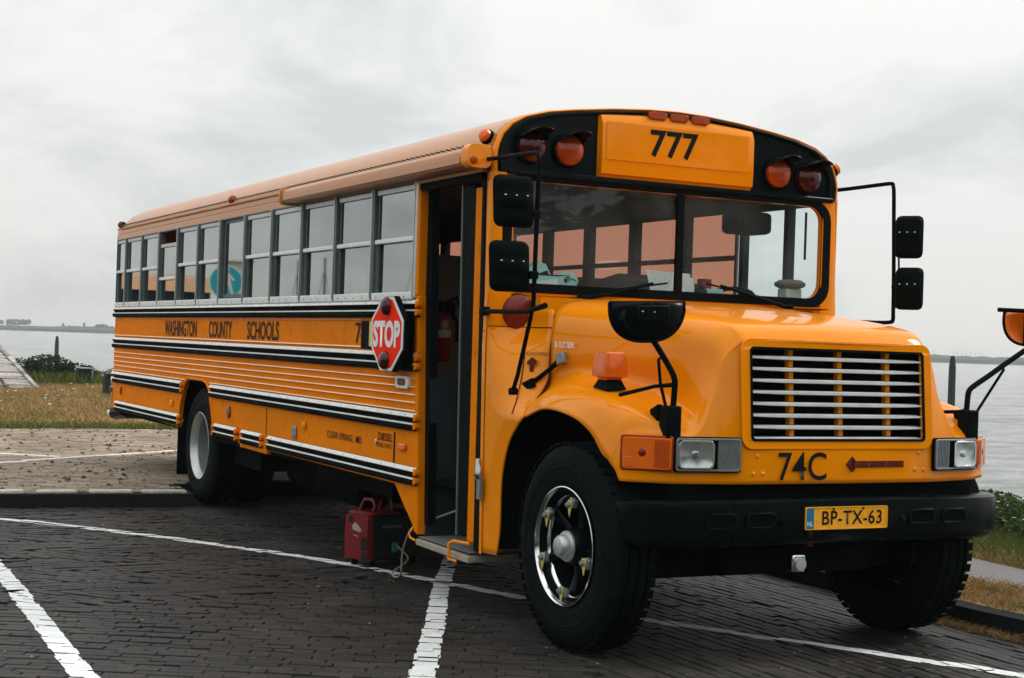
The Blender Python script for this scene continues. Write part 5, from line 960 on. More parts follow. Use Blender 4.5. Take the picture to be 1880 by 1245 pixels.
# ================================================================ GENERATOR beside the door, and its cable
gen = thing('portable_generator', 'red and black suitcase generator on the bricks beneath the bus door', 'generator', (-0.95, -1.0, 0))
fd_ = Vector((0.950, 0.312, 0)); bd_ = Vector((-0.312, 0.950, 0)); G0 = Vector((-0.845, -1.125, 0))     # G0: near bottom corner; red end face runs back along -fd_
def gp(a, b_, z): return tuple(G0 - fd_ * a + bd_ * b_ + Vector((0, 0, z)))
GW, GL = 0.245, 0.46
def gpr(poly, b0, b1, name, mat, **kw):   # poly in (a, z)
    o = MB().prism(poly, lambda a, z: gp(a, b0, z), bd_ * (b1 - b0)).build(name, mat, None, **kw); return setparent(o, gen)
prof_g = [(0.0, 0.045), (GW, 0.045), (GW + 0.006, 0.20), (GW, 0.33), (GW - 0.03, 0.365), (0.03, 0.362), (0.0, 0.335)]
gpr(prof_g, 0.02, GL, 'black_body', M['gendark'], bevel=0.015)
rows = []
for (b_, k) in ((0.018, 1.0), (-0.010, 0.995), (-0.020, 0.97)): rows.append([gp(GW / 2 + (a - GW / 2) * k, b_ - (0.03 if False else 0), 0.05 + (z - 0.045) * k) for a, z in prof_g + [prof_g[0]]])
setparent(MB().grid(rows).build('red_end_cover', M['genred'], None, smooth=40), gen)
gpr([(0.006, 0.05), (GW - 0.006, 0.05), (GW, 0.20), (GW - 0.006, 0.325), (GW - 0.034, 0.357), (0.034, 0.354), (0.006, 0.33)], -0.021, -0.016, 'red_end_face', M['genred'], bevel=0.003)
gpr([(0.01, 0.214), (GW - 0.008, 0.226), (GW - 0.008, 0.232), (0.01, 0.220)], -0.026, -0.020, 'cover_ridge', M['genred'], smooth=0)
gpr(rrect(GW - 0.085, 0.295, GW - 0.045, 0.335, 0.008, 3), -0.0235, -0.019, 'starter_port', M['gendark'], smooth=0)
gpr([(0.075, 0.235), (0.155, 0.245), (0.165, 0.27), (0.14, 0.295), (0.12, 0.29), (0.07, 0.255)], -0.0232, -0.020, 'warning_label', M['cream'], smooth=0)
gpr(rrect(0.012, 0.115, 0.070, 0.205, 0.02, 4), -0.0235, -0.019, 'exhaust_port', M['gendark'], smooth=0)
gpr(rrect(0.012, 0.055, 0.065, 0.108, 0.01, 3), -0.0235, -0.019, 'oil_port', M['gendark'], smooth=0)
gpr([(0.10, 0.208), (0.15, 0.214), (0.15, 0.208), (0.10, 0.202)], -0.0232, -0.020, 'name_strip', M['cream'], smooth=0)
gpr([(-0.002, 0.35), (GW, 0.352), (GW - 0.03, 0.372), (0.02, 0.370)], 0.0, 0.26, 'red_top', M['genred'], bevel=0.01)
q = MB().tube([gp(0.175, 0.05, 0.365), gp(0.160, 0.055, 0.410), gp(0.140, 0.06, 0.448), gp(0.06, 0.065, 0.446), gp(0.035, 0.065, 0.405), gp(0.045, 0.06, 0.372)], 0.011, 10)
setparent(q.build('carry_handle', M['genred'], None), gen)
q = MB().tube([gp(0.175, 0.22, 0.365), gp(0.160, 0.22, 0.410), gp(0.140, 0.22, 0.448), gp(0.06, 0.22, 0.446), gp(0.035, 0.22, 0.405), gp(0.045, 0.22, 0.372)], 0.011, 10); q.tube([gp(0.10, 0.06, 0.447), gp(0.10, 0.22, 0.447)], 0.012, 8)
setparent(q.build('carry_handle', M['genred'], None), gen)
for a in (0.03, GW - 0.03):
    for b_ in (0.05, GL - 0.05): setparent(MB().lathe(gp(a, b_, 0), (0, 0, 1), [(0, 0.024), (0.05, 0.020)], 12).build('rubber_foot', M['rubber'], None), gen)
o = text('lettering', 'HONDA', gp(-0.004, 0.10, 0.262), tuple(bd_), (0, 0, 1), 0.17, 0.016, M['greymetal'], None, 0.02, 0.002); setparent(o, gen)
setparent(MB().obox(gp(-0.004, 0.27, 0.16), bd_, (0, 0, 1), fd_, 0.085, 0.065, 0.008).build('control_panel', M['gendark'], None, bevel=0.006), gen)
setparent(MB().obox(gp(-0.012, 0.21, 0.13), bd_, (0, 0, 1), fd_, 0.028, 0.032, 0.006).build('socket', M['tealsign'], None, bevel=0.006), gen)
cbl = MB().tube(curve([gp(-0.02, 0.22, 0.14), gp(-0.10, 0.25, 0.06), (-0.55, -1.08, 0.02), (-0.40, -1.12, 0.012), (-0.28, -1.14, 0.06), (-0.22, -1.16, 0.20), (-0.10, -1.18, 0.32), (0.06, -1.20, 0.40), (0.20, -1.10, 0.47), (0.40, -1.02, 0.545), (0.62, -0.95, 0.59)], 70), 0.0065, 8)
tag(cbl.build('power_cable', M['cable'], None), 'grey cable running from the generator up into the bus doorway', 'cable')

q = MB()
for i in range(15):
    z = 0.45 + i * 0.143; t_ = (z - 0.36) / 2.12; q.lathe((0.993 - 0.088 * t_ + 0.012, -1.2235 + (0.016 * t_ if z > 1.7 else 0), z), (0, -1, 0), [(0, 0.007), (0.003, 0.006), (0.005, 0.003), (0.005, 0)], 8)
tag(q.build('rivets', M['paint'], bus), kind='stuff')
q = MB()
for i in range(30): q.lathe((0.975, -1.05 + i * 0.0735, 1.812), (1, 0, 0), [(0, 0.005), (0.003, 0.004), (0.004, 0)], 6)
tag(q.build('rivets', M['paint'], bus), kind='stuff')
for sg in (-1, 1): MB().box((1.10, sg * 1.185, 0.40), (1.13, sg * 0.60, 1.20)).build('wheel_housing', M['under'], bus, smooth=0)
# ================================================================ THE PLACE
def clip_poly(poly, a, b):     # keep the part of poly on the left of line a->b
    out = []
    for i in range(len(poly)):
        p, q = poly[i], poly[(i + 1) % len(poly)]
        sp = (b[0] - a[0]) * (p[1] - a[1]) - (b[1] - a[1]) * (p[0] - a[0]); sq = (b[0] - a[0]) * (q[1] - a[1]) - (b[1] - a[1]) * (q[0] - a[0])
        if sp >= 0: out.append(p)
        if sp * sq < 0:
            t = sp / (sp - sq); out.append((p[0] + (q[0] - p[0]) * t, p[1] + (q[1] - p[1]) * t))
    return out
def inside(p, poly):
    c = False; n = len(poly)
    for i in range(n):
        a, b = poly[i], poly[(i + 1) % n]
        if (a[1] > p[1]) != (b[1] > p[1]) and p[0] < (b[0] - a[0]) * (p[1] - a[1]) / (b[1] - a[1]) + a[0]: c = not c
    return c
# kerb line: runs in from the left, turns behind the rear wheel, then follows the far side of the bus
kl_left = [(-5.55, -8.0), (-4.98, -4.2), (-4.80, -2.90), (-4.68, -1.95), (-4.585, -1.275), (-4.95, -1.235), (-5.45, -1.20)]
kl_far = [(-5.52, -0.6), (-5.55, 0.4), (-5.30, 1.18), (-4.6, 1.42), (0.0, 1.46), (1.2, 1.42), (2.1, 1.375), (2.62, 1.41), (3.6, 1.50), (6, 1.75), (12, 2.5)]
kerbline = kl_left + kl_far
KH = 0.12; HAZE = 0.00035
road_poly = kerbline + [(12, -9), (-5.6, -9)]

# base sheets
def sheet(name, poly, z, mat, kind='structure'):
    tris = tessellate_polygon([[Vector((x, y, 0)) for x, y in poly]]); me = bpy.data.meshes.new(name)
    me.from_pydata([(x, y, z) for x, y in poly], [], [tuple(t) for t in tris]); me.update()
    o = link(name, me, mat); o['kind'] = kind
    if me.polygons and me.polygons[0].normal.z < 0: me.flip_normals()
    return o
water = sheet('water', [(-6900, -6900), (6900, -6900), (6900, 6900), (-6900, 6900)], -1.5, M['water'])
# real chop on the part of the water that is near enough to show it
rows = []
for i in range(300):
    r_ = 22 * (1.0165 ** i); row = []
    for j in range(300):
        a = R(112 + 82 * j / 299); x, y = 8.5 + r_ * math.cos(a), -5 + r_ * math.sin(a)
        u_, v_ = x * 0.89 - y * 0.46, x * 0.46 + y * 0.89
        f_ = min(1.0, 260 / r_); z = 0.075 * f_ * mnoise.noise(Vector((u_ * 0.85, v_ * 0.42, 0))) + 0.045 * f_ * mnoise.noise(Vector((u_ * 2.1, v_ * 1.1, 7))) + 0.05 * mnoise.noise(Vector((u_ * 0.2, v_ * 0.12, 3)))
        row.append((x, y, -1.40 + z))
    rows.append(row)
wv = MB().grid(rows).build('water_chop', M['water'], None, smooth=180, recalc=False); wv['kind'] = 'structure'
if wv.data.polygons[0].normal.z < 0: wv.data.flip_normals()
# the land: flat top with a bank that slopes to the water
edge = [(-400, -400), (-300, -400), (-62, -90), (-44, -30), (-37.0, -4), (-34.5, 1.0), (-33.0, 4.5), (-28, 8.0), (-18, 8.8), (-8, 8.0), (-3, 6.6), (0.5, 5.7), (4, 5.4), (12, 6.5), (40, 12), (400, 60)]
top = edge + [(400, -400)]
lnd = sheet('ground', top, -0.034, M['drysoil'])
q = MB()
for i in range(len(edge) - 1):
    (x0, y0), (x1, y1) = edge[i], edge[i + 1]; d = Vector((x1 - x0, y1 - y0, 0)).normalized(); n_ = Vector((-d.y, d.x, 0))
    q.add([(x0, y0, -0.034), (x1, y1, -0.034), (x1 + n_.x * 4, y1 + n_.y * 4, -1.8), (x0 + n_.x * 4, y0 + n_.y * 4, -1.8)], [(0, 1, 2, 3)])
tag(q.build('bank', M['verge'], None), kind='structure')
road = sheet('road', road_poly, -0.022, M['sand'])
sheet('parking_area', [(12, -9), (12, 2.4), (60, 6), (60, -60), (-60, -60), (-40, -9), (-5.6, -9)], -0.020, M['bricksheet'])
# raised land behind the kerb: pavement, dry grass, path, verge (each a solid slab of its own height)
def slab(name, poly, z, mat):
    return tag(MB().prism(poly, lambda x, y: (x, y, z), (0, 0, -(z + 0.033))).build(name, mat, None, smooth=0), kind='structure')
off = lambda pts, d: [tuple((Vector((p[0], p[1], 0)) + Vector((-(pts[min(i + 1, len(pts) - 1)][1] - pts[max(i - 1, 0)][1]), (pts[min(i + 1, len(pts) - 1)][0] - pts[max(i - 1, 0)][0]), 0)).normalized() * d)[:2]) for i, p in enumerate(pts)]
kin = off(kerbline, 0.10)
pave_poly = kin[:9] + [(-5.75, 1.9), (-13.2, 2.8), (-13.5, -1.5), (-13.9, -9), (-14.2, -14), (-6.2, -14)]
pave = slab('pavement', pave_poly, KH - 0.022, M['jointtan'])
ds_poly = kin[10:] + [(12, 3.2), (6, 2.75), (2.7, 2.32), (1.2, 2.18), (0.3, 2.25), (-5.3, 2.3)]
slab('grass_strip', ds_poly, KH - 0.002, M['drysoil'])
path_poly = [(12, 3.2), (6, 2.75), (2.7, 2.32), (1.2, 2.18), (0.3, 2.25), (-5.3, 2.3), (-5.3, 3.2), (0.0, 3.02), (1.3, 2.85), (2.7, 3.05), (6, 3.7), (12, 4.6)]
slab('path', path_poly, KH - 0.006, M['asphalt'])
slab('verge', [(12, 4.6), (6, 3.7), (2.7, 3.05), (1.3, 2.85), (0.0, 3.02), (-5.3, 3.2), (-13, 3.2), (-18, 8.7), (-8, 7.9), (-3, 6.5), (0.5, 5.6), (4, 5.3), (12, 6.3)], KH - 0.010, M['verge'])
# dry lawn between the pavement and the shore, a low swell rising to it
rows = []
for i in range(37):
    x = -13.2 - i * 0.62; row = []
    for j in range(33):
        y = -13 + j * 0.72; t = i / 36; lim = 7.6 if x > -28 else 7.6 - (-28 - x) * 1.1
        yy = min(y, lim)
        z = KH - 0.03 + 0.10 * math.sin(math.pi * min(1, t * 1.3)) * (0.6 + 0.4 * math.sin(yy * 0.4)) + 0.05 * mnoise.noise(Vector((x * 0.4, yy * 0.4, 0)))
        row.append((x - 0.15 * (yy + 2) * 0.1 - 0.3, yy, z if i else KH - 0.03))
    rows.append(row)
lawn = tag(MB().grid(rows).build('lawn', M['drysoil'], None, smooth=80), kind='structure')
# kerb: one shade-darkened face stone after another, with pale blocks set on top at the left
def along(pts, step):
    out = []; acc = 0.0
    for i in range(len(pts) - 1):
        a, b = Vector((*pts[i], 0)), Vector((*pts[i + 1], 0)); l = (b - a).length
        while acc <= l: out.append((a + (b - a) * (acc / l), (b - a).normalized())); acc += step
        acc -= l
    return out
kerb = MB(); 
for i in range(len(kerbline) - 1):
    (x0, y0), (x1, y1) = kerbline[i], kerbline[i + 1]; (a0, b0), (a1, b1) = kin[i], kin[i + 1]
    kerb.hexa([(x0, y0, -0.03), (x1, y1, -0.03), (a1, b1, -0.03), (a0, b0, -0.03), (x0, y0, KH - 0.012), (x1, y1, KH - 0.012), (a1, b1, KH), (a0, b0, KH)])
kb = tag(kerb.build('kerb', M['kerb'], None, smooth=0), kind='structure')
def unit_block(name, l, w_, h, ch=0.008, jit=0.0):
    x, y = l / 2, w_ / 2; a, b = x - ch, y - ch
    return ([(-x, -y, -h), (x, -y, -h), (x, y, -h), (-x, y, -h), (-x, -y, -ch * 0.7), (x, -y, -ch * 0.7), (x, y, -ch * 0.7), (-x, y, -ch * 0.7), (-a, -b, 0), (a, -b, 0), (a, b, 0), (-a, b, 0)],
            [(0, 1, 5, 4), (1, 2, 6, 5), (2, 3, 7, 6), (3, 0, 4, 7), (4, 5, 9, 8), (5, 6, 10, 9), (6, 7, 11, 10), (7, 4, 8, 11), (8, 9, 10, 11)])
def shared_mesh(name, vf, mat):
    me = bpy.data.meshes.new(name); me.from_pydata(vf[0], [], vf[1]); me.update(); me.materials.append(mat); return me
kme = shared_mesh('kerb_block', unit_block('k', 0.375, 0.080, 0.05, 0.016), M['kerbtop'])
for p, d in along(kl_left[1:5], 0.45):
    o = bpy.data.objects.new('kerb_block', kme); C.objects.link(o); o.parent = kb
    nrm = Vector((-d.y, d.x, 0)); o.location = (p.x + nrm.x * 0.085 + random.uniform(-.006, .006), p.y + nrm.y * 0.085, KH + 0.020 + random.uniform(-.006, .004))
    o.rotation_euler = (random.uniform(-.03, .03), random.uniform(-.02, .02), math.atan2(d.y, d.x) + random.uniform(-.03, .03)); o.scale = (random.uniform(0.9, 1.04), random.uniform(.85, 1.1), 1)

# ---- bricks of the road
CAMP = Vector((8.54, -4.95))
BL, BW, G = 0.200, 0.063, 0.0062
def lay(poly, org, ang, sx=BL, sy=BW, gap=G, bond=True, herring=False):
    out = []; ca, sa = math.cos(ang), math.sin(ang)
    us = [(p[0] - org[0]) * ca + (p[1] - org[1]) * sa for p in poly]; vs = [-(p[0] - org[0]) * sa + (p[1] - org[1]) * ca for p in poly]
    pu, pv = sx + gap * 0.35, sy + gap
    if not herring:
        for r_ in range(int(min(vs) / pv) - 1, int(max(vs) / pv) + 2):
            wob = 0.012 * math.sin(r_ * 1.7)
            offu = (0.5 if r_ % 2 else 0) * pu + random.uniform(-.045, .045)
            for c_ in range(int(min(us) / pu) - 1, int(max(us) / pu) + 2):
                u_, v_ = c_ * pu + offu, r_ * pv + 0.02 * math.sin(c_ * 0.23 + r_ * 0.05)
                x, y = org[0] + u_ * ca - v_ * sa, org[1] + u_ * sa + v_ * ca
                if inside((x, y), poly): out.append((x, y, ang))
    else:   # blocks of three bricks side by side, each block turned against its neighbours
        nb = 3; cell = nb * pv; L2 = pu
        for r_ in range(int(min(vs) / cell) - 2, int(max(vs) / cell) + 3):
            for c_ in range(int(min(us) / L2) - 2, int(max(us) / L2) + 3):
                t = R(24) if (r_ // 1) % 2 else R(-18)
                for k in range(nb):
                    u_ = c_ * L2 + (0.5 * L2 if r_ % 2 else 0); v_ = r_ * cell + k * pv
                    x, y = org[0] + u_ * ca - v_ * sa, org[1] + u_ * sa + v_ * ca
                    if inside((x, y), poly): out.append((x, y, ang + 0))
    return out
T1a, T1b = (-1.262, -0.332), (3.2, -2.57)
zoneA = [(-1.262, -0.332), (5.2, -3.58), (5.2, -9), (5.2, 1.60)]
near_edge = [(5.4, 1.72), (3.6, 1.5), (2.62, 1.41), (2.1, 1.375), (1.2, 1.42), (0, 1.46), (-4.6, 1.42)]
zA = [(5.4, -0.4)] + near_edge + [(-4.6, -0.9), (-3.35, -0.2), (-1.0, -0.2), (0.6, -0.62), (2.6, -1.35)]
zC = [(-4.62, -1.2), (-4.95, -4.3), (-3.2, -5.4), (-1.2, -4.6), (0.0, -3.35), (-0.2, -1.75), (-1.0, -0.2), (-3.35, -0.2), (-4.6, -0.9)]
zB = [(-1.2, -4.6), (0.0, -3.35), (-0.2, -1.75), (-1.0, -0.2), (0.6, -0.62), (2.6, -1.35), (5.4, -0.4), (6.4, -0.6), (6.4, -8.9), (-5.6, -8.9), (-5.2, -5.6), (-4.95, -4.3), (-3.2, -5.4)]
bricks = lay(zA, (0.0, 0.0), R(0)) + lay(zB, (0.3, -2.0), R(59))
# middle patch: bands of bricks leaning left and right in turn
ca, sa = math.cos(R(66)), math.sin(R(66))
for bnd in range(-9, 11):
    v0 = bnd * 0.42
    band = []
    for (u_, v_) in ((-6, v0), (6, v0), (6, v0 + 0.42), (-6, v0 + 0.42)): band.append((-2.4 + u_ * ca - v_ * sa, -2.4 + u_ * sa + v_ * ca))
    ang = R(66 + (26 if bnd % 2 else -26))
    if bnd >= 6: ang = R(66)
    for b_ in lay(band, (-2.4 + random.uniform(-.1, .1), -2.4), ang):
        if inside(b_[:2], zC): bricks.append(b_)
def seen_size(b_): return (Vector(b_[:2]) - CAMP).length
def in_view(b_):
    d = Vector((b_[0], b_[1], 0)) - Vector((8.54, -4.95, 1.526)); z = d.dot(fw)
    return z > 1 and abs(d.dot(rt) / z) < 0.338 and abs(d.dot(up) / z) < 0.2235
bricks.sort(key=lambda b_: (not in_view(b_) or inside(b_[:2], [(2.55, -1.2), (2.55, 1.3), (-5, 1.3), (-5, -1.2)]), seen_size(b_)))
vf = unit_block('b', BL, BW, 0.03, 0.0042); bme = shared_mesh('brick', vf, M['brick'])
placed = []
for i, (x, y, a) in enumerate(bricks):
    z = random.gauss(0, 0.0022) + 0.006 * mnoise.noise(Vector((x * 0.9, y * 0.9, 0))) - 0.003
    placed.append((x + random.uniform(-.002, .002), y + random.uniform(-.002, .002), z, a + random.gauss(0, 0.012), random.gauss(0, 0.008), random.gauss(0, 0.005), random.uniform(0.97, 1.01), random.uniform(0.93, 1.02)))
for (x, y, z, a, ex, ey, s1, s2) in placed[:300]:
    o = bpy.data.objects.new('brick', bme); C.objects.link(o); o.parent = road; o.location = (x, y, z); o.rotation_euler = (ex, ey, a); o.scale = (s1, s2, 1)
def joined_blocks(name, lst, vf, mat, parent):
    vs = []; fs = []; n = len(vf[0])
    for (x, y, z, a, ex, ey, s1, s2) in lst:
        c_, s_ = math.cos(a), math.sin(a); k = len(vs)
        for (px, py, pz) in vf[0]:
            px *= s1; py *= s2; vs.append((x + px * c_ - py * s_, y + px * s_ + py * c_, z + pz + py * ex - px * ey))
        fs += [tuple(i + k for i in f) for f in vf[1]]
    me = bpy.data.meshes.new(name); me.from_pydata(vs, [], fs); me.update(); o = link(name, me, mat, parent); o['kind'] = 'stuff'; return o
joined_blocks('paving_bricks', placed[300:], vf, M['brick'], road)

# ---- white road paint: laid on each brick top it crosses, so the joints stay open
def marking(name, quads, label=None):
    vs = []; fs = []
    for (x, y, z, a, ex, ey, s1, s2) in placed:
        c_, s_ = math.cos(a), math.sin(a); hx, hy = BL / 2 * s1 + 0.0035, BW / 2 * s2 + 0.0035
        for (q0, bb) in quads:
            if not (bb[0] - .15 < x < bb[2] + .15 and bb[1] - .15 < y < bb[3] + .15): continue
            poly = [(x + px * c_ - py * s_, y + px * s_ + py * c_) for px, py in ((-hx, -hy), (hx, -hy), (hx, hy), (-hx, hy))]
            jx, jy = random.gauss(0, .004), random.gauss(0, .004)
            qq = [(px + jx, py + jy) for px, py in q0]
            for i in range(len(qq)):
                poly = clip_poly(poly, qq[i], qq[(i + 1) % len(qq)])
                if len(poly) < 3: break
            if len(poly) >= 3:
                k = len(vs)
                for (px, py) in poly:
                    lx, ly = px - x, py - y; u_ = lx * c_ + ly * s_; v_ = -lx * s_ + ly * c_
                    vs.append((px, py, z + v_ * ex - u_ * ey + 0.0025))
                fs.append(tuple(range(k, k + len(poly))))
    me = bpy.data.meshes.new(name); me.from_pydata(vs, [], fs); me.update(); o = link(name, me, M['linepaint']); o['kind'] = 'structure'
    if label: o['label'] = label
    return o
def strip(pts, w0, w1=None):
    w1 = w1 or w0; qs = []; n = len(pts)
    L_ = []; 
    for i, p in enumerate(pts):
        a, b = pts[max(i - 1, 0)], pts[min(i + 1, n - 1)]; d = Vector((b[0] - a[0], b[1] - a[1], 0)).normalized(); nn = Vector((-d.y, d.x, 0)); wd = w0 + (w1 - w0) * i / (n - 1)
        L_.append(((p[0] - nn.x * wd / 2, p[1] - nn.y * wd / 2), (p[0] + nn.x * wd / 2, p[1] + nn.y * wd / 2)))
    for i in range(n - 1):
        q0 = [L_[i][0], L_[i + 1][0], L_[i + 1][1], L_[i][1]]; qs.append((q0, (min(p[0] for p in q0), min(p[1] for p in q0), max(p[0] for p in q0), max(p[1] for p in q0))))
    return qs
marking('road_marking', strip([(-4.75, -3.52), (-4.0, -2.99), (-3.35, -2.46), (-2.70, -2.03), (-1.85, -1.55), (-1.04, -1.16), (-0.38, -0.93), (0.41, -0.67), (1.26, -0.32), (2.2, 0.20), (3.1, 0.68), (4.0, 1.15)], 0.095, 0.10), 'long white line running under the bus beside the front wheel')
marking('road_marking', strip([(-1.262, -0.332), (0.0, -0.992), (1.1, -1.53), (2.255, -2.115), (3.6, -2.80)], 0.098, 0.125), 'short white bay line starting below the bus step')
marking('road_marking', strip([(-2.15, -3.37), (-1.41, -3.39), (0.3, -3.455), (1.79, -3.517), (3.2, -3.57)], 0.105, 0.118), 'white bay line at the far left edge of the paving')

# ---- pavement bricks beyond the kerb and the white setts in them
pl_ = lay(pave_poly, (-7, -1), R(71), 0.20, 0.10, 0.010)
pl_ = [b_ for b_ in pl_ if b_[0] > -13.2 and -7.5 < b_[1] < 3.0]
pp = [(x + random.uniform(-.003, .003), y, KH + random.gauss(0, 0.0022) + 0.006 * mnoise.noise(Vector((x * .7, y * .7, 3))), a + random.gauss(0, .015), random.gauss(0, .014), random.gauss(0, .008), 1, random.uniform(.93, 1.0)) for x, y, a in pl_]
joined_blocks('pavement_bricks', pp, unit_block('p', 0.20, 0.10, 0.02, 0.006), M['paving'], pave)
sme = shared_mesh('white_sett', unit_block('s', 0.56, 0.075, 0.02, 0.008), principled('white_painted_sett', (0.74, 0.73, 0.68), 0.7, var=0.15, vscale=6))
for pts in ([(-9.6, -3.4), (-8.9, -2.3), (-8.35, -1.62)], [(-7.55, -3.0), (-7.74, -2.43), (-8.35, -1.55), (-9.0, -0.55), (-9.3, -0.15), (-9.8, 0.7)]):
    for p, d in along(pts, 0.60):
        o = bpy.data.objects.new('white_sett', sme); C.objects.link(o); o.parent = pave; o.location = (p.x, p.y, KH + 0.012); o.rotation_euler = (0, 0, math.atan2(d.y, d.x))
# sand, moss and litter specks
def specks(name, n, fn, smin, smax, mat):
    vs = []; fs = []
    for i in range(n):
        x, y, z = fn(); s_ = random.uniform(smin, smax); k = len(vs); a = random.uniform(0, 6.28)
        vs += [(x + s_ * math.cos(a + t), y + s_ * math.sin(a + t), z + random.uniform(0, s_ * 0.3)) for t in (0, 2.1, 4.2)] + [(x, y, z + s_ * 0.7)]
        fs += [(k, k + 1, k + 3), (k + 1, k + 2, k + 3), (k + 2, k, k + 3)]
    me = bpy.data.meshes.new(name); me.from_pydata(vs, [], fs); me.update(); o = link(name, me, mat); o['kind'] = 'stuff'; return o
def onroad():
    while True:
        x, y = random.uniform(-5, 4.5), random.uniform(-5.5, 1.3)
        if inside((x, y), road_poly): return x, y, 0.0
specks('pavement_litter', 520, onroad, 0.003, 0.010, leafmat('litter', (0.05, 0.045, 0.035), (0.50, 0.42, 0.32)))
def onpave():
    while True:
        x, y = random.uniform(-13, -4.8), random.uniform(-6, 2)
        if inside((x, y), pave_poly): return x, y, KH
specks('moss_tufts', 700, onpave, 0.012, 0.04, leafmat('moss', (0.03, 0.035, 0.015), (0.16, 0.11, 0.05)))

# ---- grass
def blades(name, n, fn, hmin, hmax, wd, mat, lean=0.6):
    vs = []; fs = []
    for i in range(n):
        x, y, z = fn(); h = random.uniform(hmin, hmax); a = random.uniform(0, 6.28); k = len(vs); lx, ly = random.gauss(0, lean) * h, random.gauss(0, lean) * h
        vs += [(x - wd * math.cos(a), y - wd * math.sin(a), z), (x + wd * math.cos(a), y + wd * math.sin(a), z), (x + lx * 0.5, y + ly * 0.5, z + h * 0.6), (x + lx, y + ly, z + h)]
        fs += [(k, k + 1, k + 2), (k, k + 2, k + 3)]
    me = bpy.data.meshes.new(name); me.from_pydata(vs, [], fs); me.update(); o = link(name, me, mat); o['kind'] = 'stuff'; return o
def lawnpt():
    while True:
        x = random.uniform(-35, -13.6); y = random.uniform(-5, 6); t = (-13.2 - x) / 22.3
        if x > -33 or y < 1: return x, y, KH - 0.035 + 0.10 * math.sin(math.pi * min(1, t * 1.3)) * (0.6 + 0.4 * math.sin(y * 0.4))
blades('dry_grass', 60000, lawnpt, 0.03, 0.10, 0.010, M['drygrass'])
def lawnpt2():
    x, y, z = lawnpt()
    while mnoise.noise(Vector((x * 0.35, y * 0.35, 5))) < 0.08 and random.random() < 0.93: x, y, z = lawnpt()
    return x, y, z
blades('green_grass', 16000, lawnpt2, 0.03, 0.09, 0.010, M['greengrass'])
def edgept(): return random.uniform(-14.4, -13.3), random.uniform(-4, 3), KH - 0.03
blades('green_grass', 5000, edgept, 0.04, 0.12, 0.010, M['greengrass'])
def farshore():
    x = random.uniform(-34.5, -30.5); return x, random.uniform(-2, 7 if x > -31 else 4), KH - 0.03
blades('tall_grass', 5000, farshore, 0.12, 0.40, 0.014, M['greengrass'], 0.35)
dsin = ds_poly
def strippt():
    while True:
        x, y = random.uniform(-5, 5.5), random.uniform(1.45, 2.9)
        if inside((x, y), dsin): return x, y, KH - 0.005
blades('dry_grass', 26000, strippt, 0.015, 0.060, 0.0035, M['drygrass'], 0.9)
def strippt2():
    x, y, z = strippt()
    while mnoise.noise(Vector((x * 2.0, y * 2.0, 9))) < 0.15: x, y, z = strippt()
    return x, y, z
blades('green_grass', 3500, strippt2, 0.02, 0.06, 0.003, M['greengrass'], 0.9)
blades('kerb_weeds', 900, lambda: (lambda t: (1.55 + t * 0.95 + random.gauss(0, .03), 1.34 + 0.03 * t - abs(random.gauss(0, .035)), 0.0))(random.random()), 0.012, 0.05, 0.0025, M['drygrass'], 0.9)
verge_poly = [(12, 4.6), (6, 3.7), (2.7, 3.05), (1.3, 2.85), (0.0, 3.02), (-5.3, 3.2), (-3, 6.4), (0.5, 5.5), (4, 5.2), (12, 6.2)]
def vergept():
    while True:
        x, y = random.uniform(-5, 7), random.uniform(2.8, 6.2)
        if inside((x, y), verge_poly): return x, y, KH - 0.012
blades('green_grass', 26000, vergept, 0.03, 0.14, 0.004, M['greengrass'], 0.5)
def vergept2():
    x, y, z = vergept()
    while y - (3.0 if x < 1.3 else 2.9) > 0.35: x, y, z = vergept()
    return x, y, z
blades('dry_grass', 5000, vergept2, 0.02, 0.07, 0.0035, M['drygrass'], 0.8)

def foliage_mesh(blobs, n, leaf, flat=0.5):
    vs = []; fs = []; tot = sum(b_[3] * b_[4] * b_[5] for b_ in blobs)
    for (cx, cy, cz, rx, ry, rz) in blobs:
        for i in range(int(n * rx * ry * rz / tot) + 8):
            d = Vector((random.gauss(0, 1), random.gauss(0, 1), random.gauss(0, 1))).normalized(); rr_ = random.uniform(0.25, 1) ** 0.45
            p = Vector((cx + d.x * rx * rr_, cy + d.y * ry * rr_, cz + d.z * rz * rr_))
            if mnoise.noise(p * (1.6 / max(rx, 0.2))) < -0.22: continue
            a = Vector((random.gauss(0, 1), random.gauss(0, 1), random.gauss(0, flat))).normalized(); b_ = a.orthogonal().normalized(); s_ = leaf * random.uniform(0.6, 1.3); k = len(vs)
            vs += [tuple(p - a * s_), tuple(p + b_ * s_ * 0.45), tuple(p + a * s_), tuple(p - b_ * s_ * 0.45)]; fs.append((k, k + 1, k + 2, k + 3))
    me = bpy.data.meshes.new('foliage'); me.from_pydata(vs, [], fs); me.update(); return me
def stems(base, n, h, spread, r_=0.012):
    q = MB()
    for i in range(n):
        a = random.uniform(0, 6.28); d = random.uniform(0.2, 1) * spread
        q.tube([base, (base[0] + d * 0.4 * math.cos(a), base[1] + d * 0.4 * math.sin(a), base[2] + h * 0.5), (base[0] + d * math.cos(a), base[1] + d * math.sin(a), base[2] + h)], [r_, r_ * 0.7, r_ * 0.35], 5)
    return q
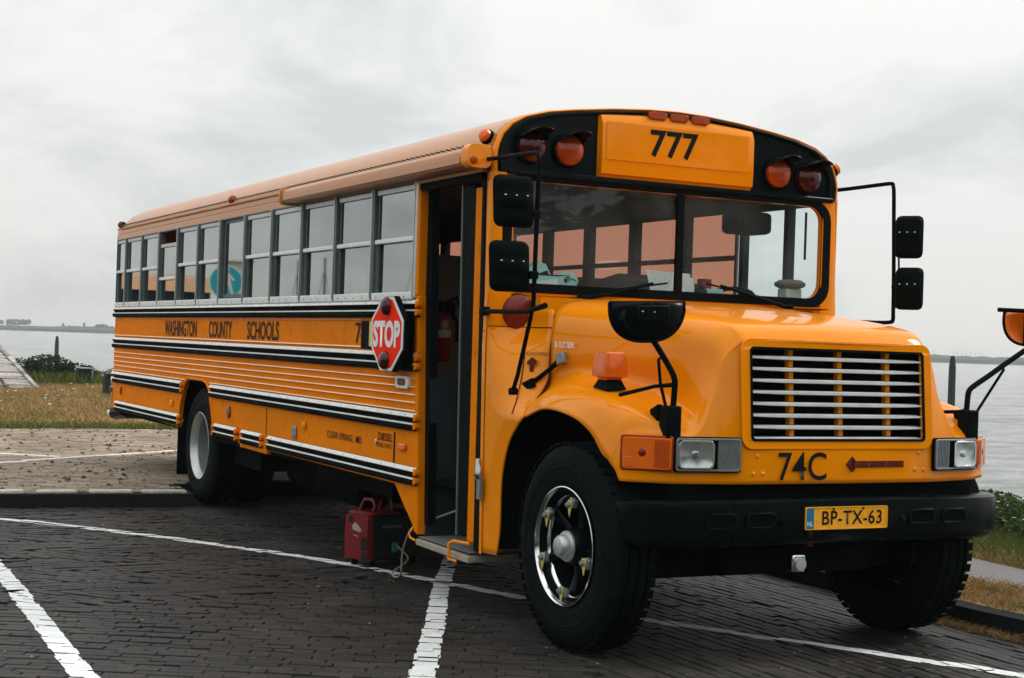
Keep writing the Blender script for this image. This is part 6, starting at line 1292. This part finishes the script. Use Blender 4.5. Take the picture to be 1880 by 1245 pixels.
def bush(label, base, blobs, n, leaf, mat, nst=7, name='bush', cat='bush', group=None, flowers=0, h=None, spread=None):
    t = thing(name, label, cat, base, group)
    o = link('foliage', foliage_mesh(blobs, n, leaf), mat); setparent(o, t)
    bx = max(b_[3] for b_ in blobs); setparent(stems(base, nst, h or (blobs[0][2] - base[2]) * 1.3, spread or bx * 0.8, 0.014 if bx > .5 else 0.006).build('stem', M['bark'], None), t)
    if flowers:
        vs = []; fs = []
        for i in range(flowers):
            b_ = random.choice(blobs); d = Vector((random.gauss(0, 1), random.gauss(0, 1), abs(random.gauss(0, 1)))).normalized(); p = Vector((b_[0] + d.x * b_[3], b_[1] + d.y * b_[4], b_[2] + d.z * b_[5])) + Vector((0.02, -0.02, 0.015))
            s_ = leaf * random.uniform(.5, .9); k = len(vs)
            vs += [tuple(p + Vector((s_ * math.cos(q_), s_ * math.sin(q_), random.uniform(-.3, .3) * s_))) for q_ in (0, 1.05, 2.1, 3.14, 4.19, 5.24)]; fs.append(tuple(range(k, k + 6)))
        me = bpy.data.meshes.new('flowers'); me.from_pydata(vs, [], fs); me.update(); o = link('flowers', me, M['flower']); setparent(o, t)
    return t
# left shore: big dark shrub, the flowering one beside it
bush('large dark green shrub on the shore in front of the wooden pile', (-33.0, 2.7, 0.09), [(-33, 2.6, 0.46, 0.8, 0.70, 0.36), (-33.1, 2.0, 0.42, 0.6, 0.55, 0.30), (-33, 3.3, 0.34, 0.6, 0.65, 0.27), (-33, 2.6, 0.24, 0.8, 1.2, 0.22), (-33, 1.55, 0.30, 0.5, 0.45, 0.24), (-32.9, 3.9, 0.22, 0.5, 0.55, 0.20)], 9500, 0.046, M['leaf'], 12)
bush('low white flowering shrub behind the rear end of the bus', (-31.4, 4.05, 0.09), [(-31.4, 4.05, 0.30, 0.35, 0.34, 0.24), (-31.5, 4.5, 0.24, 0.30, 0.26, 0.2)], 900, 0.035, M['leaf2'], 6, flowers=260)
bush('small ragged shrub at the left end of the large one', (-33.4, 1.25, 0.09), [(-33.4, 1.05, 0.22, 0.4, 0.36, 0.18)], 420, 0.05, M['leaf'], 5)
# right verge: leafy clumps with white flowers in front of the water
random.seed(21)
clumps = [(1.45, 4.15, 0.42, 'dense leafy clump with white flowers at the right edge of the photo'), (0.55, 4.25, 0.38, 'leafy weed clump with white flowers, second from the right edge'), (-0.35, 4.35, 0.30, 'low flowering weed clump just beyond the bumper end'),
          (-1.2, 4.75, 0.28, 'small weed clump half hidden behind the front tyre'), (2.35, 4.0, 0.48, 'tall leafy clump beyond the right edge of the photo'), (0.2, 5.05, 0.34, 'leafy clump at the top of the bank, behind the flowers'), (1.25, 4.95, 0.46, 'darkest leafy clump on the bank at the right edge')]
for (x, y, h, lab) in clumps:
    bush(lab, (x, y, 0.09), [(x, y, 0.11 + h * 0.5, 0.40, 0.36, h * 0.55), (x + 0.22, y - 0.15, 0.10 + h * 0.35, 0.30, 0.28, h * 0.4), (x - 0.25, y + 0.1, 0.10 + h * 0.3, 0.30, 0.3, h * 0.38)], 2600, 0.024, M['leaf2'] if 'darkest' not in lab else M['leaf'], 9, name='weed_clump', cat='plant', group='flowering weeds on the verge', flowers=34)
def tallweed(x, y, h, lab):
    t = thing('tall_weed', lab, 'plant', (x, y, 0.09), 'tall bare weeds by the water')
    q = MB(); lv = []
    for i in range(5):
        a = random.uniform(0, 6.28); sp_ = random.uniform(.05, .22); top_ = (x + sp_ * math.cos(a), y + sp_ * math.sin(a), 0.09 + h * random.uniform(.75, 1)); mid_ = (x + sp_ * .4 * math.cos(a), y + sp_ * .4 * math.sin(a), 0.09 + h * .5)
        q.tube([(x, y, 0.05), mid_, top_], [0.006, 0.004, 0.002], 5)
        for k in range(9):
            f = random.uniform(.35, 1); p = Vector(mid_).lerp(Vector(top_), f); e_ = p + Vector((random.gauss(0, .05), random.gauss(0, .05), random.uniform(.02, .08))); q.tube([tuple(p), tuple(e_)], 0.0016, 4); lv.append((e_.x, e_.y, e_.z, .022, .022, .022))
    setparent(q.build('stem', M['bark'], None), t); setparent(link('foliage', foliage_mesh(lv, 60, 0.014), M['leaf2']), t)
tallweed(0.95, 4.55, 0.80, 'tall bare stemmed weed rising against the water at the right edge'); tallweed(0.60, 4.75, 0.55, 'shorter bare stemmed weed left of the tallest one by the water')
# daisies
def petals(name, n, fn, s_, kind='stuff'):
    vs = []; fs = []
    for i in range(n):
        x, y, z = fn(); k = len(vs); vs += [(x + s_ * math.cos(q_), y + s_ * math.sin(q_), z + random.uniform(-.4, .4) * s_) for q_ in (0, 1.05, 2.1, 3.14, 4.19, 5.24)]; fs.append(tuple(range(k, k + 6)))
    me = bpy.data.meshes.new(name); me.from_pydata(vs, [], fs); me.update(); o = link(name, me, M['flower']); o['kind'] = kind
petals('daisies', 46, lambda: (random.uniform(-28, -17), random.uniform(-1.5, 2.5), 0.25), 0.028)
petals('daisies', 130, lambda: (lambda p: (p[0], p[1], p[2] + random.uniform(.10, .2)))(vergept()), 0.016)

# ---- things on the left shore
pile = lambda lab, x, y, r_, h, zb=-2.5: tag(MB().lathe((x, y, zb), (0, 0, 1), [(0, r_), (h * 0.55, r_ * 0.97), (h - 0.45, r_ * 0.92), (h - 0.08, r_ * 0.62), (h, r_ * 0.5)], 10).build('wooden_pile', M['wood'], None, smooth=30), lab, 'pile', 'mooring piles in the water')
pile('dark wooden pile standing in the water behind the large shrub', -94.05, 14.24, 0.14, 3.49)
pile('thick dark wooden pile in the water right of the bus hood', -35.34, 36.53, 0.145, 4.13)
pile('dark pile at the very left edge of the photo, above the stone slope', -95.9, 10.80, 0.13, 3.43)
cb_ = thing('electric_cabinet', 'dark green metal cabinet beside the large shrub on the shore', 'cabinet', (-31.2, 3.35, 0.09))
for nm, mb, mt in (('cabinet_body', MB().box((-31.4, 3.05, 0.0), (-31.0, 3.33, 0.50)), 'cabinet'), ('cabinet_edge', MB().box((-31.02, 3.335, 0.0), (-30.97, 3.37, 0.50)), 'greymetal'), ('cabinet_lid', MB().box((-31.45, 3.02, 0.50), (-30.95, 3.38, 0.53)), 'greymetal')): setparent(mb.build(nm, M[mt], None, bevel=0.01), cb_)
jt = thing('jetty', 'low grey plank jetty at the water behind the rear end of the bus', 'jetty', (-35.0, 5.5, -0.3))
for i in range(9):
    setparent(MB().box((-36.2 + i * 0.27, 3.6, 0.10), (-35.95 + i * 0.27, 8.5, 0.15)).build('plank', M['greywood'], None, smooth=0, bevel=0.01), jt)
for (x, y) in ((-36.1, 4.0), (-34.0, 4.0), (-36.1, 7.8), (-34.0, 7.8)): setparent(MB().box((x - .08, y - .08, -2.0), (x + .08, y + .08, 0.10)).build('jetty_post', M['wood'], None, smooth=0), jt)
setparent(MB().box((-33.75, 4.55, -0.35), (-33.72, 8.5, 0.02)).build('side_board', M['greywood'], None, smooth=0), jt)
bo_ = thing('bollard', 'dark square bollard standing on the lawn behind the bus rear', 'bollard', (-23.3, 1.9, 0.1))
setparent(MB().box((-23.42, 1.98, 0.1), (-23.20, 2.10, 0.56)).build('bollard_post', M['wood'], None, smooth=0, bevel=0.01), bo_)
setparent(MB().box((-23.45, 2.0, 0.56), (-23.15, 2.35, 0.62)).build('bollard_cap', M['cabinet'], None, smooth=0, bevel=0.01), bo_)
mb_ = thing('meter_box', 'small pale grey box on the lawn next to the bus rear bumper', 'box', (-20.5, 1.75, 0.1))
setparent(MB().box((-20.6, 1.72, 0.10), (-20.4, 1.95, 0.38)).build('box_body', M['greymetal'], None, smooth=0, bevel=0.01), mb_)
setparent(MB().box((-20.62, 1.70, 0.38), (-20.38, 1.97, 0.40)).build('box_lid', M['white'], None, smooth=0, bevel=0.004), mb_)
bd2 = thing('white_boulder', 'rounded white boulder between the bollard and the bus rear corner', 'boulder', (-24.5, 2.45, 0.1))
me = MB().lathe((-24.5, 2.50, 0.36), (0, 0, 1), [(0, 0.0), (0.02, 0.14), (0.10, 0.21), (0.20, 0.16), (0.27, 0.08), (0.28, 0)], 14); setparent(me.build('boulder_body', M['white'], None, smooth=60), bd2)
# stone-faced slope at the left edge
rev = thing('stone_slope', 'slope faced with pale stone blocks at the left edge of the photo', 'slope', (-27, -1, 0.1))
A0 = Vector((-26.9, 1.26, 0.14)); E_ = Vector((-4.0, -0.15, 0.76)); Wd = Vector((0.25, -1, 0)).normalized()
EL = E_.length; Eu = E_.normalized(); nrm_ = Eu.cross(Wd).normalized()
if nrm_.z < 0: nrm_ = -nrm_
q = MB(); q.obox(A0 + E_ * 1.2 + Wd * 4.2 - nrm_ * 0.16, Eu, Wd, nrm_, EL * 1.2, 4.2, 0.14); setparent(q.build('slope_bed', M['soot'], None, smooth=0), rev)
random.seed(5)
stone_meshes = []
for k in range(6):
    l_, w_ = 0.59, 0.27
    vfk = unit_block('st', l_, w_, 0.12, 0.035); vv = [(x + random.uniform(-.03, .03), y + random.uniform(-.02, .02), z + random.uniform(-.012, .012)) for x, y, z in vfk[0]]
    stone_meshes.append(shared_mesh('stone', (vv, vfk[1]), M['stone']))
mrot = Matrix((Wd, Eu, -Wd.cross(Eu) if Wd.cross(Eu).z < 0 else Wd.cross(Eu))).transposed()
if mrot.determinant() < 0: mrot = Matrix((-Wd, Eu, nrm_)).transposed()
for r_ in range(16):
    for c_ in range(13):
        p = A0 + Eu * (0.17 + r_ * 0.335) + Wd * (0.32 + c_ * 0.66 + (0.33 if r_ % 2 else 0) - (0.3 if r_ % 2 else 0)) + nrm_ * random.uniform(-.01, .015)
        o = bpy.data.objects.new('stone', stone_meshes[(r_ * 3 + c_) % 6]); C.objects.link(o); o.matrix_world = Matrix.Translation(p) @ mrot.to_4x4() @ Matrix.Rotation(random.uniform(-.05, .05), 4, 'Z')
        w_ = o.matrix_world.copy(); o.parent = rev; o.matrix_parent_inverse = Matrix.Translation(rev.location).inverted()
# cable-top coping of the slope
q = MB()
for r_ in range(16): q.obox(A0 + Eu * (0.17 + r_ * 0.335) - Wd * 0.03, Eu, Wd, nrm_, 0.155, 0.05, 0.03)
setparent(q.build('slope_edging', M['stone'], None, smooth=0), rev)

# ---- things beside the camera that the near side windows mirror
sg_ = thing('footpath_sign', 'blue round footpath sign on a grey pole, mirrored in the bus side windows', 'road sign', (-18.3, -5.42, 0.1))
nd = Vector((0.958, 0.285, 0)); ud = Vector((-nd.y, nd.x, 0)); cS2 = Vector((-18.3, -5.42, 2.46))
sgm = lambda poly, d0, d1, nm, mt: setparent(MB().prism(poly, lambda a, b_: tuple(cS2 + ud * a + Vector((0, 0, b_)) + nd * d0), nd * (d1 - d0)).build(nm, M[mt], None, smooth=0), sg_)
circ = lambda r_: [(r_ * math.cos(R(t)), r_ * math.sin(R(t))) for t in range(0, 360, 12)]
sgm(circ(0.31), 0.0, 0.02, 'sign_disc', 'white'); sgm(circ(0.285), 0.02, 0.024, 'sign_field', 'signblue')
sgm([(-0.14, -0.22), (-0.09, -0.22), (-0.04, -0.05), (0.01, -0.22), (0.06, -0.22), (0.02, 0.02), (0.04, 0.10), (0.10, 0.04), (0.13, 0.07), (0.03, 0.18), (-0.06, 0.16), (-0.16, 0.04), (-0.13, 0.02), (-0.07, 0.08), (-0.09, 0.0)], 0.024, 0.028, 'white_figure', 'white')
sgm([(0.045 * math.cos(R(t)) - 0.01, 0.235 + 0.045 * math.sin(R(t))) for t in range(0, 360, 30)], 0.024, 0.028, 'white_figure', 'white')
setparent(MB().tube([(-18.33, -5.43, -0.2), (-18.33, -5.43, 2.75)], 0.03, 8).build('sign_pole', M['greymetal'], None), sg_)
kio = thing('white_kiosk', 'small white kiosk behind the footpath sign, mirrored in one bus window', 'kiosk', (-24.7, -7.4, 0.1))
setparent(MB().box((-25.2, -7.75, 0.0), (-24.2, -7.12, 3.12)).build('kiosk_wall', M['white'], None, smooth=0), kio); setparent(MB().box((-25.3, -7.80, 3.12), (-24.1, -7.07, 3.16)).build('kiosk_roof', M['white'], None, smooth=0), kio)
setparent(MB().box((-24.2, -7.7, 0.1), (-24.15, -7.2, 2.1)).build('kiosk_door', M['greywood'], None, smooth=0), kio)
shd = thing('harbour_shed', 'long low dark shed with a pale roof edge, mirrored in the rear bus windows', 'shed', (-62, -12, 0.0))
setparent(MB().box((-66, -17.2, -1.6), (-59.4, -6.0, 3.35)).build('shed_wall', M['cabinet'], None, smooth=0), shd); setparent(MB().hexa([(-66.5, -17.6, 3.35), (-58.9, -17.6, 3.35), (-58.9, -5.6, 3.35), (-66.5, -5.6, 3.35), (-64, -17.6, 4.3), (-60.5, -17.6, 4.0), (-60.5, -5.6, 4.0), (-64, -5.6, 4.3)]).build('shed_roof', M['roofpaint'], None, smooth=0), shd)
for i in range(5): setparent(MB().box((-59.38, -16.4 + i * 2.1, 1.2), (-59.33, -15.2 + i * 2.1, 2.4)).build('shed_window', M['greymetal'], None, smooth=0), shd)
# unseen trees added behind the camera to darken the bus front and its reflections
rows = []; bl = []
for i in range(33):
    a = R(-95 + 4.6 * i); h_ = 6.5 + 1.8 * math.sin(i * 1.1) + 1.2 * mnoise.noise(Vector((i * 0.7, 0, 0))); rr_ = 34 + 3 * math.sin(i * 0.7); x, y = 6 + rr_ * math.cos(a), -3 + rr_ * math.sin(a)
    rows.append([(x, y, -0.2), (x, y, h_ * 0.8), (x + 4 * math.cos(a), y + 4 * math.sin(a), h_ * 0.9), (x + 5 * math.cos(a), y + 5 * math.sin(a), -0.2)]); bl.append((x, y, h_ * 0.72, 3.0, 3.0, h_ * 0.42)); bl.append((x, y, h_ * 0.3, 2.4, 2.4, h_ * 0.3))
wd_ = MB().grid(rows).build('unseen_woods', M['leaf'], None, smooth=60); wd_['kind'] = 'stuff'  # solid hull added inside the leaves to block light
wl_ = link('unseen_woods', foliage_mesh(bl, 26000, 0.42), M['leaf']); wl_['kind'] = 'stuff'
def sailboat(x, y, mast, lab):
    t = thing('sailing_boat', lab, 'boat', (x, y, -1.5), 'moored sailing boats beyond the left edge of the photo')
    rows = []
    for (u_, w_, zk) in ((-3.2, 0.85, 0.0), (-1.5, 1.2, -0.1), (0.5, 1.25, -0.1), (2.4, 0.75, 0.0), (3.6, 0.03, 0.15)):
        rows.append([(x + u_, y + w_, -0.75 + zk * .5), (x + u_, y + w_ * .8, -1.3), (x + u_, y, -1.6), (x + u_, y - w_ * .8, -1.3), (x + u_, y - w_, -0.75 + zk * .5), (x + u_, y, -0.68 + zk * .5)])
        rows[-1].append(rows[-1][0])
    setparent(MB().grid(rows).build('hull', M['cabinet'], None), t); setparent(MB().box((x - 1.2, y - .6, -0.72), (x + 1.4, y + .6, -0.35)).build('cabin', M['white'], None, bevel=0.1), t)
    setparent(MB().tube([(x + .6, y, -0.7), (x + .45, y, mast)], [0.09, 0.06], 6).build('mast', M['wood'], None), t); setparent(MB().tube([(x + 3.5, y, -0.6), (x + .46, y, mast * .9), (x - 3.1, y, -0.6)], 0.02, 4).build('stay', M['wood'], None), t)
    setparent(MB().tube([(x + .55, y, 0.2), (x - 2.4, y, 0.3)], 0.10, 6).build('boom', M['wood'], None), t)
sailboat(-71.8, -25.2, 5.7, 'first moored sailing boat from the left, mirrored in the bus windows'); sailboat(-71.4, -26.6, 5.9, 'second moored sailing boat, with the mast close to the first')
sailboat(-70.4, -29.2, 4.8, 'small moored sailing boat with the shortest mast'); sailboat(-69.5, -31.2, 7.1, 'moored sailing boat with the tallest mast, mirrored nearest the stop sign')
bush('round dark tree mirrored at the foot of the tallest mast', (-66.0, -34.5, -1.5), [(-66.0, -34.0, 2.4, 1.5, 1.5, 1.6)], 900, 0.28, M['leaf'], 4, name='round_tree', cat='tree', h=3.0)

# ---- far shores, tree clumps, buildings and wind turbines
def ray_at(px, py, dist):   # a point seen in that direction, dist metres ahead of the camera
    d = fw * 2794.3 + rt * (px - 940) - up * (py - 622.5); return Vector((8.54, -4.95, 1.526)) + d * (dist / 2794.3)
def shore(name, pxs, dist, tops, zb=-1.6, mat=M['far'], thick=60):
    q = MB(); rows = []
    pts = [ray_at(px, 640, dist) for px in pxs]
    for p, t in zip(pts, tops):
        back = (p - Vector((8.54, -4.95, 1.5))).normalized() * thick; back.z = 0
        rows.append([(p.x, p.y, zb), (p.x, p.y, zb + (t - zb) * 0.55), (p.x + back.x * .1, p.y + back.y * .1, t), (p.x + back.x, p.y + back.y, t * 0.9), (p.x + back.x, p.y + back.y, zb)])
    o = q.grid(rows).build(name, mat, None, smooth=60); o['kind'] = 'structure'; return o
random.seed(3)
shore('far_shore', list(range(-1500, 330, 20)), 1150, [2.9 + random.uniform(-.2, .2) - (0.5 if px < 115 else 0) for px in range(-1500, 330, 20)])
shore('far_shore', list(range(1500, 4200, 12)), 1050, [3.6 + random.uniform(-.5, .6) - max(0, px - 2600) * 0.002 for px in range(1500, 4200, 12)])
def far_tree(px0, px1, ytop, ybase, dist, lab, n, stepping=4, name='far_trees', grp=None, thin=1.0):
    t = thing(name, lab, 'trees', tuple(ray_at((px0 + px1) / 2, ybase, dist)), grp); bl = []; w0 = (px1 - px0)
    k = max(1, int(w0 / stepping))
    for i in range(k):
        px = px0 + w0 * (i + 0.5) / k; hh_ = (ybase - ytop) / 2794.3 * dist; c_ = ray_at(px, (ytop + ybase) / 2 + random.uniform(-.6, .6), dist); r_ = w0 / k / 2794.3 * dist * 0.75
        bl.append((c_.x, c_.y, c_.z + hh_ * 0.08, r_, r_, hh_ * 0.5 * thin * random.uniform(.8, 1.05)))
    o = link('foliage', foliage_mesh(bl, n, dist * 0.00042), M['far']); setparent(o, t)
    q = MB()
    for b_ in bl[::2]: q.tube([(b_[0], b_[1], -1), (b_[0], b_[1], b_[2])], dist * 0.00015, 5)
    setparent(q.build('trunk', M['bark'], None), t); return t
G_ = 'tree clumps on the far shore'
far_tree(12, 56, 586.5, 599, 1160, 'widest round tree clump on the far shore, left of the pile', 2600, 5, grp=G_)
far_tree(-14, 6, 587, 597, 1160, 'tree clump on the far shore cut by the left edge of the photo', 900, 5, grp=G_)
far_tree(120, 208, 599, 606, 1160, 'long low row of trees on the far shore right of the pile', 2800, 5, grp=G_)
far_tree(176, 196, 595, 603, 1165, 'small taller tree group beside the rear end of the bus', 700, 5, grp=G_)
far_tree(1700, 1836, 657.5, 668, 1060, 'long even wood on the far shore behind the right pile', 4600, 6, grp=G_)
far_tree(1841, 1960, 656.5, 670, 1060, 'wood on the far shore right of the gap, below the amber mirror', 3600, 6, grp=G_)
sp = thing('church_spire', 'thin pointed church spire on the far shore', 'church', tuple(ray_at(116, 600, 1170)))
c_ = ray_at(116, 600, 1170)
setparent(MB().box((c_.x - 1.0, c_.y - 1.0, -1), (c_.x + 1.0, c_.y + 1.0, c_.z + 0.6)).build('tower', M['far'], None, smooth=0), sp)
setparent(MB().lathe((c_.x, c_.y, c_.z + 0.6), (0, 0, 1), [(0, 1.3), (1.2, 0.7), (3.2, 0.0)], 8).build('spire', M['far'], None), sp)
c_ = ray_at(154.5, 597, 1170)
wt = thing('water_tower', 'square blunt tower rising above the low trees on the far shore', 'tower', (c_.x, c_.y, c_.z))
setparent(MB().box((c_.x - 0.6, c_.y - 0.6, -1), (c_.x + 0.6, c_.y + 0.6, c_.z)).build('shaft', M['far'], None, smooth=0), wt)
setparent(MB().box((c_.x - 0.8, c_.y - 0.8, c_.z - 0.2), (c_.x + 0.8, c_.y + 0.8, c_.z + 1.8)).build('tower_head', M['far'], None, smooth=0, bevel=0.2), wt)
pos_words = {1715: 'leftmost wind turbine, standing alone beside the hood', 1751: 'wind turbine whose mast stands right behind the pile', 1758: 'wind turbine just right of the pile', 1766: 'second wind turbine right of the pile', 1774: 'third wind turbine right of the pile', 1782: 'third wind turbine from the right end of the row', 1791: 'second wind turbine from the right end of the row', 1800.5: 'rightmost wind turbine, below the amber mirror'}
for i, (px, lab) in enumerate(pos_words.items()):
    D = 1900; base = ray_at(px, 660, D); hub = ray_at(px, 646.5 if px > 1730 else 643, D); t = thing('wind_turbine', lab, 'turbine', tuple(base), 'distant wind turbines')
    setparent(MB().tube([tuple(base), tuple(hub)], [0.40, 0.22], 6).build('mast', M['turbine'], None), t)
    setparent(MB().obox(hub, (1, 0, 0), (0, 1, 0), (0, 0, 1), 0.6, 0.4, 0.35).build('nacelle', M['turbine'], None, smooth=0), t)
    a0 = random.uniform(0, 2.09)
    for k in range(3):
        a = a0 + k * 2.094; tip = hub + (rt * math.cos(a) + up * math.sin(a)) * 4.6; setparent(MB().tube([tuple(hub), tuple(hub.lerp(tip, 0.3)), tuple(tip)], [0.16, 0.2, 0.05], 5).build('blade', M['turbine'], None), t)

# ---- haze: one closed box of thin air round everything
hz = MB().box((-7000, -7000, -3.0), (7000, 7000, 17)).build('haze', None, None, smooth=0)
mt = bpy.data.materials.new('thin_haze'); mt.use_nodes = True; t = mt.node_tree; t.nodes.clear()
v = N(t, 'ShaderNodeVolumePrincipled', i_Density=HAZE); v.inputs['Color'].default_value = (0.97, 1.0, 1.0, 1); v.inputs['Anisotropy'].default_value = 0.2
o_ = N(t, 'ShaderNodeOutputMaterial'); L(t, v.outputs[0], o_.inputs['Volume']); hz.data.materials.append(mt); hz['kind'] = 'stuff'; hz.display_type = 'WIRE'
